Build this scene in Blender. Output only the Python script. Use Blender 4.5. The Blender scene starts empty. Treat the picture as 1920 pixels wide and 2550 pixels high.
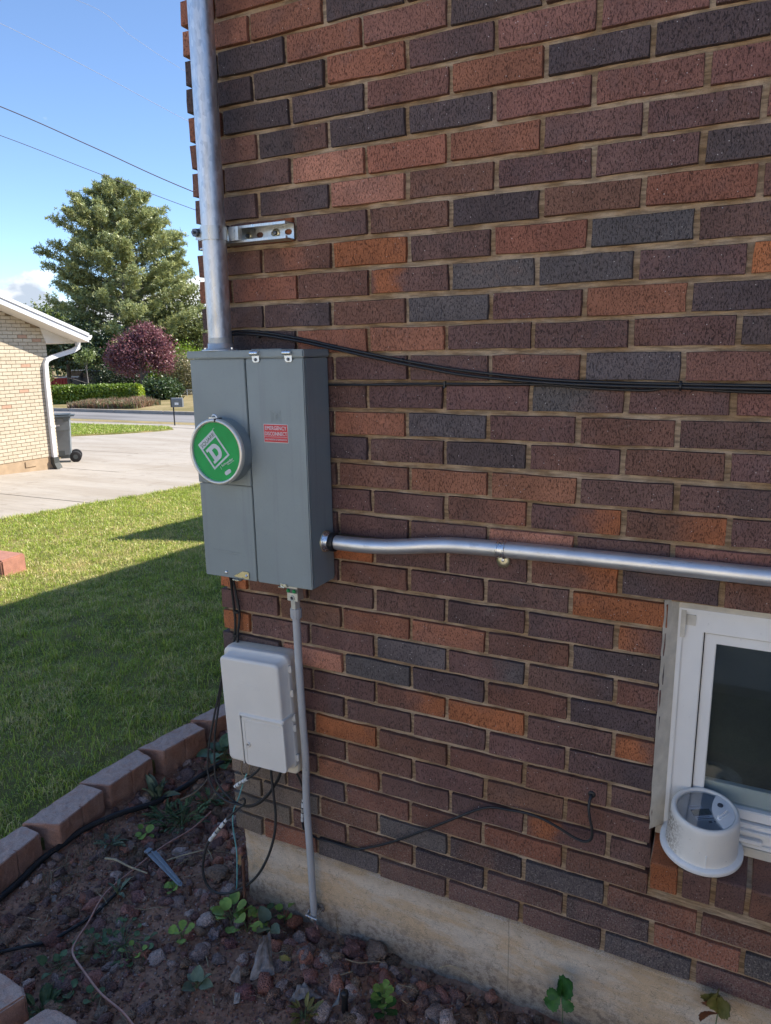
import bpy, bmesh, math, random
import numpy as np
from mathutils import Vector, Matrix, noise as mnoise

random.seed(7)
rng = np.random.default_rng(11)
sc = bpy.context.scene
col = sc.collection

# ------------------------------------------------------------------ camera
# solved from the brick courses: wall plane is y = 0, corner at x = 0, garden soil z = 0
CAM = np.array([1.3835, -1.6179, 1.7331])
RIGHT = np.array([0.89203, 0.45165, -0.01715])
UP = np.array([-0.08322, 0.20143, 0.97596])
FWD = np.array([-0.44424, 0.86916, -0.21727])
FPX, PW, PH = 1809.86, 1920.0, 2550.0
cam_d = bpy.data.cameras.new("camera")
cam = bpy.data.objects.new("camera", cam_d)
col.objects.link(cam)
cam.matrix_world = Matrix(((RIGHT[0], UP[0], -FWD[0], CAM[0]), (RIGHT[1], UP[1], -FWD[1], CAM[1]),
                           (RIGHT[2], UP[2], -FWD[2], CAM[2]), (0, 0, 0, 1)))
cam_d.sensor_fit = 'HORIZONTAL'
cam_d.sensor_width = 36.0
cam_d.lens = FPX / PW * 36.0
cam_d.clip_start = 0.02
cam_d.clip_end = 3000
sc.camera = cam

# ------------------------------------------------------------------ sky, sun, exposure
SUN = Vector((0.85, 0.75, 1.0)).normalized()
SUN_EL = math.asin(SUN.z)
SUN_AZ = math.atan2(SUN.x, SUN.y)
w = bpy.data.worlds.new("World"); sc.world = w; w.use_nodes = True
wt = w.node_tree; wt.nodes.clear()
def wn(t, **k):
    n = wt.nodes.new(t)
    for a, b in k.items(): setattr(n, a, b)
    return n
sky = wn('ShaderNodeTexSky', sky_type='NISHITA', sun_disc=False, sun_elevation=SUN_EL, sun_rotation=SUN_AZ,
         air_density=0.85, dust_density=0.0, ozone_density=3.4, altitude=1300)
bg = wn('ShaderNodeBackground'); bg.inputs[1].default_value = 0.087
wo = wn('ShaderNodeOutputWorld')
tc = wn('ShaderNodeTexCoord')
sep = wn('ShaderNodeSeparateXYZ'); wt.links.new(tc.outputs['Generated'], sep.inputs[0])
mp = wn('ShaderNodeMapping'); mp.inputs['Scale'].default_value = (7.5, 7.5, 15.0); mp.inputs['Location'].default_value = (3.1, 0.4, 0.2)
wt.links.new(tc.outputs['Generated'], mp.inputs[0])
nz = wn('ShaderNodeTexNoise'); nz.inputs['Scale'].default_value = 1.0; nz.inputs['Detail'].default_value = 9; nz.inputs['Roughness'].default_value = 0.52
wt.links.new(mp.outputs[0], nz.inputs['Vector'])
mr = wn('ShaderNodeMapRange'); mr.inputs['From Min'].default_value = 0.0; mr.inputs['From Max'].default_value = 0.17
mr.inputs['To Min'].default_value = 0.20; mr.inputs['To Max'].default_value = -0.15
wt.links.new(sep.outputs['Z'], mr.inputs[0])
ad = wn('ShaderNodeMath', operation='ADD'); wt.links.new(nz.outputs[0], ad.inputs[0]); wt.links.new(mr.outputs[0], ad.inputs[1])
ms = wn('ShaderNodeMapRange', interpolation_type='SMOOTHSTEP'); ms.inputs['From Min'].default_value = 0.51; ms.inputs['From Max'].default_value = 0.57
wt.links.new(ad.outputs[0], ms.inputs[0])
nz2 = wn('ShaderNodeTexNoise'); nz2.inputs['Scale'].default_value = 1.7; nz2.inputs['Detail'].default_value = 6
wt.links.new(mp.outputs[0], nz2.inputs['Vector'])
cr = wn('ShaderNodeMapRange'); cr.inputs['From Min'].default_value = 0.36; cr.inputs['From Max'].default_value = 0.52
wt.links.new(nz2.outputs[0], cr.inputs[0])
cm = wn('ShaderNodeMix', data_type='RGBA'); cm.inputs[6].default_value = (2.3, 2.65, 3.15, 1); cm.inputs[7].default_value = (5.4, 5.4, 5.4, 1)
wt.links.new(cr.outputs[0], cm.inputs[0])
mx = wn('ShaderNodeMix', data_type='RGBA')
wt.links.new(ms.outputs[0], mx.inputs[0]); wt.links.new(sky.outputs[0], mx.inputs[6]); wt.links.new(cm.outputs[2], mx.inputs[7])
wt.links.new(mx.outputs[2], bg.inputs[0]); wt.links.new(bg.outputs[0], wo.inputs[0])

sun_d = bpy.data.lights.new("sun", 'SUN'); sun_d.energy = 2.85; sun_d.angle = math.radians(0.55); sun_d.color = (1.0, 0.93, 0.82)
sun = bpy.data.objects.new("sun", sun_d); col.objects.link(sun)
sun.rotation_euler = SUN.to_track_quat('Z', 'Y').to_euler()
sun.location = (8, 8, 14)
sc.view_settings.view_transform = 'Standard'
sc.view_settings.look = 'None'
sc.view_settings.gamma = 1.0
sc.view_settings.use_curve_mapping = False
sc.view_settings.exposure = 1.66
sc.render.engine = 'CYCLES'
sc.cycles.use_denoising = True
sc.cycles.max_bounces = 6
sc.cycles.diffuse_bounces = 3
sc.cycles.glossy_bounces = 3
sc.cycles.transmission_bounces = 4
sc.cycles.transparent_max_bounces = 6
sc.cycles.caustics_reflective = False
sc.cycles.caustics_refractive = False

# ------------------------------------------------------------------ photo measurements -> world points
def ray(px, py):
    return FWD + (px - PW / 2) / FPX * RIGHT - (py - PH / 2) / FPX * UP
def at_y(px, py, Y=0.0):
    d = ray(px, py); return CAM + (Y - CAM[1]) / d[1] * d
def at_z(px, py, Z=0.0):
    d = ray(px, py); return CAM + (Z - CAM[2]) / d[2] * d
def at_x(px, py, X=0.0):
    d = ray(px, py); return CAM + (X - CAM[0]) / d[0] * d
def at_d(px, py, D):
    return CAM + D * ray(px, py)
def gz(x, y):
    """terrain: level by the house, falling about 5 % towards the street"""
    yy = min(max(y - 0.4, 0.0), 22.6)
    z = -0.0055 * max(0.0, -x) * min(1.0, max(0.0, (30 - y) / 30)) - 0.0544 * yy
    return z
def at_g(px, py, lift=0.0):
    d = ray(px, py); t = 0.5
    p = CAM + t * d
    lo = hi = None
    prev = t
    while t < 400:
        p = CAM + t * d
        if p[2] < gz(p[0], p[1]) + lift:
            lo, hi = prev, t
            break
        prev = t; t *= 1.03
    if hi is None: return p
    for _ in range(40):
        m = (lo + hi) / 2; p = CAM + m * d
        if p[2] < gz(p[0], p[1]) + lift: hi = m
        else: lo = m
    return CAM + hi * d

# ------------------------------------------------------------------ materials
MATS = {}
class NT:
    def __init__(s, name):
        s.m = bpy.data.materials.new(name); s.m.use_nodes = True
        s.t = s.m.node_tree; s.b = s.t.nodes['Principled BSDF']
        s.pos = None; s.obj = None
    def n(s, t, _in=None, **k):
        nd = s.t.nodes.new(t)
        for a, b in k.items(): setattr(nd, a, b)
        if _in:
            for a, b in _in.items(): s.set(nd, a, b)
        return nd
    def set(s, nd, a, b):
        if isinstance(b, bpy.types.NodeSocket): s.t.links.new(b, nd.inputs[a])
        else: nd.inputs[a].default_value = b
    def world(s):
        if s.pos is None: s.pos = s.n('ShaderNodeNewGeometry').outputs['Position']
        return s.pos
    def objc(s):
        if s.obj is None: s.obj = s.n('ShaderNodeTexCoord').outputs['Object']
        return s.obj
    def map(s, v, sc=(1, 1, 1), loc=(0, 0, 0), rot=(0, 0, 0)):
        return s.n('ShaderNodeMapping', {'Vector': v, 'Scale': sc, 'Location': loc, 'Rotation': rot}).outputs[0]
    def noise(s, v, scale, detail=4, rough=0.55, dist=0.0):
        return s.n('ShaderNodeTexNoise', {'Vector': v, 'Scale': scale, 'Detail': detail, 'Roughness': rough, 'Distortion': dist}).outputs[0]
    def vor(s, v, scale, feature='F1', out=0):
        return s.n('ShaderNodeTexVoronoi', {'Vector': v, 'Scale': scale}, feature=feature).outputs[out]
    def rng(s, f, a, b, c=0.0, d=1.0, smooth=True):
        return s.n('ShaderNodeMapRange', {0: f, 1: a, 2: b, 3: c, 4: d}, interpolation_type='SMOOTHSTEP' if smooth else 'LINEAR').outputs[0]
    def mix(s, f, a, b, mode='MIX'):
        nd = s.n('ShaderNodeMix', data_type='RGBA', blend_type=mode)
        s.set(nd, 0, f)
        for i, c in ((6, a), (7, b)):
            if isinstance(c, (tuple, list)): c = tuple(c) + ((1,) if len(c) == 3 else ())
            s.set(nd, i, c)
        return nd.outputs[2]
    def math(s, op, a, b=0.0):
        nd = s.n('ShaderNodeMath', operation=op); s.set(nd, 0, a); s.set(nd, 1, b); return nd.outputs[0]
    def val(s, c, f):
        """colour c times scalar socket f"""
        nd = s.n('ShaderNodeVectorMath', operation='SCALE'); s.set(nd, 0, c if isinstance(c, bpy.types.NodeSocket) else tuple(c[:3])); s.set(nd, 'Scale', f)
        return nd.outputs[0]
    def ramp(s, f, stops, interp='LINEAR'):
        nd = s.n('ShaderNodeValToRGB', {0: f}); r = nd.color_ramp; r.interpolation = interp
        while len(r.elements) < len(stops): r.elements.new(0.5)
        for e, (p, c) in zip(r.elements, stops): e.position = p; e.color = tuple(c) + ((1,) if len(c) == 3 else ())
        return nd.outputs[0]
    def bump(s, h, strength=0.5, dist=0.002, base=None):
        nd = s.n('ShaderNodeBump', {'Height': h, 'Strength': strength, 'Distance': dist})
        if base is not None: s.set(nd, 'Normal', base)
        return nd.outputs[0]
    def out(s, color=None, rough=None, metal=None, normal=None, spec=None, **k):
        b = s.b
        if color is not None: s.set(b, 'Base Color', color if isinstance(color, bpy.types.NodeSocket) else tuple(color) + ((1,) if len(color) == 3 else ()))
        if rough is not None: s.set(b, 'Roughness', rough)
        if metal is not None: s.set(b, 'Metallic', metal)
        if normal is not None: s.set(b, 'Normal', normal)
        if spec is not None: s.set(b, 'Specular IOR Level', spec)
        for a, v in k.items(): s.set(b, a.replace('_', ' '), v)
        MATS[s.m.name] = s.m
        return s.m

def simple(name, c, rough=0.6, metal=0.0, var=0.12, scale=30, bump=0.0, bscale=200, bdist=0.001, spec=0.5):
    t = NT(name); p = t.world()
    f = t.rng(t.noise(p, scale, 5), 0.3, 0.7, 1 - var, 1 + var, False)
    nrm = t.bump(t.noise(p, bscale, 4), bump, bdist) if bump else None
    r = t.rng(t.noise(p, scale * 1.7, 3), 0.3, 0.7, max(rough - 0.07, 0.02), min(rough + 0.07, 1), False)
    return t.out(t.val(c, f), r, metal, nrm, spec)

# --- house brick: object colour + optional flashed patch, drag-cut face
t = NT('brick'); p = t.world(); o = t.objc()
oi = t.n('ShaderNodeObjectInfo')
rnd = t.math('MULTIPLY', oi.outputs['Random'], 37.0)
pv = t.n('ShaderNodeVectorMath', {0: p, 1: t.n('ShaderNodeCombineXYZ', {0: rnd, 1: rnd, 2: rnd}).outputs[0]}, operation='ADD').outputs[0]
fl = t.n('ShaderNodeAttribute', attribute_type='OBJECT', attribute_name='flash')
fp = t.n('ShaderNodeAttribute', attribute_type='OBJECT', attribute_name='flash_place')
sx = t.n('ShaderNodeSeparateXYZ', {0: o}); sf = t.n('ShaderNodeSeparateXYZ', {0: fp.outputs['Vector']})
wob = t.rng(t.noise(pv, 26, 3), 0.3, 0.7, -0.022, 0.022, False)
dx = t.math('ABSOLUTE', t.math('ADD', t.math('SUBTRACT', sx.outputs[0], sf.outputs[0]), wob))
fm = t.math('SUBTRACT', 1.0, t.n('ShaderNodeMapRange', {0: t.math('DIVIDE', dx, sf.outputs[1]), 1: 0.05, 2: 1.35, 3: 0.0, 4: 1.0}, interpolation_type='SMOOTHSTEP').outputs[0])
base = t.mix(t.math('MULTIPLY', fm, sf.outputs[2]), oi.outputs['Color'], fl.outputs['Color'])
patch = t.rng(t.noise(pv, 13, 3, 0.6), 0.3, 0.72, 0.84, 1.16, False)
base = t.val(base, patch)
grad = t.noise(t.map(pv, loc=(9, 4, 2)), 5.5, 2, 0.5)
base = t.mix(t.rng(grad, 0.34, 0.66, 0.0, 0.42), base, t.val(base, 0.62))
base = t.mix(t.math('MULTIPLY', t.rng(t.noise(t.map(pv, loc=(1, 7, 3)), 9, 4, 0.7), 0.55, 0.75), 0.35), base, t.mix(0.5, base, (0.36, 0.17, 0.11)))
smear = t.math('MULTIPLY', t.rng(t.noise(t.map(pv, loc=(3, 3, 8)), 20, 5, 0.75), 0.64, 0.74), 0.22)
base = t.mix(smear, base, (0.40, 0.32, 0.25))
blue = t.rng(t.noise(t.map(pv, loc=(5, 2, 1)), 17, 2), 0.5, 0.72, 0.0, 0.16)
base = t.mix(blue, base, (0.11, 0.098, 0.105))
fine = t.noise(pv, 420, 3, 0.7)
streak = t.noise(t.map(pv, (400, 400, 165)), 1.0, 5, 0.68, 0.3)
crack = t.rng(streak, 0.33, 0.50, 0.0, 1.0)
base = t.mix(crack, t.val(base, 0.30), base)
base = t.val(base, t.rng(fine, 0.25, 0.75, 0.66, 1.4, False))
spk = t.vor(pv, 95)
spm = t.math('MULTIPLY', t.math('LESS_THAN', spk, 0.10), t.math('GREATER_THAN', t.noise(pv, 70, 2), 0.56))
base = t.mix(t.math('MULTIPLY', spm, 0.8), base, (0.62, 0.56, 0.52))
# splash-dirt on the lowest courses
spz = t.n('ShaderNodeSeparateXYZ', {0: p})
low = t.rng(spz.outputs[2], 0.30, 0.62, 1.0, 0.0)
dirt = t.math('MULTIPLY', t.rng(t.noise(pv, 260, 3, 0.8), 0.5, 0.68, 0.0, 0.62), low)
base = t.mix(dirt, base, (0.42, 0.35, 0.29))
h = t.math('ADD', t.math('MULTIPLY', crack, 0.8), t.math('MULTIPLY', fine, 0.55))
nb = t.bump(h, 0.7, 0.0022)
t.out(base, t.rng(fine, 0.2, 0.8, 0.62, 0.86, False), 0.0, nb, 0.35)

# --- brickwork of the parts of the house outside the picture
t = NT('brickwork'); p = t.world(); g = t.n('ShaderNodeNewGeometry')
c = t.ramp(g.outputs['Random Per Island'], [(0, (0.05, 0.04, 0.048)), (0.25, (0.085, 0.05, 0.048)), (0.55, (0.10, 0.055, 0.05)), (0.75, (0.15, 0.068, 0.05)), (0.9, (0.22, 0.09, 0.06)), (1, (0.06, 0.058, 0.066))], 'CONSTANT')
st = t.rng(t.noise(t.map(p, (300, 300, 92)), 1.0, 4, 0.62), 0.3, 0.46)
t.out(t.mix(st, t.val(c, 0.35), c), 0.8, 0, t.bump(st, 0.5, 0.0015), 0.3)

# --- mortar
t = NT('mortar'); p = t.world()
n1 = t.noise(t.map(p, (22, 22, 160)), 1.0, 5, 0.6); n2 = t.noise(p, 7, 5, 0.65); n3 = t.noise(p, 600, 3, 0.7)
c = t.mix(t.rng(n2, 0.40, 0.60), (0.41, 0.272, 0.158), (0.55, 0.41, 0.28))
c = t.mix(t.rng(n1, 0.40, 0.60), t.val(c, 0.60), c)
c = t.val(c, t.rng(n3, 0.3, 0.7, 0.82, 1.14, False))
t.out(c, 0.92, 0, t.bump(t.math('ADD', n3, t.math('MULTIPLY', n1, 1.5)), 0.55, 0.0015), 0.2)

# --- foundation concrete with tan and grey staining
t = NT('foundation_concrete'); p = t.world(); z = t.n('ShaderNodeSeparateXYZ', {0: p}).outputs[2]
n1 = t.noise(t.map(p, (4.2, 4.2, 13)), 1.0, 6, 0.62); n2 = t.noise(t.map(p, (60, 60, 420)), 1.0, 4, 0.65); n3 = t.noise(p, 480, 4, 0.75); n4 = t.noise(p, 24, 4, 0.6)
c = t.mix(t.rng(n1, 0.42, 0.58), (0.74, 0.535, 0.335), (0.78, 0.645, 0.50))
c = t.mix(t.math('MULTIPLY', t.rng(n4, 0.45, 0.75), 0.4), c, (0.42, 0.33, 0.245))
seam = t.n('ShaderNodeSeparateXYZ', {0: p}).outputs[0]
c = t.mix(t.math('MULTIPLY', t.rng(t.math('ABSOLUTE', t.math('SUBTRACT', seam, 0.905)), 0.0, 0.0022, 1.0, 0.0), 0.6), c, (0.16, 0.12, 0.09))
c = t.mix(t.math('MULTIPLY', t.rng(z, 0.02, 0.10, 1.0, 0.0), 0.55), c, (0.34, 0.29, 0.235))
c = t.mix(t.math('MULTIPLY', t.rng(n2, 0.56, 0.70), 0.3), c, (0.78, 0.68, 0.54))
top = t.rng(z, 0.19, 0.235)
c = t.mix(t.math('MULTIPLY', top, t.rng(n3, 0.45, 0.6)), c, (0.36, 0.23, 0.125))
c = t.mix(t.math('MULTIPLY', t.rng(n2, 0.44, 0.33), 0.4), c, (0.34, 0.27, 0.20))
c = t.val(c, t.rng(n3, 0.3, 0.7, 0.7, 1.25, False))
pore = t.math('MULTIPLY', t.rng(t.vor(p, 120), 0.10, 0.20, 1.0, 0.0), t.rng(n4, 0.45, 0.6))
c = t.mix(t.math('MULTIPLY', pore, 0.7), c, (0.18, 0.13, 0.10))
crk = t.n('ShaderNodeTexVoronoi', {'Vector': t.map(t.n('ShaderNodeVectorMath', {0: p, 1: t.n('ShaderNodeTexNoise', {'Vector': p, 'Scale': 9.0, 'Detail': 4}).outputs[1]}, operation='ADD').outputs[0], (3.0, 3.0, 5.0)), 'Scale': 1.0}, feature='DISTANCE_TO_EDGE').outputs[0]
c = t.mix(t.math('MULTIPLY', t.rng(crk, 0.0, 0.012, 1.0, 0.0), 0.45), c, (0.20, 0.145, 0.10))
c = t.mix(t.math('MULTIPLY', t.rng(z, 0.02, 0.13, 1.0, 0.0), t.rng(t.noise(p, 55, 5, 0.8), 0.45, 0.62, 0.0, 0.75)), c, (0.20, 0.145, 0.115))
hh = t.math('ADD', t.math('MULTIPLY', n2, 0.7), t.math('ADD', n3, t.math('MULTIPLY', n4, 2.0)))
t.out(c, 0.93, 0, t.bump(hh, 0.8, 0.003), 0.2)

# --- metals
def galv(name, c, rough, var, sc_):
    t = NT(name); p = t.world()
    v = t.vor(t.map(p, (1, 1, 0.45)), sc_, 'F1', 1)
    vs = t.n('ShaderNodeSeparateXYZ', {0: v}).outputs[0]
    n = t.noise(t.map(p, (1, 1, 0.12)), 190, 4)
    f = t.math('ADD', t.rng(vs, 0, 1, 1 - var, 1 + var, False), t.rng(n, 0.3, 0.7, -0.10, 0.10, False))
    gr = t.rng(t.noise(t.map(p, (1, 1, 0.4)), 14, 5, 0.65), 0.5, 0.72, 1.0, 0.72)
    r = t.math('ADD', t.rng(vs, 0, 1, rough - 0.08, rough + 0.08, False), t.rng(n, 0.35, 0.65, -0.06, 0.08, False))
    t.out(t.val(c, t.math('MULTIPLY', f, gr)), r, 0.9, t.bump(t.noise(p, 320, 3), 0.22, 0.0006), 0.5)
galv('galvanised', (0.66, 0.68, 0.70), 0.42, 0.13, 150)
galv('strut_zinc', (0.60, 0.61, 0.60), 0.36, 0.05, 90)
t = NT('emt_steel'); p = t.world(); n = t.noise(t.map(p, (6, 260, 260)), 1.0, 3); n2 = t.noise(p, 18, 4)
sm = t.math('MULTIPLY', t.rng(t.noise(t.map(p, (30, 90, 90)), 1.0, 4), 0.56, 0.68), 0.3)
t.out(t.mix(sm, t.val((0.74, 0.745, 0.75), t.rng(n2, 0.3, 0.7, 0.9, 1.06, False)), (0.36, 0.35, 0.34)), t.rng(n, 0.3, 0.7, 0.36, 0.50, False), 0.85, t.bump(n, 0.08, 0.0004))
simple('zinc_yellow', (0.70, 0.63, 0.42), 0.33, 0.85, 0.08, 60)
simple('zinc_bright', (0.74, 0.75, 0.76), 0.27, 0.92, 0.08, 80)
simple('steel_dark', (0.16, 0.17, 0.19), 0.45, 0.8, 0.1, 80)
simple('aluminium_lug', (0.66, 0.66, 0.63), 0.42, 0.75, 0.08, 120, 0.15, 300)
simple('copper', (0.50, 0.27, 0.21), 0.45, 0.55, 0.18, 45)
simple('rust', (0.12, 0.055, 0.035), 0.9, 0.15, 0.3, 90, 0.5, 300)
# panel enamel, faint dust streaks
t = NT('panel_enamel'); p = t.world()
n = t.noise(p, 7, 4); st = t.noise(t.map(p, (55, 55, 2.5)), 1.0, 4, 0.6); d = t.noise(p, 210, 4, 0.7)
c = t.val((0.262, 0.300, 0.300), t.rng(n, 0.3, 0.7, 0.94, 1.06, False))
c = t.mix(t.math('MULTIPLY', t.rng(st, 0.52, 0.70), 0.45), c, (0.225, 0.245, 0.25))
c = t.mix(t.math('MULTIPLY', t.rng(d, 0.60, 0.70), 0.35), c, (0.16, 0.175, 0.18))
t.out(c, t.rng(st, 0.3, 0.7, 0.36, 0.48, False), 0.0, t.bump(t.noise(p, 900, 2), 0.05, 0.0003), 0.5)
simple('panel_dark_gap', (0.03, 0.034, 0.038), 0.6)
# plastics
t = NT('utility_plastic'); p = t.world(); n = t.noise(p, 6, 4); d = t.noise(p, 180, 5, 0.7)
c = t.val((0.80, 0.745, 0.665), t.rng(n, 0.3, 0.7, 0.95, 1.04, False))
c = t.mix(t.math('MULTIPLY', t.rng(d, 0.63, 0.72), 0.4), c, (0.52, 0.48, 0.42))
t.out(c, 0.5, 0, t.bump(t.noise(p, 1100, 2), 0.06, 0.0003), 0.45)
simple('utility_plastic_base', (0.70, 0.62, 0.50), 0.55, 0, 0.07, 20)
t = NT('pvc_grey'); p = t.world(); n = t.noise(p, 16, 4); d = t.noise(t.map(p, (1, 1, 0.3)), 130, 5, 0.75)
c = t.val((0.47, 0.47, 0.47), t.rng(n, 0.3, 0.7, 0.93, 1.07, False))
c = t.mix(t.math('MULTIPLY', t.rng(d, 0.58, 0.70), 0.55), c, (0.14, 0.14, 0.145))
t.out(c, 0.5, 0, None, 0.45)
simple('black_cable', (0.018, 0.018, 0.020), 0.42, 0, 0.15, 60, 0.1, 200)
simple('black_cable_dull', (0.030, 0.029, 0.029), 0.62, 0, 0.25, 40, 0.1, 200)
simple('black_plastic', (0.016, 0.016, 0.017), 0.45, 0, 0.1)
simple('teal_wire', (0.16, 0.42, 0.42), 0.5, 0, 0.12, 40)
simple('white_tape', (0.68, 0.68, 0.66), 0.55, 0, 0.1, 140)
simple('straw_wire', (0.42, 0.36, 0.30), 0.6, 0, 0.1)
# vinyl window
t = NT('vinyl_white'); p = t.world(); n = t.noise(t.map(p, (8, 8, 5)), 1.0, 4); d = t.noise(p, 120, 5, 0.7)
c = t.val((0.86, 0.83, 0.78), t.rng(n, 0.3, 0.7, 0.94, 1.04, False))
c = t.mix(t.math('MULTIPLY', t.rng(d, 0.62, 0.74), 0.25), c, (0.42, 0.40, 0.36))
t.out(c, 0.42, 0, None, 0.45)
simple('caulk', (0.62, 0.56, 0.46), 0.7, 0, 0.16, 26, 0.5, 120, 0.002)
t = NT('insect_screen'); p = t.world()
m1 = t.noise(p, 900, 2); c = t.mix(t.rng(t.noise(p, 7, 4), 0.35, 0.65), (0.050, 0.052, 0.052), (0.085, 0.083, 0.072))
t.out(t.val(c, t.rng(m1, 0.3, 0.7, 0.6, 1.5, False)), 0.6, 0, t.bump(m1, 0.2, 0.0005), 0.3)
t = NT('window_glass'); fr_ = t.n('ShaderNodeMapRange', {0: t.n('ShaderNodeLayerWeight', {0: 0.5}).outputs[1], 1: 0.25, 2: 1.0, 3: 0.035, 4: 0.6}); tr_ = t.n('ShaderNodeBsdfTransparent', {0: (0.82, 0.86, 0.86, 1)}); gl_ = t.n('ShaderNodeBsdfGlossy', {'Color': (1, 1, 1, 1), 'Roughness': 0.03})
mx_ = t.n('ShaderNodeMixShader', {0: fr_.outputs[0], 1: tr_.outputs[0], 2: gl_.outputs[0]}); t.t.links.new(mx_.outputs[0], t.t.nodes['Material Output'].inputs[0]); MATS['window_glass'] = t.m
simple('room_dark', (0.02, 0.02, 0.02), 0.9)
# meter
t = NT('meter_plastic'); p = t.world(); oc = t.objc(); n = t.noise(p, 14, 4); d = t.noise(p, 170, 5, 0.75)
so = t.n('ShaderNodeSeparateXYZ', {0: oc})
c = t.val((0.80, 0.755, 0.68), t.rng(n, 0.3, 0.7, 0.95, 1.04, False))
lx = t.rng(so.outputs[0], -0.075, -0.030, 1.0, 0.0)
c = t.mix(t.math('MULTIPLY', t.math('MULTIPLY', lx, t.rng(d, 0.42, 0.56)), t.rng(so.outputs[2], 0.088, 0.078)), c, (0.29, 0.235, 0.17))
c = t.mix(t.math('MULTIPLY', t.rng(d, 0.64, 0.70), 0.6), c, (0.2, 0.18, 0.16))
t.out(c, 0.5, 0, None, 0.45)
simple('meter_flange', (0.84, 0.82, 0.78), 0.5, 0, 0.06, 20)
simple('meter_face', (0.60, 0.59, 0.57), 0.55, 0, 0.05, 60)
simple('lcd', (0.10, 0.095, 0.06), 0.3, 0, 0.1, 60)
simple('print_dark', (0.07, 0.07, 0.08), 0.6)
simple('print_white', (0.78, 0.78, 0.78), 0.5)
simple('paper_label', (0.70, 0.71, 0.73), 0.5)
t = NT('clear_lens'); fr_ = t.n('ShaderNodeMapRange', {0: t.n('ShaderNodeLayerWeight', {0: 0.5}).outputs[1], 1: 0.25, 2: 1.0, 3: 0.035, 4: 0.6}); tr_ = t.n('ShaderNodeBsdfTransparent', {0: (0.9, 0.92, 0.94, 1)}); gl_ = t.n('ShaderNodeBsdfGlossy', {'Color': (1, 1, 1, 1), 'Roughness': 0.03})
mx_ = t.n('ShaderNodeMixShader', {0: fr_.outputs[0], 1: tr_.outputs[0], 2: gl_.outputs[0]}); t.t.links.new(mx_.outputs[0], t.t.nodes['Material Output'].inputs[0]); MATS['clear_lens'] = t.m
# sticker & green cover
t = NT('sticker_red'); p = t.world(); t.out(t.val((0.62, 0.045, 0.05), t.rng(t.noise(p, 60, 3), 0.3, 0.7, 0.9, 1.1, False)), 0.42, 0, None, 0.5)
t = NT('cover_green'); p = t.world(); t.out(t.val((0.0, 0.36, 0.09), t.rng(t.noise(p, 24, 3), 0.3, 0.7, 0.9, 1.12, False)), 0.16, 0, None, 0.5)
simple('cover_green_ink', (0.0, 0.105, 0.04), 0.4)
simple('cover_silver', (0.60, 0.64, 0.66), 0.35)
simple('ring_cream', (0.74, 0.71, 0.64), 0.36, 0.55, 0.06, 60)
simple('screw_green', (0.02, 0.34, 0.10), 0.35, 0.1)
# garden
t = NT('bed_soil'); p = t.world()
n1 = t.noise(p, 9, 5, 0.6); n2 = t.noise(p, 75, 5, 0.7); n3 = t.noise(p, 420, 4, 0.75)
c = t.mix(t.rng(n1, 0.38, 0.62), (0.34, 0.185, 0.118), (0.46, 0.265, 0.18))
c = t.mix(t.math('MULTIPLY', t.rng(n1, 0.56, 0.72), 0.7), c, (0.37, 0.235, 0.135))
c = t.val(c, t.rng(n2, 0.3, 0.7, 0.6, 1.35, False))
sp = t.math('LESS_THAN', t.vor(p, 210), 0.16)
c = t.mix(t.math('MULTIPLY', sp, t.rng(n2, 0.5, 0.6)), c, (0.42, 0.35, 0.29))
t.out(c, 0.97, 0, t.bump(t.math('ADD', n2, t.math('MULTIPLY', n3, 0.6)), 0.8, 0.006), 0.15)
t = NT('lava_rock'); p = t.world(); a = t.n('ShaderNodeAttribute', attribute_name='tint')
n2 = t.noise(p, 140, 5, 0.7); n3 = t.vor(p, 260)
c = t.val(a.outputs['Color'], t.rng(n2, 0.3, 0.7, 0.6, 1.4, False))
c = t.mix(t.rng(n3, 0.0, 0.35, 0.55, 0.0), c, (0.02, 0.015, 0.014))
c = t.mix(t.math('MULTIPLY', t.rng(n2, 0.60, 0.72), 0.3), c, (0.28, 0.25, 0.24))
t.out(c, 0.96, 0, t.bump(t.math('ADD', n2, n3), 1.0, 0.006), 0.15)
t = NT('edging_concrete'); p = t.world()
n1 = t.noise(p, 12, 4, 0.6); n2 = t.noise(p, 330, 4, 0.75); n4 = t.noise(p, 38, 4, 0.6)
c = t.mix(t.rng(n1, 0.35, 0.65), (0.42, 0.215, 0.145), (0.50, 0.285, 0.205))
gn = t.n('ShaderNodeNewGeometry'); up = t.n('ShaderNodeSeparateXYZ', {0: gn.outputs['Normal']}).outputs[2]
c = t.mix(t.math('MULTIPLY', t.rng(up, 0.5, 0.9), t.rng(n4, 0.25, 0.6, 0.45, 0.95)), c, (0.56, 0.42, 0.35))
c = t.val(c, t.rng(n2, 0.3, 0.7, 0.68, 1.3, False))
t.out(c, 0.95, 0, t.bump(t.math('ADD', n2, n4), 0.7, 0.003), 0.15)
simple('hose_black', (0.020, 0.020, 0.021), 0.6, 0, 0.3, 30, 0.2, 150)
simple('grey_plastic', (0.20, 0.23, 0.26), 0.5, 0, 0.15, 40)
def leafmat(name, c, c2, rough=0.5):
    t = NT(name); p = t.world(); oi = t.n('ShaderNodeObjectInfo')
    k = t.mix(t.rng(t.noise(p, 60, 3), 0.35, 0.65), c, c2)
    k = t.val(k, t.rng(oi.outputs['Random'], 0, 1, 0.75, 1.25, False))
    return t.out(k, rough, 0, t.bump(t.noise(p, 260, 3), 0.25, 0.001), 0.35, Transmission_Weight=0.0, Subsurface_Weight=0.0)
leafmat('weed_leaf', (0.17, 0.27, 0.05), (0.26, 0.37, 0.07))
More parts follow.
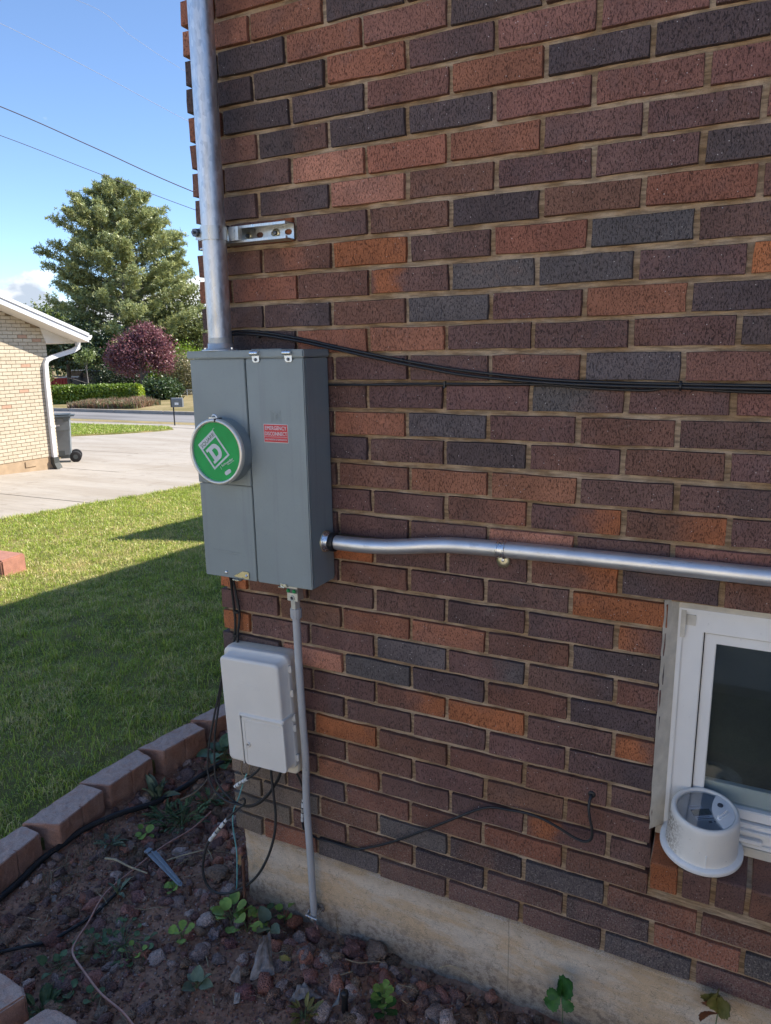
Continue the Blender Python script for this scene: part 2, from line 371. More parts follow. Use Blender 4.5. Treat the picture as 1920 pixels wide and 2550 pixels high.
leafmat('weed_leaf_dark', (0.07, 0.125, 0.05), (0.12, 0.185, 0.075))
leafmat('weed_leaf_blue', (0.13, 0.17, 0.105), (0.19, 0.235, 0.145))
leafmat('creeper_leaf', (0.028, 0.10, 0.024), (0.05, 0.15, 0.03))
leafmat('dry_leaf', (0.22, 0.13, 0.06), (0.30, 0.20, 0.10), 0.7)
leafmat('olive_leaf', (0.16, 0.15, 0.035), (0.24, 0.20, 0.06))
leafmat('red_leaf', (0.16, 0.06, 0.03), (0.22, 0.09, 0.04))
leafmat('plastic_sheet', (0.20, 0.165, 0.14), (0.34, 0.29, 0.255), 0.5)
simple('weed_stem', (0.14, 0.18, 0.07), 0.6)
simple('twig', (0.26, 0.19, 0.12), 0.8, 0, 0.3, 60)
simple('straw', (0.42, 0.34, 0.21), 0.8, 0, 0.25, 60)
def tinted(name, rough=0.7, att='tint', trans=0.0, spec=0.3):
    t = NT(name); a = t.n('ShaderNodeAttribute', attribute_name=att)
    if trans:
        df = t.n('ShaderNodeBsdfDiffuse', {'Color': a.outputs['Color']}); tr = t.n('ShaderNodeBsdfTranslucent', {'Color': a.outputs['Color']})
        gl = t.n('ShaderNodeBsdfGlossy', {'Color': (1, 1, 1, 1), 'Roughness': 0.45})
        m1 = t.n('ShaderNodeMixShader', {0: trans, 1: df.outputs[0], 2: tr.outputs[0]})
        m2 = t.n('ShaderNodeMixShader', {0: 0.05, 1: m1.outputs[0], 2: gl.outputs[0]})
        t.t.links.new(m2.outputs[0], t.t.nodes['Material Output'].inputs[0]); MATS[name] = t.m
        return t.m
    return t.out(a.outputs['Color'], rough, 0, None, spec)
tinted('grass_blade', trans=0.35)
tinted('foliage', trans=0.3)
simple('bark', (0.13, 0.095, 0.07), 0.95, 0, 0.3, 14, 0.8, 60, 0.01)
simple('bark_grey', (0.20, 0.18, 0.165), 0.95, 0, 0.3, 14, 0.8, 60, 0.01)
t = NT('lawn_soil'); p = t.world(); n1 = t.noise(p, 1.6, 5); n2 = t.noise(p, 90, 5, 0.7); n3 = t.noise(t.map(p, (300, 300, 300)), 1.0, 3, 0.7)
c = t.mix(t.rng(n1, 0.35, 0.65), (0.14, 0.16, 0.045), (0.30, 0.25, 0.11))
c = t.mix(t.rng(n2, 0.52, 0.66), c, (0.27, 0.20, 0.095))
t.out(t.val(c, t.rng(n3, 0.25, 0.75, 0.5, 1.5, False)), 0.95, 0, t.bump(n2, 0.8, 0.02), 0.1)
t = NT('ground_dry'); p = t.world(); n1 = t.noise(p, 0.3, 5); n2 = t.noise(p, 8, 5, 0.7)
c = t.mix(t.rng(n1, 0.35, 0.65), (0.22, 0.185, 0.085), (0.34, 0.27, 0.145))
t.out(t.val(c, t.rng(n2, 0.3, 0.7, 0.7, 1.25, False)), 0.95, 0, t.bump(n2, 0.5, 0.03), 0.1)
t = NT('driveway_concrete'); p = t.world()
n1 = t.noise(t.map(p, (0.35, 1.3, 1)), 1.0, 6, 0.6); n2 = t.noise(t.map(p, (2, 26, 2)), 1.0, 4, 0.6); n3 = t.noise(p, 190, 4, 0.7); n4 = t.noise(p, 3.5, 5, 0.65)
c = t.mix(t.rng(n1, 0.35, 0.65), (0.36, 0.315, 0.262), (0.425, 0.385, 0.335))
c = t.mix(t.math('MULTIPLY', t.rng(n4, 0.55, 0.72), 0.5), c, (0.25, 0.21, 0.168))
c = t.val(c, t.rng(n2, 0.3, 0.7, 0.90, 1.08, False)); c = t.val(c, t.rng(n3, 0.3, 0.7, 0.88, 1.1, False))
t.out(c, 0.9, 0, t.bump(n3, 0.4, 0.004), 0.25)
t = NT('asphalt'); p = t.world(); n1 = t.noise(t.map(p, (0.12, 1.1, 1)), 1.0, 6, 0.6); n3 = t.noise(p, 60, 4, 0.7)
c = t.mix(t.rng(n1, 0.38, 0.62), (0.17, 0.165, 0.165), (0.26, 0.25, 0.245))
t.out(t.val(c, t.rng(n3, 0.3, 0.7, 0.85, 1.15, False)), 0.9, 0, t.bump(n3, 0.3, 0.01), 0.25)
simple('bounce_concrete', (0.76, 0.69, 0.58), 0.9, 0, 0.08, 3)  # kept pale so the added slab bounces more sun
simple('cream_siding', (0.76, 0.69, 0.57), 0.8, 0, 0.06, 3)
# neighbour
t = NT('tan_brick'); p = t.world(); oi = t.n('ShaderNodeObjectInfo')
c = t.mix(oi.outputs['Random'], (0.50, 0.42, 0.31), (0.56, 0.49, 0.375))
c = t.mix(t.math('GREATER_THAN', oi.outputs['Random'], 0.982), c, (0.47, 0.30, 0.21))
t.out(t.val(c, t.rng(t.noise(p, 30, 4), 0.3, 0.7, 0.9, 1.1, False)), 0.85, 0, t.bump(t.noise(p, 120, 3), 0.4, 0.003), 0.25)
simple('tan_mortar', (0.27, 0.195, 0.12), 0.95, 0, 0.2, 20)
simple('tan_foundation', (0.40, 0.29, 0.185), 0.93, 0, 0.16, 5, 0.4, 60, 0.004)
simple('white_trim', (0.66, 0.66, 0.67), 0.5, 0, 0.04, 6)
simple('soffit', (0.70, 0.66, 0.60), 0.6, 0, 0.04, 6)
simple('shingle', (0.13, 0.115, 0.10), 0.95, 0, 0.3, 30, 0.8, 60, 0.01)
simple('drain_boot', (0.05, 0.055, 0.05), 0.6)
simple('bin_plastic', (0.18, 0.205, 0.22), 0.5, 0, 0.07, 8)
simple('bin_lid', (0.075, 0.09, 0.095), 0.5, 0, 0.07, 8)
simple('tyre', (0.02, 0.02, 0.022), 0.8)
simple('mailbox_metal', (0.17, 0.185, 0.20), 0.45, 0.2)
simple('post_black', (0.015, 0.015, 0.017), 0.6)
simple('fence_steel', (0.5, 0.52, 0.53), 0.4, 0.7)
simple('pink_brick', (0.42, 0.25, 0.19), 0.9, 0, 0.12, 5)
simple('dumpster_red', (0.50, 0.05, 0.035), 0.6)
simple('car_dark', (0.035, 0.037, 0.045), 0.25, 0.2)
simple('car_silver', (0.55, 0.58, 0.60), 0.28, 0.3)
simple('truck_white', (0.70, 0.74, 0.78), 0.35)
simple('car_glass', (0.02, 0.025, 0.03), 0.1)
simple('wire_dark', (0.10, 0.10, 0.11), 0.6)
simple('wire_pale', (0.42, 0.44, 0.50), 0.6)

# ------------------------------------------------------------------ geometry helpers
def V(*a): return np.array(a, float)
class MB:
    """collects vertices and faces for one mesh"""
    def __init__(s): s.v = []; s.f = []; s.sm = []
    def add(s, vs, fs, smooth=False):
        o = len(s.v); s.v += [tuple(map(float, q)) for q in vs]; s.f += [tuple(i + o for i in f) for f in fs]; s.sm += [smooth] * len(fs); return s
    def box(s, a, b, R=None, c=None):
        (x0, y0, z0), (x1, y1, z1) = a, b
        vs = [(x, y, z) for z in (z0, z1) for y in (y0, y1) for x in (x0, x1)]
        if R is not None:
            c = np.array(c if c is not None else (np.array(a) + np.array(b)) / 2)
            vs = [c + R @ (np.array(q) - c) for q in vs]
        return s.add(vs, [(0, 2, 3, 1), (4, 5, 7, 6), (0, 1, 5, 4), (2, 6, 7, 3), (0, 4, 6, 2), (1, 3, 7, 5)])
    def prism(s, poly, d):
        """poly: list of 3-D points (planar), extruded by vector d"""
        n = len(poly); d = np.array(d, float)
        vs = [np.array(q, float) for q in poly] + [np.array(q, float) + d for q in poly]
        return s.add(vs, [tuple(range(n)), tuple(range(2 * n - 1, n - 1, -1))] + [((i + 1) % n, i, n + i, n + (i + 1) % n) for i in range(n)])
    def tube(s, pts, r, n=10, caps=True, smooth=True):
        pts = [np.array(q, float) for q in pts]
        rs = r if isinstance(r, (list, tuple)) else [r] * len(pts)
        t0 = pts[1] - pts[0]; t0 /= np.linalg.norm(t0)
        ref = np.array((0, 0, 1.0)) if abs(t0[2]) < 0.9 else np.array((1.0, 0, 0))
        u = np.cross(t0, ref); u /= np.linalg.norm(u)
        vs = []
        for i, q in enumerate(pts):
            tg = pts[min(i + 1, len(pts) - 1)] - pts[max(i - 1, 0)]; tg /= (np.linalg.norm(tg) + 1e-12)
            u = u - tg * (u @ tg); u /= (np.linalg.norm(u) + 1e-12); v = np.cross(tg, u)
            vs += [q + rs[i] * (math.cos(2 * math.pi * k / n) * u + math.sin(2 * math.pi * k / n) * v) for k in range(n)]
        fs = [(i * n + k, i * n + (k + 1) % n, (i + 1) * n + (k + 1) % n, (i + 1) * n + k) for i in range(len(pts) - 1) for k in range(n)]
        s.add(vs, fs, smooth)
        if caps:
            m = len(pts); s.add(vs[:n], [tuple(range(n - 1, -1, -1))]); s.add(vs[(m - 1) * n:], [tuple(range(n))])
        return s
    def cyl(s, a, b, r, n=16, r2=None, smooth=True):
        return s.tube([a, b], [r, r if r2 is None else r2], n, True, smooth)
    def lathe(s, prof, n=40, org=(0, 0, 0), ax=(0, 0, 1), smooth=True, caps=True):
        ax = np.array(ax, float); ax /= np.linalg.norm(ax)
        ref = np.array((1.0, 0, 0)) if abs(ax[0]) < 0.9 else np.array((0, 1.0, 0))
        u = ref - ax * (ref @ ax); u /= np.linalg.norm(u); v = np.cross(ax, u); org = np.array(org, float)
        vs = [org + h * ax + r * (math.cos(2 * math.pi * k / n) * u + math.sin(2 * math.pi * k / n) * v) for r, h in prof for k in range(n)]
        fs = [(i * n + k, i * n + (k + 1) % n, (i + 1) * n + (k + 1) % n, (i + 1) * n + k) for i in range(len(prof) - 1) for k in range(n)]
        s.add(vs, fs, smooth)
        if caps:
            if prof[0][0] > 1e-6: s.add(vs[:n], [tuple(range(n - 1, -1, -1))])
            if prof[-1][0] > 1e-6: s.add(vs[-n:], [tuple(range(n))])
        return s
    def mesh(s, name):
        me = bpy.data.meshes.new(name); me.from_pydata(s.v, [], s.f); me.update()
        me.polygons.foreach_set('use_smooth', s.sm)
        return me
    def build(s, name, mat, parent=None, loc=None, bevel=0.0, seg=2):
        me = s.mesh(name)
        if bevel:
            bm = bmesh.new(); bm.from_mesh(me)
            bmesh.ops.remove_doubles(bm, verts=bm.verts, dist=1e-6)
            ed = [e for e in bm.edges if len(e.link_faces) == 2 and e.calc_face_angle(0) > 0.6]
            bmesh.ops.bevel(bm, geom=ed, offset=bevel, segments=seg, affect='EDGES', clamp_overlap=True)
            bm.to_mesh(me); bm.free()
        return obj(name, me, mat, parent, loc)
def wmat(o):
    m = o.matrix_basis.copy()
    return m if o.parent is None else wmat(o.parent) @ o.matrix_parent_inverse @ m
def obj(name, me, mat=None, parent=None, loc=None):
    """every mesh is given in world coordinates; the parent's own place is cancelled out"""
    o = bpy.data.objects.new(name, me); col.objects.link(o)
    if mat is not None and me is not None and not me.materials: me.materials.append(MATS[mat])
    if parent is not None:
        o.parent = parent; o.matrix_parent_inverse = wmat(parent).inverted()
    if loc is not None: o.location = [float(q) for q in loc]
    return o
def tag(o, label, cat, group=None, kind=None):
    o['label'] = label; o['category'] = cat
    if group: o['group'] = group
    if kind: o['kind'] = kind
    return o
def struct(o): o['kind'] = 'structure'; return o
def thing(name, label, cat, loc=(0, 0, 0), group=None):
    o = obj(name, None, None, None, loc); o.empty_display_size = 0.1
    return tag(o, label, cat, group)
def spline(pts, n=8):
    P = [np.array(q, float) for q in pts]; out = []
    for i in range(len(P) - 1):
        p0 = P[max(i - 1, 0)]; p1 = P[i]; p2 = P[i + 1]; p3 = P[min(i + 2, len(P) - 1)]
        for k in range(n):
            t_ = k / n
            out.append(0.5 * ((2 * p1) + (-p0 + p2) * t_ + (2 * p0 - 5 * p1 + 4 * p2 - p3) * t_ ** 2 + (-p0 + 3 * p1 - 3 * p2 + p3) * t_ ** 3))
    out.append(P[-1]); return out
def np_mesh(name, verts, faces, mat, parent=None, tint=None, smooth=False):
    """faces: (n,3) or (n,4) int array; tint: per-vertex rgb"""
    me = bpy.data.meshes.new(name); k = faces.shape[1]
    me.vertices.add(len(verts)); me.vertices.foreach_set('co', np.asarray(verts, np.float32).ravel())
    me.loops.add(faces.size); me.loops.foreach_set('vertex_index', faces.astype(np.int32).ravel())
    me.polygons.add(len(faces)); me.polygons.foreach_set('loop_start', np.arange(0, faces.size, k, dtype=np.int32))
    me.update(calc_edges=True)
    if smooth: me.polygons.foreach_set('use_smooth', np.ones(len(faces), bool))
    if tint is not None:
        a = me.color_attributes.new('tint', 'FLOAT_COLOR', 'POINT')
        a.data.foreach_set('color', np.concatenate([tint, np.ones((len(tint), 1))], 1).astype(np.float32).ravel())
    return obj(name, me, mat, parent)
def vnoise(x, y, z=0.0): return mnoise.noise(Vector((x, y, z)))
def text(name, s, size, mat, parent, org, ux, uz, extrude=0.0004, align='LEFT', width=None):
    """flat lettering at org, running along ux with up vector uz"""
    cu = bpy.data.curves.new(name, 'FONT'); cu.body = s; cu.size = size; cu.extrude = extrude; cu.align_x = align; cu.resolution_u = 3
    tmp = bpy.data.objects.new(name, cu); col.objects.link(tmp); bpy.context.view_layer.update()
    me = bpy.data.meshes.new_from_object(tmp.evaluated_get(bpy.context.evaluated_depsgraph_get()))
    bpy.data.objects.remove(tmp); bpy.data.curves.remove(cu)
    ux = np.array(ux, float); uz = np.array(uz, float)
    sx_ = 1.0
    if width:
        xs = [v.co.x for v in me.vertices]; sx_ = width / (max(xs) - min(xs))
    n = np.cross(ux, uz)
    for v in me.vertices:
        q = np.array(org) + v.co.x * sx_ * ux + v.co.y * uz + v.co.z * n
        v.co = q
    me.materials.clear()
    return obj(name, me, mat, parent)

# ================================================================== SETTING
def axis(near, far, n0, k=1.25):
    a = list(np.linspace(-near, near, n0)); step = a[1] - a[0]; q = near
    while q < far: step *= k; q += step; a += [q]; a = [-q] + a
    return sorted(a)
gx, gy = axis(45, 1500, 61), axis(45, 1500, 61)
vs = np.array([(x, y, gz(x, y) - 0.06) for y in gy for x in gx]); nx = len(gx)
fs = np.array([(j * nx + i, j * nx + i + 1, (j + 1) * nx + i + 1, (j + 1) * nx + i) for j in range(len(gy) - 1) for i in range(nx - 1)])
struct(np_mesh('ground', vs, fs, 'ground_dry'))

def sheet(name, x0, x1, y0, y1, lift, mat, nx=8, ny=16, thick=0.05, parent=None, zf=gz):
    m = MB(); xs = np.linspace(x0, x1, nx); ys = np.linspace(y0, y1, ny)
    vs = [(x, y, zf(x, y) + lift) for y in ys for x in xs]
    fs = [(j * nx + i, j * nx + i + 1, (j + 1) * nx + i + 1, (j + 1) * nx + i) for j in range(ny - 1) for i in range(nx - 1)]
    m.add(vs, fs)
    edge = [j for j in range(nx)] + [j * nx + nx - 1 for j in range(1, ny)] + [(ny - 1) * nx + j for j in range(nx - 2, -1, -1)] + [j * nx for j in range(ny - 2, 0, -1)]
    n = len(edge); top = [vs[e] for e in edge]
    m.add(top + [(x, y, z - thick) for x, y, z in top], [(i, n + i, n + (i + 1) % n, (i + 1) % n) for i in range(n)])
    return m.build(name, mat, parent)
# driveway: concrete slabs with open joints
dw = struct(sheet('driveway', -60, -6.9, -9.0, 20.2, -0.045, 'tan_foundation', 12, 24, 0.02))
xj = [-24.0, -18.0, -12.02, -9.45, -6.86]
yj = [-9.0, -4.5, 0.6, 5.44, 8.36, 11.4, 14.6, 17.6, 20.1]
for a, b in zip(xj[:-1], xj[1:]):
    for c, d in zip(yj[:-1], yj[1:]):
        k = random.uniform(0, 0.004)
        sheet('slab', a + 0.011, b - 0.011, c + 0.011, d - 0.011, 0.004 + k, 'driveway_concrete', 4, 5, 0.045, dw)
struct(sheet('sidewalk', -70, -4, 20.2, 21.6, 0.012, 'driveway_concrete', 24, 3))
struct(sheet('road', -90, 30, 21.75, 26.9, -0.055, 'asphalt', 40, 8, 0.02))
struct(sheet('gutter', -90, 30, 21.6, 21.95, -0.035, 'driveway_concrete', 40, 3, 0.03))
kb = MB()
for i in range(24):
    x0 = -75 + i * 3.5; z = gz(x0, 27) - 0.05
    kb.box((x0, 26.9, z - 0.1), (x0 + 3.47, 27.1, z + 0.15))
struct(kb.build('kerb', 'driveway_concrete'))
struct(sheet('verge', -90, 30, 27.1, 30.5, 0.05, 'ground_dry', 30, 5))

def lawn_z(x, y):
    t_ = min(max((-x - 0.75) / 2.6, 0), 1); t_ = t_ * t_ * (3 - 2 * t_)
    return gz(x, y) + 0.095 * (1 - t_) + 0.012 * vnoise(x * 1.3, y * 1.3) + 0.006 * vnoise(x * 5, y * 5)
struct(sheet('lawn', -6.84, -0.72, -4.0, 12.0, 0.0, 'lawn_soil', 62, 150, 0.1, None, lawn_z))
# neighbour's front lawn: wedge beside the drive
nl = MB(); pl = [at_g(187, 1085.5, 0.02), at_g(300, 1080, 0.02), at_g(400, 1073, 0.02), at_g(432, 1069.5, 0.02), at_g(418, 1065, 0.02), at_g(300, 1061, 0.02), at_g(187, 1057.5, 0.02), at_g(100, 1058, 0.02), at_g(60, 1094, 0.02)]
nl.prism([p_ - V(0, 0, 0.06) for p_ in pl], (0, 0, 0.09))
struct(nl.build('front_lawn', 'lawn_soil'))

struct(sheet('bounce_patio', -4.0, 9.0, -10.5, -2.2, -0.01, 'bounce_concrete', 6, 6, 0.05))  # unseen pale slab, added to bounce sunlight onto the shaded wall
RHY = -11.0  # unseen house, added to bounce sun onto the wall and show in the window
rh = thing('added_rear_house', 'unseen cream gabled house added to bounce sunlight, beyond the patio behind the viewer', 'house', (1.5, RHY, 0))
m = MB(); m.prism([(-5, RHY, -0.3), (8, RHY, -0.3), (8, RHY, 2.9), (1.5, RHY, 4.9), (-5, RHY, 2.9)], (0, -7, 0)); m.build('wall', 'cream_siding', rh)
m = MB(); m.prism([(-5.4, RHY + 0.3, 2.76), (1.5, RHY + 0.3, 4.9), (8.4, RHY + 0.3, 2.76), (8.4, RHY + 0.3, 2.94), (1.5, RHY + 0.3, 5.1), (-5.4, RHY + 0.3, 2.94)], (0, -8, 0)); m.build('roof', 'shingle', rh)
for wx in (-2.6, 3.9):
    m = MB(); m.box((wx, RHY + 0.002, 0.9), (wx + 1.3, RHY + 0.08, 2.0)); wq = m.build('window', 'white_trim', rh); m = MB(); m.box((wx + 0.1, RHY + 0.081, 1.0), (wx + 1.2, RHY + 0.1, 1.9)); m.build('pane', 'car_glass', wq)

# grass blades -----------------------------------------------------
def blades(name, P, h, wd, cols, lean=0.5, seg=2):
    """P (n,3) roots, h (n,) heights; two-segment bent blades"""
    n = len(P); a = rng.uniform(0, 2 * np.pi, n); la = rng.uniform(0, 2 * np.pi, n); ll = np.abs(rng.normal(0, lean, n))
    sd = np.stack([np.cos(a), np.sin(a), 0 * a], 1) * (wd / 2)[:, None]
    ld = np.stack([np.cos(la), np.sin(la), 0 * la], 1)
    mid = P + ld * (0.28 * ll * h)[:, None] + np.array([0, 0, 1]) * (0.55 * h)[:, None]
    tip = P + ld * (1.0 * ll * h)[:, None] + np.array([0, 0, 1]) * (h * np.clip(1.0 - 0.35 * ll, 0.25, 1))[:, None]
    vs = np.stack([P - sd, P + sd, mid + sd * 0.75, mid - sd * 0.75, tip], 1).reshape(-1, 3)
    i = np.arange(n)[:, None] * 5
    tr = np.concatenate([i + [0, 1, 2], i + [0, 2, 3], i + [3, 2, 4]], 0)
    tint = np.repeat(cols, 5, 0); tint[0::5] *= 0.8; tint[1::5] *= 0.8
    return np_mesh(name, vs, tr, 'grass_blade', None, tint)
def grass_cols(P, dry):
    n = len(P); r = rng.random(n)
    g1, g2, st = np.array([0.25, 0.36, 0.045]), np.array([0.54, 0.64, 0.10]), np.array([0.86, 0.74, 0.34])
    c = g1 + (g2 - g1) * r[:, None]
    d = rng.random(n) < dry
    c[d] = st * rng.uniform(0.6, 1.15, (d.sum(), 1))
    return c * rng.uniform(0.75, 1.2, (n, 1))
def in_view(P, m=60):
    d = P - CAM; z = d @ FWD; x = PW / 2 + FPX * (d @ RIGHT) / z; y = PH / 2 - FPX * (d @ UP) / z
    return (z > 0.3) & (x > -m * 8) & (x < 700) & (y < PH + m)
R = []
for (x0, x1, dens) in ((-2.0, -0.74, 17000), (-3.6, -2.0, 9500), (-5.2, -3.6, 6500), (-6.84, -5.2, 5000)):
    y0, y1 = -3.8, 11.5
    n = int(dens * (x1 - x0) * (y1 - y0)); q = np.stack([rng.uniform(x0, x1, n), rng.uniform(y0, y1, n), np.zeros(n)], 1)
    vis = in_view(q) & (q[:, 0] < -0.55 * q[:, 1] + 0.4) & (q[:, 1] > -1.6)
    q = q[vis | (rng.random(len(q)) < 0.22)]
    R.append(q)
P = np.concatenate(R)
P = P[~((P[:, 0] > -0.80) & (P[:, 1] < 0.95))]
pn = np.array([vnoise(x * 2.1, y * 2.1, 3.0) for x, y, _ in P]); pn2 = np.array([vnoise(x * 7, y * 7, 9.0) for x, y, _ in P])
P[:, 2] = [lawn_z(x, y) - 0.004 for x, y, _ in P]
keep = rng.random(len(P)) < np.clip(0.85 + 0.5 * pn + 0.4 * pn2, 0.25, 1)
P, pn, pn2 = P[keep], pn[keep], pn2[keep]
dist = np.linalg.norm(P - CAM, axis=1)
hid = ~(in_view(P) & (P[:, 0] < -0.55 * P[:, 1] + 0.4) & (P[:, 1] > -1.6))
band = np.exp(-((P[:, 0] + 3.9) / 0.9) ** 2)
dry = np.clip(0.17 + 0.5 * pn + 0.35 * pn2 + 0.25 * band, 0.05, 0.8)
hh_ = np.clip(0.027 + 0.016 * pn2 + 0.008 * pn + rng.normal(0, 0.008, len(P)), 0.010, 0.07) * (1 + 0.05 * np.maximum(dist - 3, 0))
edge_ = P[:, 0] < -6.7; hh_[edge_] *= 1.3
ww = 0.0026 + 0.0011 * np.maximum(dist - 2.5, 0) / 2
ww[hid] *= 2.2; hh_[hid] *= 1.1
print('lawn blades', len(P))
tag(blades('lawn_grass', P, hh_, ww, grass_cols(P, dry), 1.0), 'mown green and straw lawn between driveway and garden bed', 'grass', None, 'stuff')
# longer tufts standing out of the mown lawn
TQ = []
for k in range(420):
    x_, y_ = random.uniform(-4.2, -0.84), random.uniform(-0.9, 5.0)
    if x_ > -0.55 * y_ + 0.2: continue
    n_ = random.randint(14, 40); TQ.append(np.stack([rng.normal(x_, 0.028, n_), rng.normal(y_, 0.028, n_), np.zeros(n_)], 1))
TQ = np.concatenate(TQ); TQ = TQ[~((TQ[:, 0] > -0.80) & (TQ[:, 1] < 0.95))]; TQ[:, 2] = [lawn_z(x_, y_) for x_, y_, _ in TQ]
tag(blades('lawn_tufts', TQ, rng.uniform(0.035, 0.085, len(TQ)), np.full(len(TQ), 0.0036), grass_cols(TQ, np.full(len(TQ), 0.12)), 1.1), 'longer grass tufts scattered through the lawn', 'grass', None, 'stuff')
n = 26000; q = np.stack([rng.uniform(-26, -17, n), rng.uniform(14.2, 20.8, n), np.zeros(n)], 1)
poly = np.array([p_[:2] for p_ in pl])
def inside(q, poly):
    c = np.zeros(len(q), bool); j = len(poly) - 1
    for i in range(len(poly)):
        a, b = poly[i], poly[j]
        c ^= ((a[1] > q[:, 1]) != (b[1] > q[:, 1])) & (q[:, 0] < (b[0] - a[0]) * (q[:, 1] - a[1]) / (b[1] - a[1] + 1e-12) + a[0]); j = i
    return c
q = q[inside(q, poly)]; q[:, 2] = [gz(x, y) + 0.04 for x, y, _ in q]
tag(blades('front_grass', q, rng.uniform(0.05, 0.10, len(q)), np.full(len(q), 0.025), grass_cols(q, np.full(len(q), 0.1)) * 0.9, 0.5), 'small wedge of dark green lawn beyond the driveway', 'grass', None, 'stuff')

# garden bed ------------------------------------------------------
def bed_z(x, y):
    z = 0.0 + 0.030 * vnoise(x * 2.2, y * 2.2, 1.0) + 0.012 * vnoise(x * 7, y * 7, 2.0) + 0.010 * vnoise(x * 19, y * 19, 3.0) + 0.006 * vnoise(x * 46, y * 46, 4.0)
    z += 0.035 * min(max((-x - 0.35) / 0.35, 0), 1)
    z -= 0.03 * math.exp(-((y + 0.03) / 0.05) ** 2) * (1 if x > 0 else 0)
    return z
bx_, by_ = np.arange(-0.80, 2.6, 0.011), np.arange(-1.45, 1.5, 0.011)
vs = np.array([(x, y, bed_z(x, y) + random.uniform(-0.002, 0.002)) for y in by_ for x in bx_]); nx = len(bx_)
I, J = np.meshgrid(np.arange(nx - 1), np.arange(len(by_) - 1)); b0 = (J * nx + I).ravel()
struct(np_mesh('garden_bed', vs, np.stack([b0, b0 + 1, b0 + 1 + nx, b0 + nx], 1), 'bed_soil', None, None, True))

# ================================================================== OUR HOUSE
S, UB, V0 = 0.0677, 0.20772, 37.0
house = thing('brick_house', 'house wall of mixed purple, brown and orange brick above a tan concrete foundation', 'house', (0, 0, 0))
COL = {'K': (0.116, 0.078, 0.074), 'P': (0.190, 0.100, 0.082), 'B': (0.228, 0.106, 0.072), 'Q': (0.275, 0.122, 0.092), 'R': (0.350, 0.138, 0.082),
       'S': (0.520, 0.222, 0.148), 'T': (0.400, 0.168, 0.096), 'O': (0.450, 0.150, 0.060), 'C': (0.142, 0.114, 0.108), 'D': (0.245, 0.182, 0.138)}
ROWS = {-2: 'R P K P Q K P P', -1: 'R R P K P R P K', 0: 'R R K P R K P P', 1: 'K K R Q K P Q K', 2: 'K K R P Q Q P K', 3: 'R K K Q R K K P', 4: 'B K K K Q Q Q P',
        5: 'B P S R R P P Q', 6: 'P K S B P P K P', 7: 'P P>O P B K B R P', 8: 'B B^R O P R C P P', 9: 'R R B P<O C C P O', 10: 'K K B C P R K P', 11: 'P K R T P P P K',
        12: 'P P P P B C Q P', 13: 'P P P P P C>P P Q', 14: 'P P T C P B P P', 15: 'K P K P K P B P', 16: 'P P B T T P P P', 17: 'P P P P B>R P>O B>O P', 18: 'P P P P S P Q P',
        19: 'P P O P P B>O K B', 20: 'P P B P P O', 21: 'O B P P P P O>P', 22: 'P B R R B K', 23: 'O P P C P>C P>K B', 24: 'K S C K B K', 25: 'P P P B>O O P B^O',
        26: 'P P P P P K', 27: 'P P O B B B>P P', 28: 'P P B P B B>P', 29: 'D P R P P P<O P', 30: 'D K B B R B', 31: 'D D B C K C B>R B', 32: 'D P B K P K R C', 33: 'D R C P P P C P'}
DZ = [-2.6, -.7, 1.1, 1.7, 2.3, 1.4, 1.5, .9, -.2, -2.1, -3.6, -1.4, -2.8, -5, -4.4, -1.8, -4.7, -2.2, -2, -1.4, 1.5, 2.4, 3.5, 4.4, 4.2, 2.4, 3.9, 2.3, .1, 1.4, .8, .5, .2, -1.4]
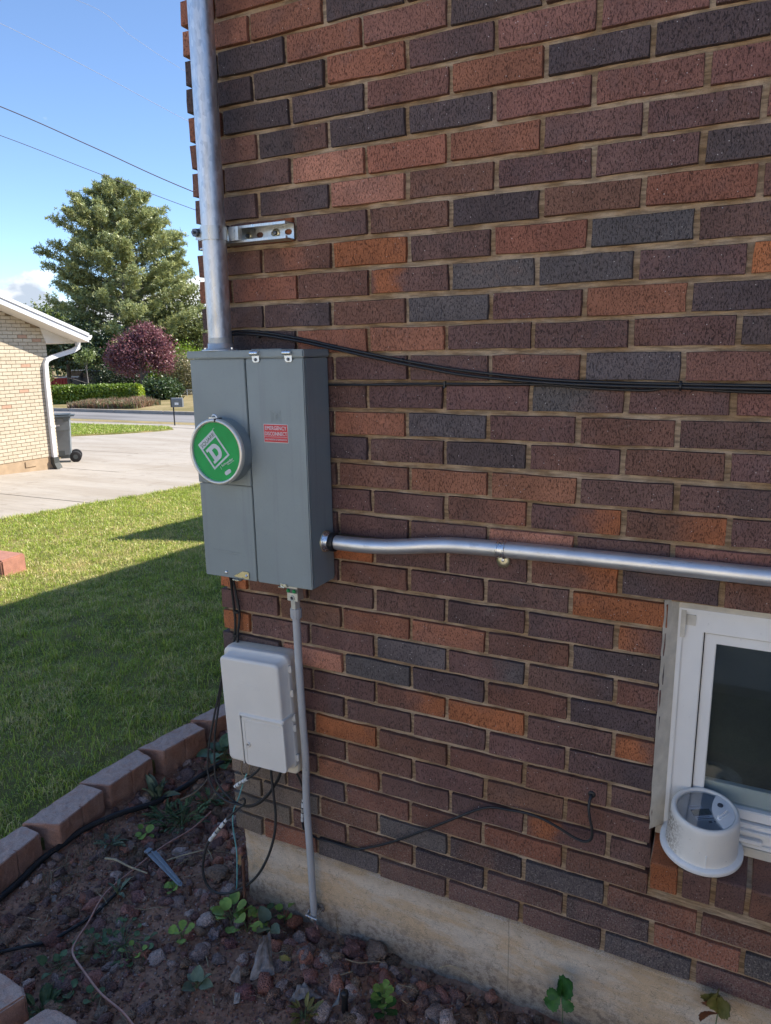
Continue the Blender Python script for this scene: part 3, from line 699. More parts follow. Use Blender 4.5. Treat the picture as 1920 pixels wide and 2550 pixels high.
DX = {0: {1: -1, 2: 3}, 1: {1.5: -3, 2.5: -1}, 2: {1: 1, 3: 4, 4: 3, 5: 5}, 3: {1.5: 3, 2.5: 3, 3.5: 5, 4.5: 6, 5.5: 5}, 4: {1: 5, 2: 5, 3: 4, 4: 1, 5: 2, 6: 2}, 5: {1.5: -1, 4.5: 2, 6.5: -2},
      6: {1: -1, 3: 2, 4: 7, 5: 7, 6: 4}, 7: {1.5: 3, 2.5: 5, 3.5: 6, 4.5: 5, 5.5: 3, 6.5: 3}, 8: {1: 2, 2: 6, 3: 4, 4: 1, 5: 2, 6: 2}, 9: {1.5: 4, 2.5: 3, 3.5: 5, 4.5: -2, 5.5: -3, 6.5: -3}, 10: {1: -2, 3: -2, 5: -1, 6: -1},
      11: {2.5: -2, 3.5: -4, 4.5: -6, 5.5: -5, 6.5: -10}, 12: {3: 2, 5: 1, 6: -5}, 13: {1.5: -8, 2.5: -10, 3.5: -10, 4.5: -7, 5.5: -8, 6.5: -10}, 14: {2: -5, 3: -4, 4: -4, 5: -4, 6: -6}, 15: {1.5: -8, 2.5: -9, 3.5: -8, 4.5: -11, 5.5: -10, 6.5: -10},
      16: {2: 1, 3: 2, 5: 2, 6: 1}, 17: {2.5: -1, 3.5: -5, 4.5: -5, 5.5: -1, 6.5: 3}, 20: {2: -2, 3: -4, 4: -4, 5: -5}, 21: {2.5: -2, 3.5: -4, 4.5: -4, 5.5: -3}, 22: {2: 2, 3: -1, 5: 1}, 23: {1.5: -4, 2.5: -2, 3.5: -1, 4.5: -1, 5.5: 1}, 24: {3: 1, 5: 1},
      25: {2.5: -4, 3.5: -2, 4.5: 1, 5.5: 4}, 26: {3: 1, 4: 5, 5: 2}, 27: {2.5: -2, 3.5: 2, 4.5: 1}, 28: {2: -1, 3: 3, 4: 2}, 29: {2.5: 4, 3.5: 7, 5.5: 6}, 30: {2: -7, 3: -8, 4: -4, 5: 3}, 31: {2.5: -4, 3.5: 3, 5.5: 7, 6.5: 13}, 32: {2: -5, 3: 3, 4: 7, 5: 10, 6: 13}, 33: {1.5: -9, 2.5: -4, 3.5: -2, 4.5: 2, 5.5: 6, 6.5: 10}}
WIN_X0, WIN_X1, WIN_Z0, WIN_Z1 = 1.246, 2.07, 0.60, 1.187
BD = 0.092  # brick depth

def brick_mesh(L, H, rs):
    """one brick about its own centre: wavy arrised front edge, front at local y = 0"""
    c = 0.0010
    pts = []
    nseg = 3
    for k in range(nseg): pts.append((-L / 2 + L * k / nseg, -H / 2))
    pts.append((L / 2, -H / 2)); pts.append((L / 2, 0.0))
    for k in range(nseg): pts.append((L / 2 - L * k / nseg, H / 2))
    pts.append((-L / 2, H / 2)); pts.append((-L / 2, 0.0))
    pts = [(x + rs.uniform(-0.0013, 0.0013), z + rs.uniform(-0.0014, 0.0014)) for x, z in pts]
    n = len(pts)
    tilt = rs.uniform(-0.0018, 0.0018); tl2 = rs.uniform(-0.0012, 0.0012)
    fr = []
    for x, z in pts:
        ix = x - math.copysign(c * rs.uniform(0.6, 1.4), x) if abs(abs(x) - L / 2) < 0.004 else x
        iz = z - math.copysign(c * rs.uniform(0.6, 1.4), z) if abs(abs(z) - H / 2) < 0.004 else z
        fr.append((ix, tilt * x / L * 2 + tl2 * z / H * 2, iz))
    md = [(x, 0.0017 + rs.uniform(-0.0005, 0.0007), z) for x, z in pts]
    bk = [(x, BD, z) for x, z in pts]
    m = MB()
    m.add(fr + md, [tuple(range(n))] + [(i, n + i, n + (i + 1) % n, (i + 1) % n) for i in range(n)])
    m.add(md + bk, [(i, n + i, n + (i + 1) % n, (i + 1) % n) for i in range(n)])
    return m
rs = random.Random(3)
nbrick = 0
joints_all = {}
for r in range(-2, 34):
    codes = ROWS[r].split(); half = (r % 2 != 0)
    dz = (DZ[r] if 0 <= r < 34 else 0) / 1000 * 0.85
    zc = (V0 - r) * S + dz
    us = ([0, 0.5] + [k + 0.5 for k in range(1, 8)]) if half else list(range(0, 9))
    dxr = DX.get(r, {}); mean = (sum(dxr.values()) / len(dxr)) if dxr else 0
    def jx(u):
        if u == 0: return 0.004
        return u * UB + (dxr.get(u, mean) + rs.uniform(-0.8, 0.8)) / 1000
    xs = [jx(u) for u in us]
    for k, code in enumerate(codes):
        if k + 1 >= len(xs): break
        x0, x1 = xs[k], xs[k + 1]
        jg = rs.uniform(0.0105, 0.0140)
        a = x0 + (jg / 2 if k else -0.004 + rs.uniform(-0.003, 0.003)); b = x1 - rs.uniform(0.0105, 0.0140) / 2
        if 20 <= r <= 30:
            if a > WIN_X0 - 0.03: continue
            if k == len(codes) - 1 or b > WIN_X0 - 0.02: b = WIN_X0 - 0.001 + rs.uniform(-0.003, 0.002)
        L = b - a; H = S - rs.uniform(0.0104, 0.0130)
        me = brick_mesh(L, H, rs).mesh('brick'); me.materials.append(MATS['brick'])
        bo = obj('brick', me, None, house, ((a + b) / 2, rs.uniform(-0.0015, 0.002), zc + rs.uniform(-0.0008, 0.0008)))
        bo.rotation_euler = (0, rs.uniform(-0.004, 0.004), 0)
        mc = code[0]; f = [q * rs.uniform(0.97, 1.03) for q in COL[mc]]; g_ = rs.uniform(0.9, 1.12)
        bo.color = (f[0] * g_, f[1] * g_, f[2] * g_, 1)
        fl_, pl_ = (0, 0, 0), (0.0, 0.05, 0.0)
        if len(code) == 3:
            fl_ = COL[code[2]]
            pl_ = {'>': (L / 2 + 0.01, 0.10, 1.0), '<': (-L / 2 + 0.045, 0.045, 0.95), '^': (-0.01, 0.045, 0.95)}[code[1]]
        elif mc in 'PBK' and rs.random() < 0.3:
            fl_ = COL[rs.choice('BPK')]; pl_ = (rs.uniform(-0.1, 0.1), rs.uniform(0.05, 0.10), 0.6)
        bo['flash'] = [float(q) for q in fl_]; bo['flash_place'] = [float(q) for q in pl_]
        nbrick += 1
print('bricks', nbrick)
# the rest of the brickwork, outside the picture
ext = MB()
def ext_brick(a, b, z, y0=0.0):
    m = brick_mesh(b - a, S - 0.0105, rs); ext.add([(x + (a + b) / 2, y + y0, zz + z) for x, y, zz in m.v], m.f)
for r in range(-14, 34):
    zc = (V0 - r) * S; x = (8 if r % 2 == 0 else 7.5) * UB if r >= -2 else (0 if r % 2 == 0 else -0.5 * UB)
    while x < 6.0:
        a, b = max(x, 0) + 0.005, x + UB - 0.005; x += UB
        if 20 <= r <= 30 and b > WIN_X0 and a < WIN_X1:
            if a < WIN_X1 - 0.02 or True:
                if b < WIN_X1 + 0.03: continue
                a = max(a, WIN_X1 + 0.002)
        ext_brick(a, b, zc)
    y = 0.0 if r % 2 else -0.5 * UB
    y += BD + 0.01 if r % 2 == 0 else 0.10
    while y < 6.9:                      # side wall facing the lawn, plane x = 0
        a, b = max(y, 0.1) + 0.005, y + UB - 0.005; y += UB
        m = brick_mesh(b - a, S - 0.0105, rs); ext.add([(yy, xx + (a + b) / 2, zz + zc) for xx, yy, zz in m.v], [tuple(reversed(f_)) for f_ in m.f])
eo = ext.build('brickwork', 'brickwork', house); eo['kind'] = 'stuff'
# mortar bed behind and between the bricks (front face slightly uneven)
mo = MB()
MXS, MZS = np.arange(0.0155, 1.6, 0.010), np.arange(0.225, 2.72, 0.0085)
nx = len(MXS); vs = []
for z in MZS:
    for x in MXS:
        vs.append((x, 0.0115 + 0.0022 * vnoise(x * 26, z * 60) + 0.0016 * vnoise(x * 90, z * 150, 4) + random.uniform(-0.0003, 0.0003), z))
fs = []
for j in range(len(MZS) - 1):
    for i in range(nx - 1):
        xc, zc = (MXS[i] + MXS[i + 1]) / 2, (MZS[j] + MZS[j + 1]) / 2
        if xc > WIN_X0 - 0.006 and 0.50 < zc < WIN_Z1: continue
        fs.append((j * nx + i, j * nx + i + 1, (j + 1) * nx + i + 1, (j + 1) * nx + i))
np_mesh('mortar', np.array(vs), np.array(fs), 'mortar', house, None, True)
wl = MB()
wl.box((1.55, 0.0095, 0.22), (WIN_X1 + 4, 0.018, 0.5)); wl.box((1.55, 0.0095, WIN_Z1 - 0.002), (WIN_X1 + 4, 0.018, 3.4)); wl.box((WIN_X1 - 0.004, 0.0095, 0.5), (WIN_X1 + 4, 0.018, WIN_Z1 - 0.002))
wl.box((0.010, 0.0095, 2.70), (1.55, 0.018, 3.4))
wl.box((0.0140, 0.016, 0.22), (0.022, 6.9, 3.4))
wl.box((0.02, 0.03, 0.24), (WIN_X0 - 0.12, 0.10, 3.4)); wl.box((WIN_X1 + 0.12, 0.03, 0.24), (6.0, 0.10, 3.4))
wl.build('wall_core', 'mortar', house)
# foundation
fx, fz = np.arange(0.018, 6.0, 0.0125), np.linspace(-0.25, 0.2385, 44)
nx = len(fx); vs = []
for j, z in enumerate(fz):
    for x in fx:
        zz = z; y = 0.0045 + 0.0018 * vnoise(x * 8, z * 20, 5) + 0.0010 * vnoise(x * 70, z * 90, 6)
        tp = min(max((z - 0.185) / 0.05, 0), 1)
        y -= tp * (0.0045 + 0.0055 * vnoise(x * 22, z * 30, 7) + 0.0035 * vnoise(x * 75, z * 75, 8))
        if j == len(fz) - 1: zz = z - 0.003 + 0.006 * vnoise(x * 30, 1.0, 9)
        if x < 0.035: y += 0.012 * (1 - (x - 0.018) / 0.017) + 0.010 * max(0, vnoise(3, z * 24, 2)); 
        vs.append((x - (0.012 * max(0, vnoise(z * 16, 5, 5)) if x < 0.02 else 0), y, zz))
n0 = len(vs)
fs = [(j * nx + i, j * nx + i + 1, (j + 1) * nx + i + 1, (j + 1) * nx + i) for j in range(len(fz) - 1) for i in range(nx - 1)]
tp = [((len(fz) - 1) * nx + i) for i in range(nx)]
vs += [(vs[k][0], 0.09, vs[k][2] + 0.002) for k in tp]
fs += [(tp[i], tp[i + 1], n0 + i + 1, n0 + i) for i in range(nx - 1)]
ls = [j * nx for j in range(len(fz))]; n1 = len(vs)
vs += [(0.03 + 0.006 * vnoise(vs[k][2] * 9, 2), 6.9, vs[k][2]) for k in ls]
fs += [(ls[i + 1], ls[i], n1 + i, n1 + i + 1) for i in range(len(ls) - 1)]
np_mesh('foundation', np.array(vs), np.array(fs), 'foundation_concrete', house, None, True)

# window ----------------------------------------------------------
wi = MB()   # outer frame, mitred: four prisms
def frame4(m, x0, x1, z0, z1, wdt, y0, y1, wb=None):
    wb = wb or wdt
    o_ = [(x0, z0), (x1, z0), (x1, z1), (x0, z1)]; i_ = [(x0 + wdt, z0 + wb), (x1 - wdt, z0 + wb), (x1 - wdt, z1 - wdt), (x0 + wdt, z1 - wdt)]
    for k in range(4):
        a, b = k, (k + 1) % 4
        m.prism([(o_[a][0], y0, o_[a][1]), (o_[b][0], y0, o_[b][1]), (i_[b][0], y0, i_[b][1]), (i_[a][0], y0, i_[a][1])], (0, y1 - y0, 0))
FX0, FX1, FZ0, FZ1 = 1.268, 2.05, 0.622, 1.166
frame4(wi, FX0, FX1, FZ0, FZ1, 0.052, 0.036, 0.12)
win = wi.build('window', 'vinyl_white', house, None, 0.002)
fl2 = MB(); frame4(fl2, FX0 - 0.001, FX1 + 0.001, FZ0 - 0.001, FZ1 + 0.003, 0.010, 0.029, 0.0355); fl2.build('nail_fin', 'vinyl_white', win, None, 0.0015)
sa = MB(); frame4(sa, FX0 + 0.0545, FX1 - 0.0545, FZ0 + 0.0545, FZ1 - 0.0545, 0.024, 0.046, 0.10); sa.build('sash', 'vinyl_white', win, None, 0.002)
gp = MB(); frame4(gp, FX0 + 0.051, FX1 - 0.051, FZ0 + 0.051, FZ1 - 0.051, 0.004, 0.056, 0.11); gp.build('gasket', 'black_plastic', win)
bar = MB(); bar.box((FX0 + 0.0785, 0.068, 0.70), (FX1 - 0.0785, 0.092, 0.742)); bar.build('lower_rail', 'vinyl_white', win, None, 0.002)
gl = MB(); gl.box((FX0 + 0.077, 0.060, 0.698), (FX1 - 0.077, 0.063, FZ1 - 0.077)); gl.build('pane', 'window_glass', win)
scn = MB(); scn.box((FX0 + 0.077, 0.084, 0.742), (FX1 - 0.077, 0.086, FZ1 - 0.077)); scn.build('screen', 'insect_screen', win)
rm = MB(); rm.box((FX0 + 0.02, 0.12, FZ0 + 0.02), (FX1 - 0.02, 0.6, FZ1 - 0.02)); rm.build('dark_room', 'room_dark', win)
ck = MB()
for k in range(28):
    z0 = 0.625 + k * 0.0202; x0 = WIN_X0 - 0.004 + 0.003 * vnoise(k * 0.7, 1)
    x9 = WIN_X0 - 0.004 + 0.003 * vnoise((k + 1) * 0.7, 1)
    ck.add([(x0 - 0.003, -0.0048, z0), (x9 - 0.003, -0.0048, z0 + 0.0202), (x9 - 0.003, 0.006, z0 + 0.0202), (x0 - 0.003, 0.006, z0)], [(0, 1, 2, 3)])
    ck.add([(x0 - 0.003, -0.0048, z0), (x9 - 0.003, -0.0048, z0 + 0.0202), (1.2695, 0.034, z0 + 0.0202), (1.2695, 0.034, z0)], [(0, 3, 2, 1)], True)
ck.box((WIN_X0 - 0.006, 0.030, 0.612), (WIN_X0 + 0.02, 0.06, 1.1862))
ck.box((WIN_X0 + 0.02, 0.030, 1.1665), (2.06, 0.07, 1.187))
ck.box((WIN_X0 + 0.004, 0.026, 0.600), (2.06, 0.07, 0.6215))
ck.box((1.282, 0.0335, 1.128), (1.302, 0.0355, 1.152)); ck.box((1.272, 0.027, 1.10), (1.282, 0.0285, 1.163))
ck.build('caulk', 'caulk', win)
lip = MB(); lip.box((1.40, 0.020, 0.636), (1.475, 0.036, 0.645)); lip.box((1.40, 0.024, 0.658), (2.0, 0.036, 0.664)); lip.build('sill_lip', 'vinyl_white', win, None, 0.002)
# sill: sloping rowlock bricks
sl = MB()
def sillpt(x, q, h):  # q along slope from front (0) to back, h height above the underside
    ang = math.radians(16); return (x, -0.030 + q * math.cos(ang) - h * math.sin(ang), 0.487 + q * math.sin(ang) + h * math.cos(ang))
x = WIN_X0 + 0.006; scols = ['O', 'P', 'P', 'B', 'Q', 'P', 'K', 'B', 'P', 'R', 'P', 'B']; k = 0
sill = MB().prism([sillpt(WIN_X0 + 0.004, 0.010, 0.004), sillpt(WIN_X0 + 0.004, 0.15, 0.004), sillpt(WIN_X0 + 0.004, 0.15, 0.086), sillpt(WIN_X0 + 0.004, 0.010, 0.086)], (0.82, 0, 0)).build('window_sill', 'mortar', house)
while x < 2.03:
    wd_ = 0.0585; m = MB(); ch = 0.003
    for (a, b) in ((x, x + wd_),):
        prof = [(ch, 0), (0.15, 0), (0.15, 0.092), (ch, 0.092), (0, 0.092 - ch), (0, ch)]
        m.prism([sillpt(a, q, hh) for q, hh in prof][::-1], (wd_, 0, 0))
    so_ = m.build('sill_brick', 'brick', sill, None, 0.002, 1); so_.color = tuple(COL[scols[k % 12]]) + (1,)
    so_['flash'] = [0.0, 0.0, 0.0]; so_['flash_place'] = [0.0, 0.05, 0.0]
    x += wd_ + 0.0115 + rs.uniform(-0.001, 0.001); k += 1
# roof: low-pitched, deep eaves (above the picture); the wing by the street reaches further out
rf = MB()
EV, EZ = -0.50, 3.46
def roof_slab(m, x0, x1, y0, y1, zlow, slope=0.13, th=0.16):
    xr = (x0 + x1) / 2; zr = zlow + (xr - x0) * slope
    m.prism([(x0, y0, zlow), (xr, y0, zr), (x1, y0, zlow), (x1, y0, zlow - th), (xr, y0, zr - th), (x0, y0, zlow - th)], (0, y1 - y0, 0))
roof_slab(rf, EV, 9.0, -0.42, 13.5, EZ)
rf.prism([(-1.60, 6.45, EZ - 0.162), (-0.42, 6.98, EZ - 0.162), (6.0, 6.98, EZ - 0.162), (6.0, 13.5, EZ - 0.162), (-1.60, 13.5, EZ - 0.162)], (0, 0, 0.16))
ro = rf.build('roof', 'shingle', house)
fa = MB(); fa.box((EV - 0.025, -0.42, EZ - 0.19), (EV - 0.002, 6.85, EZ + 0.004)); fa.build('fascia', 'white_trim', ro)
sf_ = MB(); sf_.box((EV + 0.002, -0.41, EZ - 0.215), (0.0, 6.85, EZ - 0.195)); sf_.box((0.0, -0.41, EZ - 0.215), (8.0, 0.0, EZ - 0.195)); sf_.build('soffit_board', 'soffit', ro)
rw = MB(); rw.box((5.0, -3.4, -0.3), (8.5, 0.008, EZ - 0.17)); rw.build('added_rear_wing_wall', 'brickwork', house)  # unseen wing, added to block light from the cabinet's right side
rq = MB(); rq.prism([(4.7, -3.8, EZ - 0.17), (8.8, -3.8, EZ - 0.17), (8.8, -3.8, EZ), (6.5, -3.8, EZ + 0.4), (4.7, -3.8, EZ)], (0, 3.37, 0)); rq.build('added_rear_wing_roof', 'shingle', house)  # roof of the added light-blocking wing
wg = MB(); wg.box((-1.1, 7.35, -0.6), (6.0, 13.0, EZ - 0.17)); wg.build('wing_wall', 'brickwork', house)
gw = MB(); gw.prism([(0.0, 0.02, 3.45), (0.0, 0.02, 3.3), (8.9, 0.02, 3.3), (8.9, 0.02, 3.45), (4.3, 0.02, 4.0)], (0, 0.1, 0)); gw.build('gable_panel', 'soffit', house)

# ================================================================== ELECTRICAL EQUIPMENT ON THE WALL
PX0, PX1, PYF, PYB, PZ0, PZ1 = 0.050, 0.402, -0.117, -0.004, 1.137, 1.737
pan = thing('electrical_cabinet', 'grey steel electrical service panel with round green meter cover on brick wall', 'electrical panel', (0.226, -0.06, PZ0))
m = MB(); m.box((PX0 + 0.003, PYF + 0.006, PZ0), (PX1, PYB, PZ1 - 0.018)); m.build('enclosure', 'panel_enamel', pan, None, 0.003)
m = MB(); m.box((PX0 - 0.006, PYF - 0.007, PZ1 - 0.0175), (PX1 + 0.005, PYB, PZ1 + 0.002)); cap = m.build('rain_cap', 'panel_enamel', pan, None, 0.003)
GX = 0.2275   # seam between the two covers
m = MB(); m.box((PX0, PYF - 0.001, 1.3935), (GX - 0.0015, PYF + 0.0055, PZ1 - 0.019)); m.build('meter_cover', 'panel_enamel', pan, None, 0.0015)
m = MB(); m.box((PX0 + 0.002, PYF, PZ0 - 0.004), (GX - 0.0015, PYF + 0.0055, 1.3915)); lc = m.build('lower_cover', 'panel_enamel', pan, None, 0.0015)
m = MB(); m.box((GX + 0.0045, PYF - 0.004, PZ0 - 0.003), (PX1 + 0.002, PYF + 0.0055, PZ1 - 0.019)); door = m.build('door', 'panel_enamel', pan, None, 0.0025)
m = MB(); m.box((PX1 - 0.0005, PYF + 0.0062, PZ0 - 0.002), (PX1 + 0.0018, -0.012, PZ1 - 0.019)); m.build('side_panel', 'panel_enamel', pan, None, 0.001)
for hx in (0.2655, 0.3625):
    m = MB(); m.tube([(hx - 0.0115, PYF - 0.010, PZ1 - 0.006), (hx + 0.0115, PYF - 0.010, PZ1 - 0.006)], 0.0062, 12)
    m.prism([(hx - 0.0105, PYF - 0.0075, PZ1 - 0.012), (hx + 0.0115, PYF - 0.0075, PZ1 - 0.012), (hx + 0.0115, PYF - 0.0075, PZ1 - 0.024), (hx + 0.008, PYF - 0.0075, PZ1 - 0.028), (hx - 0.005, PYF - 0.0075, PZ1 - 0.028), (hx - 0.0085, PYF - 0.0075, PZ1 - 0.024)], (0, 0.0028, 0))
    hg = m.build('hinge', 'zinc_bright', pan)
    m = MB(); m.cyl((hx + 0.001, PYF - 0.0078, PZ1 - 0.021), (hx + 0.001, PYF - 0.0110, PZ1 - 0.021), 0.0042, 12, 0.003); m.build('screw', 'steel_dark', hg)
# embossed square-D mark on the door: raised outline
LX, LZ, LS = 0.3165, 1.5762, 0.0148
def outline(m, pts, y, wd_=0.0009, h=0.0006):
    for a, b in zip(pts, pts[1:] + pts[:1]):
        a = np.array(a); b = np.array(b); d = (b - a) / (np.linalg.norm(b - a) + 1e-9); nrm = np.array((-d[1], d[0])) * wd_ / 2; a = a - d * wd_ / 2; b = b + d * wd_ / 2
        q = [a - nrm, b - nrm, b + nrm, a + nrm]
        m.prism([(p_[0], y, p_[1]) for p_ in q], (0, -h, 0))
def dshape(cx, cz, w_, h_):
    p_ = [(cx - w_, cz - h_), (cx + w_ * 0.25, cz - h_)] + [(cx + w_ * 0.25 + w_ * 0.75 * math.sin(a), cz - h_ * math.cos(a)) for a in np.linspace(0.35, math.pi - 0.35, 7)] + [(cx + w_ * 0.25, cz + h_), (cx - w_, cz + h_)]
    return p_
m = MB(); yd = PYF - 0.0038
outline(m, [(LX - LS, LZ - LS), (LX + LS, LZ - LS), (LX + LS, LZ + LS), (LX - LS, LZ + LS)], yd)
outline(m, [(LX - LS * .74, LZ - LS * .74), (LX + LS * .74, LZ - LS * .74), (LX + LS * .74, LZ + LS * .74), (LX - LS * .74, LZ + LS * .74)], yd)
outline(m, dshape(LX, LZ, LS * .50, LS * .58), yd)
outline(m, dshape(LX + LS * 0.04, LZ, LS * .20, LS * .28), yd)
m.build('embossed_mark', 'panel_enamel', door)
# red sticker
ST = at_y(450 + 672 / 3.252, 820 + 765 / 3.252, yd); SB = at_y(450 + 878 / 3.252, 820 + 928 / 3.252, yd)
sx0, sx1, sz0, sz1 = ST[0], SB[0] - 0.001, SB[2] + 0.0015, ST[2]
m = MB(); m.box((sx0, yd - 0.0012, sz0), (sx1, yd, sz1)); stk = m.build('warning_sticker', 'print_white', pan)
stk['label'] = 'red emergency disconnect sticker with white lettering'
m = MB(); m.box((sx0 + 0.0012, yd - 0.0018, sz0 + 0.0012), (sx1 - 0.0012, yd - 0.00125, sz1 - 0.0012)); m.build('sticker_ground', 'sticker_red', stk)
ux, uz = (1, 0, 0), (0, 0, 1); sw = sx1 - sx0; sh = sz1 - sz0
text('lettering', 'EMERGENCY', 0.0135, 'print_white', stk, (sx0 + sw * 0.06, yd - 0.0022, sz0 + sh * 0.69), ux, uz, 0.0003, 'LEFT', sw * 0.88)
text('lettering', 'DISCONNECT', 0.0135, 'print_white', stk, (sx0 + sw * 0.045, yd - 0.0022, sz0 + sh * 0.385), ux, uz, 0.0003, 'LEFT', sw * 0.91)
m = MB(); m.box((sx0 + sw * 0.03, yd - 0.0022, sz0 + sh * 0.305), (sx1 - sw * 0.03, yd - 0.00185, sz0 + sh * 0.318)); m.build('sticker_rule', 'print_white', stk)
text('lettering', 'DESCONEXION DE EMERGENCIA', 0.0052, 'print_white', stk, (sx0 + sw * 0.05, yd - 0.0022, sz0 + sh * 0.13), ux, uz, 0.0002, 'LEFT', sw * 0.9)
# faint raised lettering low on the left cover (too worn to read): short ridges
m = MB(); r2 = random.Random(5)
for ln in range(2):
    xx = 0.082 + ln * 0.018
    while xx < 0.180 - ln * 0.012:
        wl_ = r2.uniform(0.0015, 0.0045); zz = 1.2085 - ln * 0.0068 - (xx - 0.08) * 0.03 + r2.uniform(-0.0012, 0.0012)
        m.box((xx, PYF - 0.0007, zz), (xx + wl_, PYF + 0.001, zz + r2.uniform(0.0008, 0.0035))); xx += wl_ + r2.uniform(0.0015, 0.004)
m.build('embossed_line', 'panel_enamel', lc)
# latch, hasp, screw
m = MB(); m.lathe([(0.0, 0.0042), (0.003, 0.0038), (0.0048, 0.002), (0.0052, 0)], 14, (0.1245, PYF, 1.1475), (0, -1, 0)); m.build('cover_screw', 'zinc_bright', lc)
m = MB(); m.prism([(0.152, PYF - 0.0022, 1.1415), (0.160, PYF - 0.0022, 1.139), (0.186, PYF - 0.0022, 1.139), (0.190, PYF - 0.0022, 1.137), (0.200, PYF - 0.0022, 1.137), (0.2025, PYF - 0.0022, 1.140), (0.2025, PYF - 0.0022, 1.155), (0.199, PYF - 0.0022, 1.1575), (0.182, PYF - 0.0022, 1.1575), (0.172, PYF - 0.0022, 1.152)], (0, -0.0018, 0))
hs = m.build('hasp', 'zinc_yellow', pan)
m = MB(); m.lathe([(0.0, 0.004), (0.0028, 0.0035), (0.0042, 0.0)], 12, (0.195, PYF - 0.004, 1.1465), (0, -1, 0)); m.build('rivet', 'zinc_bright', hs)
m = MB(); m.prism([(0.147, PYF + 0.012, 1.1325), (0.147, PYF - 0.006, 1.1325), (0.152, PYF - 0.010, 1.1325), (0.172, PYF - 0.010, 1.1325), (0.176, PYF - 0.004, 1.1325), (0.176, PYF + 0.012, 1.1325)], (0, 0, -0.0022)); m.build('hasp_tab', 'zinc_bright', hs)
m = MB(); m.prism([(0.296, PYF + 0.012, 1.1318), (0.300, PYF - 0.009, 1.1318), (0.318, PYF - 0.009, 1.1318), (0.324, PYF + 0.012, 1.1318)], (0, 0, -0.002)); m.box((0.307, PYF - 0.0075, 1.1319), (0.326, PYF - 0.0045, 1.141)); m.build('door_latch', 'zinc_bright', pan)
# meter ring with green cover
RC, RR, RY = V(0.1530, 0, 1.4850), 0.0845, -0.160
rg = MB().lathe([(0.0835, 0.1183), (0.0835, 0.150), (RR + 0.001, 0.1525), (RR + 0.0015, 0.160), (RR - 0.002, 0.1645), (RR - 0.0065, 0.1645), (RR - 0.0085, 0.160), (RR - 0.0085, 0.150)], 72, (RC[0], 0, RC[2]), (0, -1, 0), True, False)
ring = rg.build('meter_ring', 'ring_cream', pan)
sd_ = MB().lathe([(0.0842, 0.1178), (0.0842, 0.1515)], 72, (RC[0], 0, RC[2]), (0, -1, 0), True, False).build('socket_collar', 'panel_enamel', ring)
gd = MB().lathe([(0.0, 0.1575), (RR - 0.0084, 0.1575), (RR - 0.0084, 0.1535)], 72, (RC[0], 0, RC[2]), (0, -1, 0), False); disc = gd.build('cover_plate', 'cover_green', ring)
m = MB(); m.prism([(RC[0] + 0.004, -0.166, RC[2] + RR - 0.006), (RC[0] + 0.007, -0.166, RC[2] + RR - 0.007), (RC[0] + 0.007, -0.166, RC[2] + RR + 0.001), (RC[0] + 0.004, -0.166, RC[2] + RR + 0.002)], (0, 0.03, 0)); m.build('ring_gap', 'panel_dark_gap', ring)
m = MB(); m.tube(spline([(RC[0] - 0.016, -0.146, RC[2] + RR), (RC[0] - 0.013, -0.148, RC[2] + RR + 0.008), (RC[0] - 0.002, -0.150, RC[2] + RR + 0.0085), (RC[0] + 0.002, -0.150, RC[2] + RR)], 5), 0.0026, 8)
m.box((RC[0] - 0.022, -0.155, RC[2] + RR - 0.001), (RC[0] + 0.004, -0.138, RC[2] + RR + 0.0035)); m.build('ring_clasp', 'zinc_bright', ring)
# printed square-D logo, turned on the plate
C3 = lambda x_, y_: at_y(460 + x_ / 5.553, 1000 + y_ / 5.553, -0.1575)
q = [C3(185, 600), C3(385, 390), C3(608, 730), C3(425, 935)]
ax = q[1] - q[0]; lw = float(np.linalg.norm(ax)); ax = ax / lw; az = np.array((-ax[2], 0, ax[0])); lh = float(np.linalg.norm(q[3] - q[0]))
LO = q[0] - az * lh + V(0, -0.0002, 0)   # bottom-left
def lp(u_, v_, dy=0.0): return LO + ax * u_ * lw + az * v_ * lh + V(0, dy, 0)
def lpoly(m, pts, dy, th=0.0004): m.prism([lp(u_, v_, dy) for u_, v_ in pts], (0, -th, 0))
fr = 0.075; bt = 0.76
m = MB()
for (a0, b0, a1, b1) in ((0, 0, 1, fr * 0.8), (0, fr * 0.8, fr, bt), (1 - fr, fr * 0.8, 1, bt), (0, bt, 1, 1)):
    lpoly(m, [(a0, b0), (a1, b0), (a1, b1), (a0, b1)], 0)
logo = m.build('logo', 'cover_silver', ring)
text('lettering', 'SQUARE', 0.0135, 'cover_green_ink', logo, lp(0.08, 0.815, -0.0007), ax, az, 0.0002, 'LEFT', lw * 0.84)
def dpoly(cx, cy, w_, h_, n_=9): return [(cx - w_, cy - h_), (cx + w_ * 0.1, cy - h_)] + [(cx + w_ * 0.1 + w_ * 0.9 * math.sin(a), cy - h_ * math.cos(a)) for a in np.linspace(0.2, math.pi - 0.2, n_)] + [(cx + w_ * 0.1, cy + h_), (cx - w_, cy + h_)]
m = MB(); o_ = dpoly(0.53, 0.405, 0.27, 0.27); i_ = dpoly(0.53, 0.405, 0.11, 0.13); n_ = len(o_)
for k in range(n_):
    k2 = (k + 1) % n_; lpoly(m, [o_[k], o_[k2], i_[k2], i_[k]], 0)
lpoly(m, [(0.17, 0.135), (0.40, 0.135), (0.40, 0.225), (0.17, 0.225)], -0.0005); lpoly(m, [(0.17, 0.585), (0.40, 0.585), (0.40, 0.675), (0.17, 0.675)], -0.0005)
m.build('logo_letter', 'cover_silver', logo)
a = C3(520, 905); b = C3(672, 800); d = (b - a); wd_ = float(np.linalg.norm(d)); d = d / wd_; dn = np.array((-d[2], 0, d[0]))
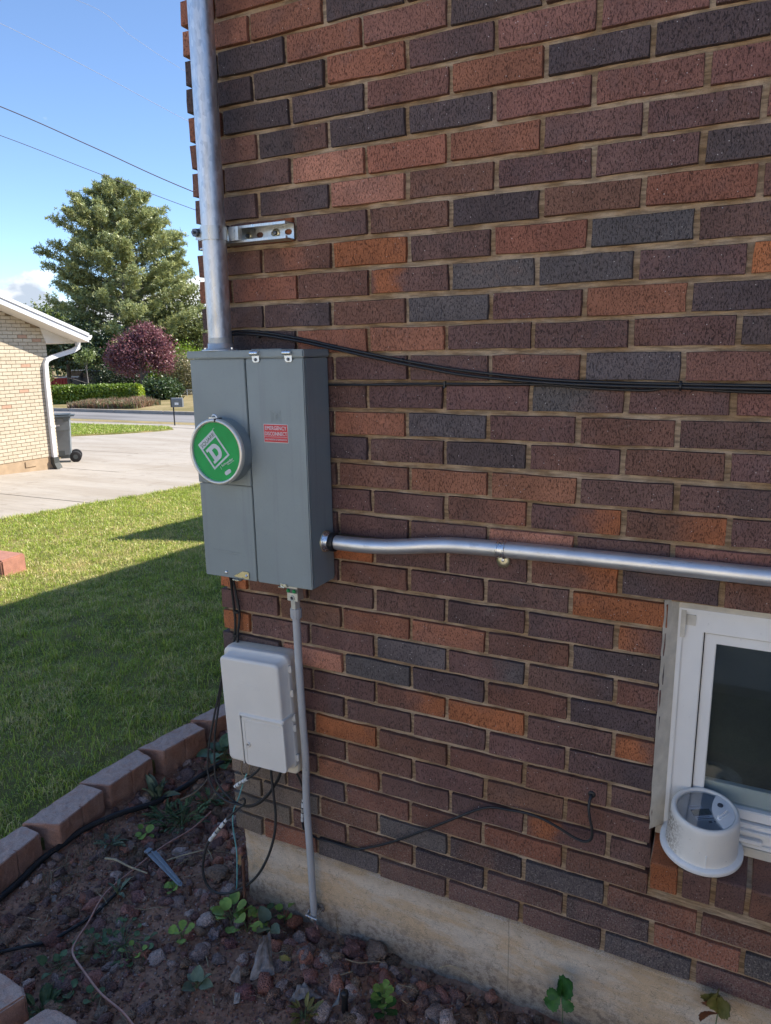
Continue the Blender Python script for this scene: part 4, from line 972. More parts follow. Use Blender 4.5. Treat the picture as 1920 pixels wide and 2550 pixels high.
text('lettering', 'Schneider', 0.0085, 'print_white', logo, a + V(0, -0.0006, 0), d, dn, 0.0002, 'LEFT', wd_)
text('lettering', 'Electric', 0.0042, 'print_white', logo, a + d * wd_ * 0.45 - dn * 0.0042 + V(0, -0.0006, 0), d, dn, 0.0002, 'LEFT', wd_ * 0.55)
text('lettering', 'TM', 0.0045, 'print_white', logo, C3(392, 395) + V(0, -0.0006, 0), ax, az, 0.0002)
text('lettering', '|', 0.009, 'print_white', logo, C3(505, 930) + V(0, -0.0006, 0), d, dn, 0.0002)
m = MB(); pc = C3(600, 975); pr = 0.0052; hl = 0.0062
pp = [pc + d * (hl * s_ + pr * math.cos(t_) * 1.0) + dn * pr * math.sin(t_) for s_, r0 in ((1, -math.pi / 2), (-1, math.pi / 2)) for t_ in np.linspace(r0, r0 + math.pi, 8)]
m.prism([p_ + V(0, -0.0003, 0) for p_ in pp], (0, -0.0004, 0)); m.build('logo_pill', 'cover_silver', logo)

# service mast ------------------------------------------------------
MC = (0.1222, -0.078); MR = 0.0303; KM = MR / 0.0362
mast = thing('service_mast', 'galvanised steel conduit mast rising from the grey service panel', 'conduit', (MC[0], MC[1], PZ1))
m = MB(); m.tube([(MC[0] + (z - 1.76) * 0.006, MC[1], z) for z in np.linspace(1.772, 3.6, 12)], MR, 36); m.build('pipe', 'galvanised', mast)
m = MB(); m.lathe([(0.058 * KM, 0.0), (0.058 * KM, 0.003), (0.044 * KM, 0.004), (0.0395 * KM, 0.006), (0.0385 * KM, 0.018), (0.0375 * KM, 0.0185)], 40, (MC[0], MC[1], PZ1 + 0.0022)); hub = m.build('hub', 'aluminium_lug', mast)
m = MB(); 
for k in range(5): m.lathe([(0.0358 * KM, 0), (0.0374 * KM, 0.0013), (0.0358 * KM, 0.0026)], 36, (MC[0], MC[1], PZ1 + 0.0212 + k * 0.0027), (0, 0, 1), True, False)
m.lathe([(0.0357 * KM, 0), (0.0357 * KM, 0.05)], 36, (MC[0], MC[1], PZ1 + 0.012), (0, 0, 1), True, False); m.build('thread', 'aluminium_lug', mast)
m = MB()
for sx_, sy_ in ((0.062, -0.012), (-0.02, 0.055), (-0.052, -0.020)): m.cyl((MC[0] + sx_ * 0.72, MC[1] + sy_ * 0.72, PZ1 + 0.005), (MC[0] + sx_ * 0.72, MC[1] + sy_ * 0.72, PZ1 + 0.010), 0.005, 6)
m.build('hub_screw', 'zinc_bright', hub)
m = MB(); m.box((0.232, -0.095, PZ1 + 0.002), (0.325, -0.040, PZ1 + 0.0045)); m.build('closing_plate', 'panel_enamel', pan, None, 0.001)
# strut bracket on the brick, with pipe clamp
st = thing('strut_bracket', 'slotted zinc strut channel bolted to brick beside the mast', 'bracket', (0.22, -0.02, 2.02))
SX0, SX1, SZc, SH = 0.075, 0.3155, 2.0265, 0.0200
m = MB()
# channel back plate with slots (built as strips), side walls and inturned lips
slots = [(0.200, 0.222), (0.246, 0.268), (0.288, 0.310)]
xs = [SX0] + [v for s_ in slots for v in s_] + [SX1]
yb = -0.0035
for i in range(0, len(xs), 2): m.box((xs[i], yb, SZc - SH), (xs[i + 1], yb + 0.0025, SZc + SH))
for a, b in slots:
    m.box((a, yb, SZc + 0.0068), (b, yb + 0.0025, SZc + SH)); m.box((a, yb, SZc - SH), (b, yb + 0.0025, SZc - 0.0068))
    for cx_, sg in ((a, 1), (b, -1)):   # rounded slot ends
        for zs in (1, -1): m.prism([(cx_, yb, SZc + zs * 0.0068), (cx_ + sg * 0.0062, yb, SZc + zs * 0.0068), (cx_ + sg * 0.0018, yb, SZc + zs * 0.0042), (cx_, yb, SZc)], (0, 0.0025, 0))
for sg in (1, -1):
    m.box((SX0, -0.0412, SZc + sg * SH - (0.0025 if sg > 0 else 0)), (SX1, yb, SZc + sg * SH + (0 if sg > 0 else 0.0025)))
    z1 = SZc + sg * (SH - 0.0062); m.box((SX0, -0.0412, min(z1, SZc + sg * (SH - 0.0025))), (SX1, -0.0387, max(z1, SZc + sg * (SH - 0.0025))))
    m.box((SX0, -0.0387, min(z1, z1 + sg * 0.0024)), (SX1, -0.0320, max(z1, z1 + sg * 0.0024)))
m.build('channel', 'strut_zinc', st)
for bx0, wr in ((0.176, 0.009), (0.262, 0.0112)):
    m = MB(); m.lathe([(wr, 0.0), (wr, 0.002), (0.004, 0.002)], 24, (bx0, yb, SZc), (0, -1, 0)); ws = m.build('washer', 'zinc_yellow', st)
    m = MB(); m.lathe([(0.0058, 0.002), (0.0052, 0.008), (0.0, 0.009)], 6, (bx0, yb, SZc), (0, -1, 0), False); m.build('bolt', 'steel_dark', ws)
# clamp halves wrapping the mast
m = MB(); n_ = 40; z0, z1 = SZc - 0.0165, SZc + 0.0165
mx = MC[0] + 0.0016
for k in range(n_):
    a0 = math.radians(-232) + k / n_ * math.radians(284); a1 = math.radians(-232) + (k + 1) / n_ * math.radians(284)
    ro_, ri_ = MR + 0.0031, MR + 0.0004
    qd = [(mx + r_ * math.cos(a_), MC[1] + r_ * math.sin(a_)) for a_, r_ in ((a0, ri_), (a0, ro_), (a1, ro_), (a1, ri_))]
    m.prism([(x_, y_, z0) for x_, y_ in qd], (0, 0, z1 - z0))
m.box((mx + 0.030, -0.058, z0), (mx + 0.060, -0.0415, z1)); m.box((mx + 0.0335, -0.060, SZc - 0.012), (mx + 0.049, -0.0385, SZc + 0.012))
clp = m.build('pipe_clamp', 'strut_zinc', st)
m = MB(); ex = mx - MR - 0.012
m.box((ex - 0.004, -0.082, z0 + 0.004), (mx - MR + 0.004, -0.078, z1 - 0.004)); m.box((ex - 0.004, -0.094, z0 + 0.004), (mx - MR + 0.006, -0.0905, z1 - 0.004)); m.build('clamp_ear', 'strut_zinc', clp)
m = MB(); m.cyl((ex + 0.002, -0.112, SZc + 0.004), (ex + 0.002, -0.060, SZc + 0.004), 0.0034, 10); m.cyl((ex + 0.002, -0.104, SZc + 0.004), (ex + 0.002, -0.094, SZc + 0.004), 0.0105, 6, None, False); m.cyl((ex + 0.002, -0.078, SZc + 0.004), (ex + 0.002, -0.068, SZc + 0.004), 0.0105, 6, None, False); m.build('clamp_bolt', 'steel_dark', clp)
m = MB(); m.cyl((mx - MR - 0.016, -0.078, SZc - 0.033), (mx - MR + 0.004, -0.074, SZc - 0.031), 0.0034, 10); m.build('clamp_pin', 'zinc_bright', clp)

# horizontal EMT conduit --------------------------------------------
emt = thing('metal_conduit', 'shiny bent steel conduit running right from the panel along brick', 'conduit', (0.9, -0.022, 1.27))
path = [(0.418, -0.049, 1.2478)] + [tuple(at_y(x_, y_, Y_)) for x_, y_, Y_ in ((860, 1353.5, -0.049), (892, 1357, -0.048), (926, 1359.6, -0.0465), (959, 1361, -0.044), (990, 1361, -0.040), (1022, 1360, -0.036), (1050, 1358.6, -0.032), (1078, 1357.8, -0.028), (1115, 1357.6, -0.0245), (1152, 1359.4, -0.0225), (1238, 1366.5, -0.022), (1400, 1382, -0.022), (1650, 1408, -0.022), (1920, 1437, -0.022))] + [(x_, -0.0220, at_y(1920, 1437, -0.022)[2] + 0.003 * (x_ - 1.44)) for x_ in (1.85, 2.3, 2.8, 3.8, 4.9)]
m = MB(); m.tube(spline(path, 7), 0.0194, 28); m.build('pipe', 'emt_steel', emt)
m = MB(); m.lathe([(0.026, 0.0), (0.026, 0.004), (0.0225, 0.0045), (0.0225, 0.013), (0.0205, 0.014), (0.0205, 0.024)], 32, (PX1 + 0.002, -0.049, 1.2478), (1, 0, 0)); m.build('connector', 'zinc_bright', emt)
m = MB(); m.lathe([(0.0285, 0.0), (0.0285, 0.002), (0.026, 0.0022)], 32, (PX1 + 0.0018, -0.049, 1.2478), (1, 0, 0)); m.build('sealing_washer', 'zinc_yellow', emt)
m = MB(); m.lathe([(0.0195, 0.0), (0.0245, 0.001), (0.0255, 0.004), (0.0255, 0.011), (0.0245, 0.015), (0.0195, 0.016)], 32, (PX1 + 0.0185, -0.049, 1.2478), (1, 0, 0)); bsh = m.build('bushing', 'black_plastic', emt)
m = MB(); m.box((PX1 + 0.0195, -0.0755, 1.243), (PX1 + 0.0335, -0.0735, 1.252)); m.build('bushing_tab', 'black_plastic', bsh)
sxp = at_y(1249, 1367.5, -0.022)[0]; ZS = at_y(1249, 1367.5, -0.022)[2]
m = MB()
for off in (-0.0085, 0.0085): m.lathe([(0.0196, -0.0024), (0.0222, -0.0016), (0.0222, 0.0016), (0.0196, 0.0024)], 32, (sxp + off, -0.0220, ZS), (1, 0, 0), True, False)
m.lathe([(0.0202, -0.0085), (0.0204, 0.0), (0.0202, 0.0085)], 32, (sxp, -0.0220, ZS), (1, 0, 0), True, False)
m.box((sxp - 0.0085, -0.0025, ZS - 0.040), (sxp + 0.0085, -0.0005, ZS - 0.017)); strp = m.build('strap', 'zinc_bright', emt)
wz = at_y(780 + 1272 / 2.687, 1280 + 315 / 2.687, -0.004)
m = MB(); m.lathe([(0.0165, 0.0), (0.0165, 0.0018), (0.006, 0.0030), (0.0, 0.0030)], 28, (wz[0], -0.0028, wz[2]), (0, -1, 0)); m.build('fender_washer', 'zinc_yellow', strp)
m = MB(); m.lathe([(0.0048, 0.003), (0.0042, 0.0065), (0.0, 0.0075)], 6, (wz[0], -0.0028, wz[2] + 0.003), (0, -1, 0), False); m.build('strap_screw', 'zinc_bright', strp)

# grounding conduit --------------------------------------------------
gc = thing('ground_conduit', 'thin grey plastic conduit dropping from panel to the foundation', 'conduit', (0.303, -0.03, 0.05))
gtop = at_y(500 + 875 / 3.687, 1400 + 470 / 3.687, -0.062)
gpts = [(gtop[0], -0.062, gtop[2]), (at_y(500 + 905 / 3.687, 1400 + 1000 / 3.687, -0.056)), at_y(500 + 932 / 3.687, 1400 + 1400 / 3.687, -0.050), at_y(500 + 962 / 3.687, 1400 + 1800 / 3.687, -0.044), at_y(763, 1990, -0.036), at_y(772, 2120, -0.030), at_y(780, 2240, -0.026), at_y(783, 2280, -0.024)]
m = MB(); m.tube(spline(gpts, 5), 0.0108, 20); m.build('pipe', 'pvc_grey', gc)
g0 = np.array(gpts[0]); up_ = g0 - np.array(gpts[1]); up_ /= np.linalg.norm(up_)
m = MB(); m.lathe([(0.0150, -0.012), (0.0158, -0.010), (0.0158, 0.014), (0.0145, 0.0165)], 12, g0, up_, False); m.build('coupling', 'pvc_grey', gc)
m = MB(); hx = g0 + up_ * 0.0165; m.lathe([(0.0135, 0), (0.0135, 0.022), (0.012, 0.024)], 6, hx, up_, False); hexo = m.build('hex_hub', 'aluminium_lug', gc)
bb = hx + up_ * 0.023; bz1 = 1.1335
m = MB(); m.box((bb[0] - 0.0175, bb[1] - 0.013, bb[2]), (bb[0] + 0.0165, bb[1] + 0.016, bz1)); blk = m.build('bonding_block', 'aluminium_lug', gc, None, 0.0012)
bh = bz1 - bb[2]
m = MB(); m.lathe([(0.0078, 0.0), (0.0078, 0.003), (0.0052, 0.0032), (0.0050, 0.0008), (0.0, 0.0006)], 20, (bb[0] - 0.001, bb[1] - 0.013, bb[2] + bh * 0.16), (0, -1, 0)); m.build('lug_ring', 'aluminium_lug', blk)
m = MB(); m.cyl((bb[0] - 0.001, bb[1] - 0.0137, bb[2] + bh * 0.16), (bb[0] - 0.001, bb[1] - 0.0145, bb[2] + bh * 0.16), 0.0046, 16); m.build('lug_hole', 'panel_dark_gap', blk)
for rz in (0.52, 0.84):
    m = MB(); m.box((bb[0] - 0.0165, bb[1] - 0.0148, bb[2] + bh * rz - 0.006), (bb[0] + 0.0155, bb[1] - 0.0132, bb[2] + bh * rz + 0.0062)); pl_ = m.build('terminal_slot', 'steel_dark', blk)
    for sx_ in (-0.0105, 0.0078):
        m = MB(); m.lathe([(0.0052, 0.0), (0.0050, 0.003), (0.0018, 0.0042), (0.0, 0.0042)], 14, (bb[0] + sx_, bb[1] - 0.0149, bb[2] + bh * rz), (0, -1, 0)); m.build('ground_screw', 'screw_green', pl_)
ge = np.array(gpts[-1])
m = MB(); m.box((ge[0] - 0.016, -0.0325, ge[2] + 0.006), (ge[0] - 0.0135, 0.0, ge[2] + 0.022)); m.box((ge[0] + 0.0135, -0.0325, ge[2] + 0.006), (ge[0] + 0.016, 0.0, ge[2] + 0.022)); m.box((ge[0] - 0.02, -0.0035, ge[2] + 0.004), (ge[0] + 0.022, -0.001, ge[2] + 0.026))
clm = m.build('clamp', 'zinc_bright', gc)
m = MB(); m.cyl((ge[0] - 0.020, -0.041, ge[2] + 0.008), (ge[0] + 0.020, -0.041, ge[2] + 0.005), 0.0025, 8); m.box((ge[0] - 0.021, -0.042, ge[2] + 0.004), (ge[0] - 0.016, -0.030, ge[2] + 0.012)); m.build('clamp_screw', 'zinc_bright', clm)
m = MB(); m.lathe([(0.010, 0.0), (0.0115, -0.004), (0.007, -0.016), (0.0, -0.018)], 14, (ge[0], ge[1] - 0.006, ge[2] + 0.003)); m.build('clamp_jaw', 'aluminium_lug', clm)
m = MB(); m.tube(spline([(ge[0] + 0.002, ge[1], ge[2] + 0.004), (ge[0] + 0.006, ge[1] - 0.006, ge[2] - 0.03), (ge[0] + 0.016, -0.035, 0.015), (ge[0] + 0.020, -0.05, -0.03)], 6), 0.0025, 8); m.build('ground_wire', 'copper', gc)

# telephone / internet interface box ----------------------------------
nid = thing('utility_box', 'pale grey plastic utility box with small lower door on brick wall', 'utility box', (0.17, -0.05, 0.52))
th = math.radians(2.2); Rn = np.array(((math.cos(th), 0, -math.sin(th)), (0, 1, 0), (math.sin(th), 0, math.cos(th)))); NC = V(0.1775, 0, 0.735)
def nid_obj(m, name, mat, par, bev=0.0, seg=3):
    m.v = [tuple(NC + Rn @ (np.array(q) - NC)) for q in m.v]; return m.build(name, mat, par, None, bev, seg)
def rrect(x0, x1, z0, z1, r, y, n_=6):
    out = []
    for cx_, cz_, a0 in ((x1 - r, z0 + r, -math.pi / 2), (x1 - r, z1 - r, 0), (x0 + r, z1 - r, math.pi / 2), (x0 + r, z0 + r, math.pi)):
        for k in range(n_ + 1): a = a0 + k / n_ * math.pi / 2; out.append((cx_ + r * math.cos(a), y, cz_ + r * math.sin(a)))
    return out
def loft(m, rings, smooth=True, close=True):
    n_ = len(rings[0]); vs = [q for r_ in rings for q in r_]
    fs = [(i * n_ + k, i * n_ + (k + 1) % n_, (i + 1) * n_ + (k + 1) % n_, (i + 1) * n_ + k) for i in range(len(rings) - 1) for k in range(n_)]
    m.add(vs, fs, smooth)
    if close: m.add(rings[-1], [tuple(range(n_))])
    return m
m = loft(MB(), [rrect(0.040, 0.272, 0.520, 0.897, 0.022, -0.002), rrect(0.040, 0.272, 0.520, 0.897, 0.022, -0.036), rrect(0.043, 0.269, 0.523, 0.894, 0.020, -0.040)]); nid_obj(m, 'back_box', 'utility_plastic_base', nid)
m = loft(MB(), [rrect(0.046, 0.274, 0.546, 0.898, 0.022, -0.0405), rrect(0.046, 0.274, 0.546, 0.898, 0.022, -0.052), rrect(0.050, 0.2725, 0.549, 0.896, 0.021, -0.056), rrect(0.064, 0.272, 0.560, 0.889, 0.016, -0.0565), rrect(0.0655, 0.2715, 0.5615, 0.8875, 0.016, -0.092), rrect(0.0668, 0.2708, 0.563, 0.886, 0.014, -0.0965), rrect(0.0695, 0.268, 0.566, 0.883, 0.012, -0.0995), rrect(0.0735, 0.264, 0.570, 0.879, 0.010, -0.1005)])
lid = nid_obj(m, 'lid', 'utility_plastic', nid)
# lower door: raised ledge along the top and left, panel below
m = loft(MB(), [rrect(0.1275, 0.2745, 0.5605, 0.7135, 0.012, -0.095), rrect(0.1275, 0.2745, 0.5605, 0.7135, 0.012, -0.1015), rrect(0.1295, 0.2735, 0.562, 0.7115, 0.011, -0.1035)]); sdr = nid_obj(m, 'small_door', 'utility_plastic', nid)
m = MB(); zt = 0.7165; m.prism([(0.1235, -0.0985, zt + 0.008), (0.2755, -0.0985, zt + 0.008), (0.2755, -0.107, zt + 0.002), (0.2755, -0.107, zt - 0.0005), (0.2755, -0.0985, zt - 0.001), (0.1235, -0.0985, zt - 0.001), (0.1235, -0.107, zt - 0.0005), (0.1235, -0.107, zt + 0.002)][:4] + [(0.1235, -0.107, zt + 0.002)], (0, 0, -0.003))
m.box((0.2675, -0.103, zt - 0.002), (0.2785, -0.055, zt + 0.007)); m.box((0.1215, -0.1045, 0.5615), (0.1255, -0.0985, zt + 0.004)); nid_obj(m, 'door_ledge', 'utility_plastic', lid, 0.0018)
m = MB(); m.box((0.1262, -0.1018, 0.561), (0.1276, -0.0985, 0.712)); m.box((0.1262, -0.1018, 0.7137), (0.272, -0.0985, 0.7152)); nid_obj(m, 'door_seam', 'panel_dark_gap', lid)
m = MB(); m.box((0.1365, -0.1047, 0.564), (0.1395, -0.1030, 0.702)); m.box((0.1365, -0.1047, 0.700), (0.268, -0.1030, 0.7030)); nid_obj(m, 'door_rib', 'utility_plastic', sdr, 0.0006, 1)
m = MB(); m.lathe([(0.0078, 0.103), (0.0078, 0.1075), (0.0062, 0.1085), (0.0050, 0.1085), (0.0046, 0.1055)], 24, (0.1465, 0, 0.6275), (0, -1, 0)); lk = nid_obj(m, 'lock', 'utility_plastic', sdr)
m = MB(); m.cyl((0.1465, -0.1055, 0.6275), (0.1465, -0.1065, 0.6275), 0.0030, 6, None, False); nid_obj(m, 'lock_screw', 'steel_dark', lk)
for z_, side in ((0.820, -1), (0.638, -1)):
    m = MB(); m.box((0.0335, -0.060, z_), (0.0475, -0.044, z_ + 0.018)); nid_obj(m, 'latch_tab', 'utility_plastic', nid, 0.0015)
for z_ in (0.848, 0.775, 0.700, 0.668, 0.575):
    m = MB(); m.cyl((0.2775, -0.050, z_), (0.2775, -0.050, z_ + 0.020), 0.0042, 10); m.box((0.2715, -0.0545, z_ + 0.002), (0.2775, -0.0455, z_ + 0.018)); nid_obj(m, 'hinge', 'utility_plastic', nid)
m = MB(); r2 = random.Random(9)
for ln, (x0, x1) in enumerate(((0.135, 0.165), (0.115, 0.205), (0.118, 0.212))):
    m.box((x0, -0.1010, 0.818 - ln * 0.0085), (x1, -0.1002, 0.8195 - ln * 0.0085))
nid_obj(m, 'moulded_line', 'utility_plastic', lid)

# ------------------------------------------------------------------ cables
def cable(name, label, pts, r, mat='black_cable', n=8, div=6, cat='cable', group=None):
    m = MB(); m.tube(spline(pts, div), r, n); o_ = m.build(name, mat)
    return tag(o_, label, cat, group) if label else o_
A = at_y
c1 = [A(566, 838, -0.030), A(580, 826, -0.024), A(615, 825, -0.016), A(665, 829, -0.010), A(757, 845, -0.008), A(850, 866, -0.007), A(950, 887, -0.007), A(1060, 908, -0.007), A(1170, 925, -0.007), A(1360, 945, -0.007), A(1528, 953, -0.006), A(1693, 957, -0.006), A(1920, 961, -0.006), A(2100, 963, -0.006), (1.9, -0.006, A(2100, 963, -0.006)[2]), (2.2, -0.006, A(2100, 963, -0.006)[2]), (3.2, -0.006, A(2100, 963, -0.006)[2]), (4.9, -0.006, A(2100, 963, -0.006)[2])]
ca = cable('coaxial_cable', 'upper black cable curving from behind the mast down to the right', c1, 0.0034, n=10)
m = MB(); q_ = A(1002, 897, -0.007); m.lathe([(0.0046, -0.003), (0.0052, 0), (0.0046, 0.003)], 12, q_, (0.9, 0, -0.4)); m.build('cable_clip', 'black_plastic', ca)
c2 = [A(560, 846, -0.034), A(578, 834, -0.024), A(615, 832, -0.018), A(665, 836, -0.013), A(757, 852, -0.012), A(850, 873, -0.011), A(950, 895, -0.012), A(1060, 917, -0.012), A(1170, 936, -0.012), A(1360, 953, -0.012), A(1528, 961, -0.011), A(1693, 965, -0.011), A(1920, 970, -0.011), A(2100, 974, -0.011), (1.9, -0.011, A(2100, 974, -0.011)[2]), (2.2, -0.011, A(2100, 974, -0.011)[2]), (3.2, -0.011, A(2100, 974, -0.011)[2]), (4.9, -0.011, A(2100, 974, -0.011)[2])]
cb = cable('coaxial_cable', 'lower of the two black cables sloping down from the mast', c2, 0.0034, n=10)
m = MB(); q_ = A(1695, 961, -0.008)
m.lathe([(0.0105, -0.0022), (0.0110, 0), (0.0105, 0.0022)], 14, q_, (1, 0, 0)); m.build('cable_tie', 'black_plastic', cb)
c3 = [A(806, 958, -0.004), A(900, 958.5, -0.004), A(1000, 956.5, -0.004), A(1107, 956, -0.004), A(1240, 957, -0.004), A(1360, 958, -0.004), A(1480, 967, -0.004), A(1610, 972, -0.004), A(1680, 966, -0.004), A(1920, 978, -0.004), (1.9, -0.004, A(1920, 978, -0.004)[2]), (2.2, -0.004, A(1920, 978, -0.004)[2]), (3.2, -0.004, A(1920, 978, -0.004)[2]), (4.9, -0.004, A(1920, 978, -0.004)[2])]
cc = cable('telephone_cable', 'thin straight black cable lying in the mortar joint right of panel', c3, 0.0030, n=8)
m = MB(); q_ = A(1108, 956, -0.004); m.box((q_[0] - 0.0022, -0.0085, q_[2] - 0.008), (q_[0] + 0.0022, 0.0, q_[2] + 0.006)); m.lathe([(0.0028, 0), (0.0, 0.0018)], 8, (q_[0] - 0.001, -0.0085, q_[2] - 0.009), (0, -1, 0)); m.build('cable_clip', 'black_plastic', cc)
m = MB(); q_ = A(640, 826.5, -0.014)
for d_ in (0, ): m.box((q_[0] - 0.004, -0.014, q_[2] - 0.016), (q_[0] + 0.004, -0.004, q_[2] + 0.004))
m.build('cable_tie', 'black_plastic', ca)
c4 = [A(571, 1430, -0.028), A(575, 1446, -0.022), A(579, 1480, -0.014), A(583, 1515, -0.011), A(586, 1545, -0.011), A(585, 1580, -0.012), A(580, 1612, -0.016), A(577, 1640, -0.022)]
cd = cable('coaxial_cable', 'left of two black cables dropping from panel into utility box', c4, 0.0040, n=10)
c5 = [A(578, 1430, -0.020), A(582, 1450, -0.016), A(588, 1478, -0.012), A(593, 1505, -0.011), A(596.5, 1530, -0.011), A(595, 1555, -0.012), A(592, 1580, -0.013), A(592, 1640, -0.02)]
ce = cable('coaxial_cable', 'right of two black cables dropping from panel into utility box', c5, 0.0040, n=10)
for (px_, py_, host) in ((591, 1524, ce), (588, 1582, cd)):
    m = MB(); q_ = A(px_, py_, -0.013); m.lathe([(0.0085, -0.003), (0.0090, 0), (0.0085, 0.003)], 12, q_, (0, 0, 1)); m.lathe([(0.0025, 0), (0.0, 0.002)], 8, q_ + V(-0.004, -0.009, 0), (0, -1, 0)); m.build('cable_clip', 'black_plastic', host)
# looped cables hanging at the left of the box: crop [500,1930,780,2260] scale 5.95
L = lambda x_, y_, Y: at_y(500 + x_ / 5.95, 1930 + y_ / 5.95, Y)
U2 = lambda x_, y_, Y: at_y(540 + x_ / 5.821, 1580 + y_ / 5.821, Y)
l1 = [U2(85, 560, -0.018), U2(60, 690, -0.02), U2(20, 900, -0.02), A(532, 1790, -0.022), A(521, 1850, -0.025), A(517, 1910, -0.03), L(115, 0, -0.035), L(150, 120, -0.04), L(215, 240, -0.045), L(330, 350, -0.05), L(480, 420, -0.05), L(640, 452, -0.045), L(780, 440, -0.04), L(900, 370, -0.035), L(1010, 265, -0.03), L(1080, 150, -0.028), L(1140, 50, -0.028), A(700, 1915, -0.03), A(704, 1890, -0.03)]
cable('coaxial_cable', 'outer of two black cables looping down beside the utility box', l1, 0.0032, 'black_cable_dull', 8, 6)
l2 = [U2(95, 640, -0.016), U2(70, 760, -0.016), U2(45, 900, -0.017), A(543, 1770, -0.018), A(535, 1830, -0.02), A(534, 1890, -0.024), L(215, 10, -0.03), L(265, 140, -0.034), L(350, 260, -0.04), L(460, 365, -0.042), L(560, 425, -0.040), L(680, 470, -0.038), L(800, 452, -0.034), L(915, 385, -0.028), L(1020, 275, -0.024), L(1095, 160, -0.022), L(1165, 40, -0.022), A(703, 1905, -0.022)]
cable('coaxial_cable', 'inner of two black cables looping down beside the utility box', l2, 0.0032, 'black_cable_dull', 8, 6)
# big loop with connectors
l3 = [L(1045, -80, -0.03), L(1045, 0, -0.03), L(1062, 150, -0.032), L(1085, 350, -0.034), L(1108, 560, -0.036), L(1105, 760, -0.038), L(1075, 960, -0.042), L(1000, 1200, -0.048), L(880, 1430, -0.054), L(740, 1590, -0.06), L(560, 1700, -0.068), L(380, 1755, -0.075), L(210, 1735, -0.08), L(100, 1640, -0.082), L(45, 1500, -0.082), L(30, 1380, -0.08), L(50, 1200, -0.078), L(85, 1060, -0.074), L(140, 955, -0.07)]
big = cable('loop_cable', 'long black cable hanging in a wide loop below the utility box', l3, 0.0042, 'black_cable_dull', 10, 6)
l4 = [L(385, 655, -0.058), L(450, 590, -0.054), L(560, 500, -0.05), L(640, 430, -0.05), L(655, 385, -0.05), L(630, 350, -0.05), L(590, 370, -0.046)]
tl = cable('cable_tail', 'black cable tail rising from a taped connector to the loops', l4, 0.0036, 'black_cable_dull', 8, 5)
def connector(name, label, a, b, r, parent=None):
    t_ = b - a; ln = np.linalg.norm(t_); t_ = t_ / ln
    o_ = thing(name, label, 'connector', tuple((a + b) / 2)) if parent is None else parent
    secs = [(0.0, 0.10, 0.85, 'white_tape'), (0.10, 0.16, 0.75, 'black_plastic'), (0.16, 0.36, 1.0, 'white_tape'), (0.36, 0.42, 0.8, 'black_plastic'), (0.42, 0.58, 1.05, 'aluminium_lug'), (0.58, 0.63, 0.8, 'black_plastic'), (0.63, 0.80, 1.0, 'white_tape'), (0.80, 0.86, 0.78, 'aluminium_lug'), (0.86, 1.0, 0.95, 'white_tape')]
    for s0, s1, k, mt in secs:
        m = MB(); m.lathe([(r * k * 0.96, 0), (r * k, ln * (s1 - s0) * 0.2), (r * k, ln * (s1 - s0) * 0.8), (r * k * 0.96, ln * (s1 - s0))], 12, a + t_ * ln * s0, t_); m.build('sleeve', mt, o_)
    return o_
connector('coax_connector', 'white taped cable splice above the lava gravel', L(385, 655, -0.058), L(135, 965, -0.07), 0.0062)
connector('coax_connector', 'white and silver cable splice at the house corner under utility box', L(505, 170, -0.03), L(690, 55, -0.028), 0.0060)
cable('cable_tail', 'short dark cable from corner splice up into the utility box', [L(690, 55, -0.028), L(770, 0, -0.028), A(645, 1915, -0.028), A(655, 1895, -0.03)], 0.0034, 'black_cable_dull')
cable('thin_wire', 'thin brown wire curling under the utility box', [A(603, 1897, -0.02), A(601, 1918, -0.02), A(607, 1931, -0.02), A(618, 1926, -0.02), A(622, 1905, -0.02)], 0.0022, 'twig')
teal = [L(680, -20, -0.022), L(640, 80, -0.022), L(610, 180, -0.024), L(560, 340, -0.028), L(500, 480, -0.032), L(475, 600, -0.034), L(478, 760, -0.034), L(500, 930, -0.034), L(530, 1120, -0.034), L(538, 1350, -0.034), L(535, 1600, -0.036), L(525, 1760, -0.040), L(548, 1880, -0.045), L(610, 1960, -0.05)]
cable('ground_wire', 'thin teal insulated ground wire hanging down the house corner', teal, 0.0021, 'teal_wire', 8, 5, 'wire')
connector('coax_connector', 'white cable splice half hidden behind the grey ground conduit', A(755, 1990, -0.012), A(753, 2045, -0.012), 0.0052)
cable('cable_tail', 'short black cable from utility box to the splice by grey conduit', [A(738, 1925, -0.02), A(748, 1945, -0.016), A(756, 1970, -0.012), A(755, 1992, -0.012)], 0.003, 'black_cable_dull')
K2 = lambda x_, y_, Y=-0.006: at_y(740 + x_ / 2.975, 1900 + y_ / 2.975, Y)
K3 = lambda x_, y_, Y=-0.006: at_y(1000 + x_ / 1.811, 1850 + y_ / 1.811, Y)
wlp = [A(753, 2045, -0.012), A(756, 2062, -0.012), K2(70, 500), K2(140, 555), K2(230, 580), K2(330, 610), K2(430, 638, -0.008), K2(560, 622, -0.012), K2(720, 580, -0.018), K2(900, 515, -0.022), K2(1080, 445, -0.022), K2(1230, 385, -0.018), K2(1340, 345, -0.015), K2(1440, 328, -0.014), K3(480, 302, -0.014), K3(560, 316, -0.016), K3(640, 345, -0.018), K3(720, 390, -0.022), K3(780, 428, -0.026), K3(830, 445, -0.028), K3(856, 430, -0.028), K3(858, 385, -0.026), K3(847, 330, -0.022), K3(845, 280, -0.015), K3(855, 238, -0.004), K3(860, 228, 0.012)]
cable('wall_cable', 'slack black cable snaking across brick to a hole near the window', wlp, 0.0034, 'black_cable', 10, 5)
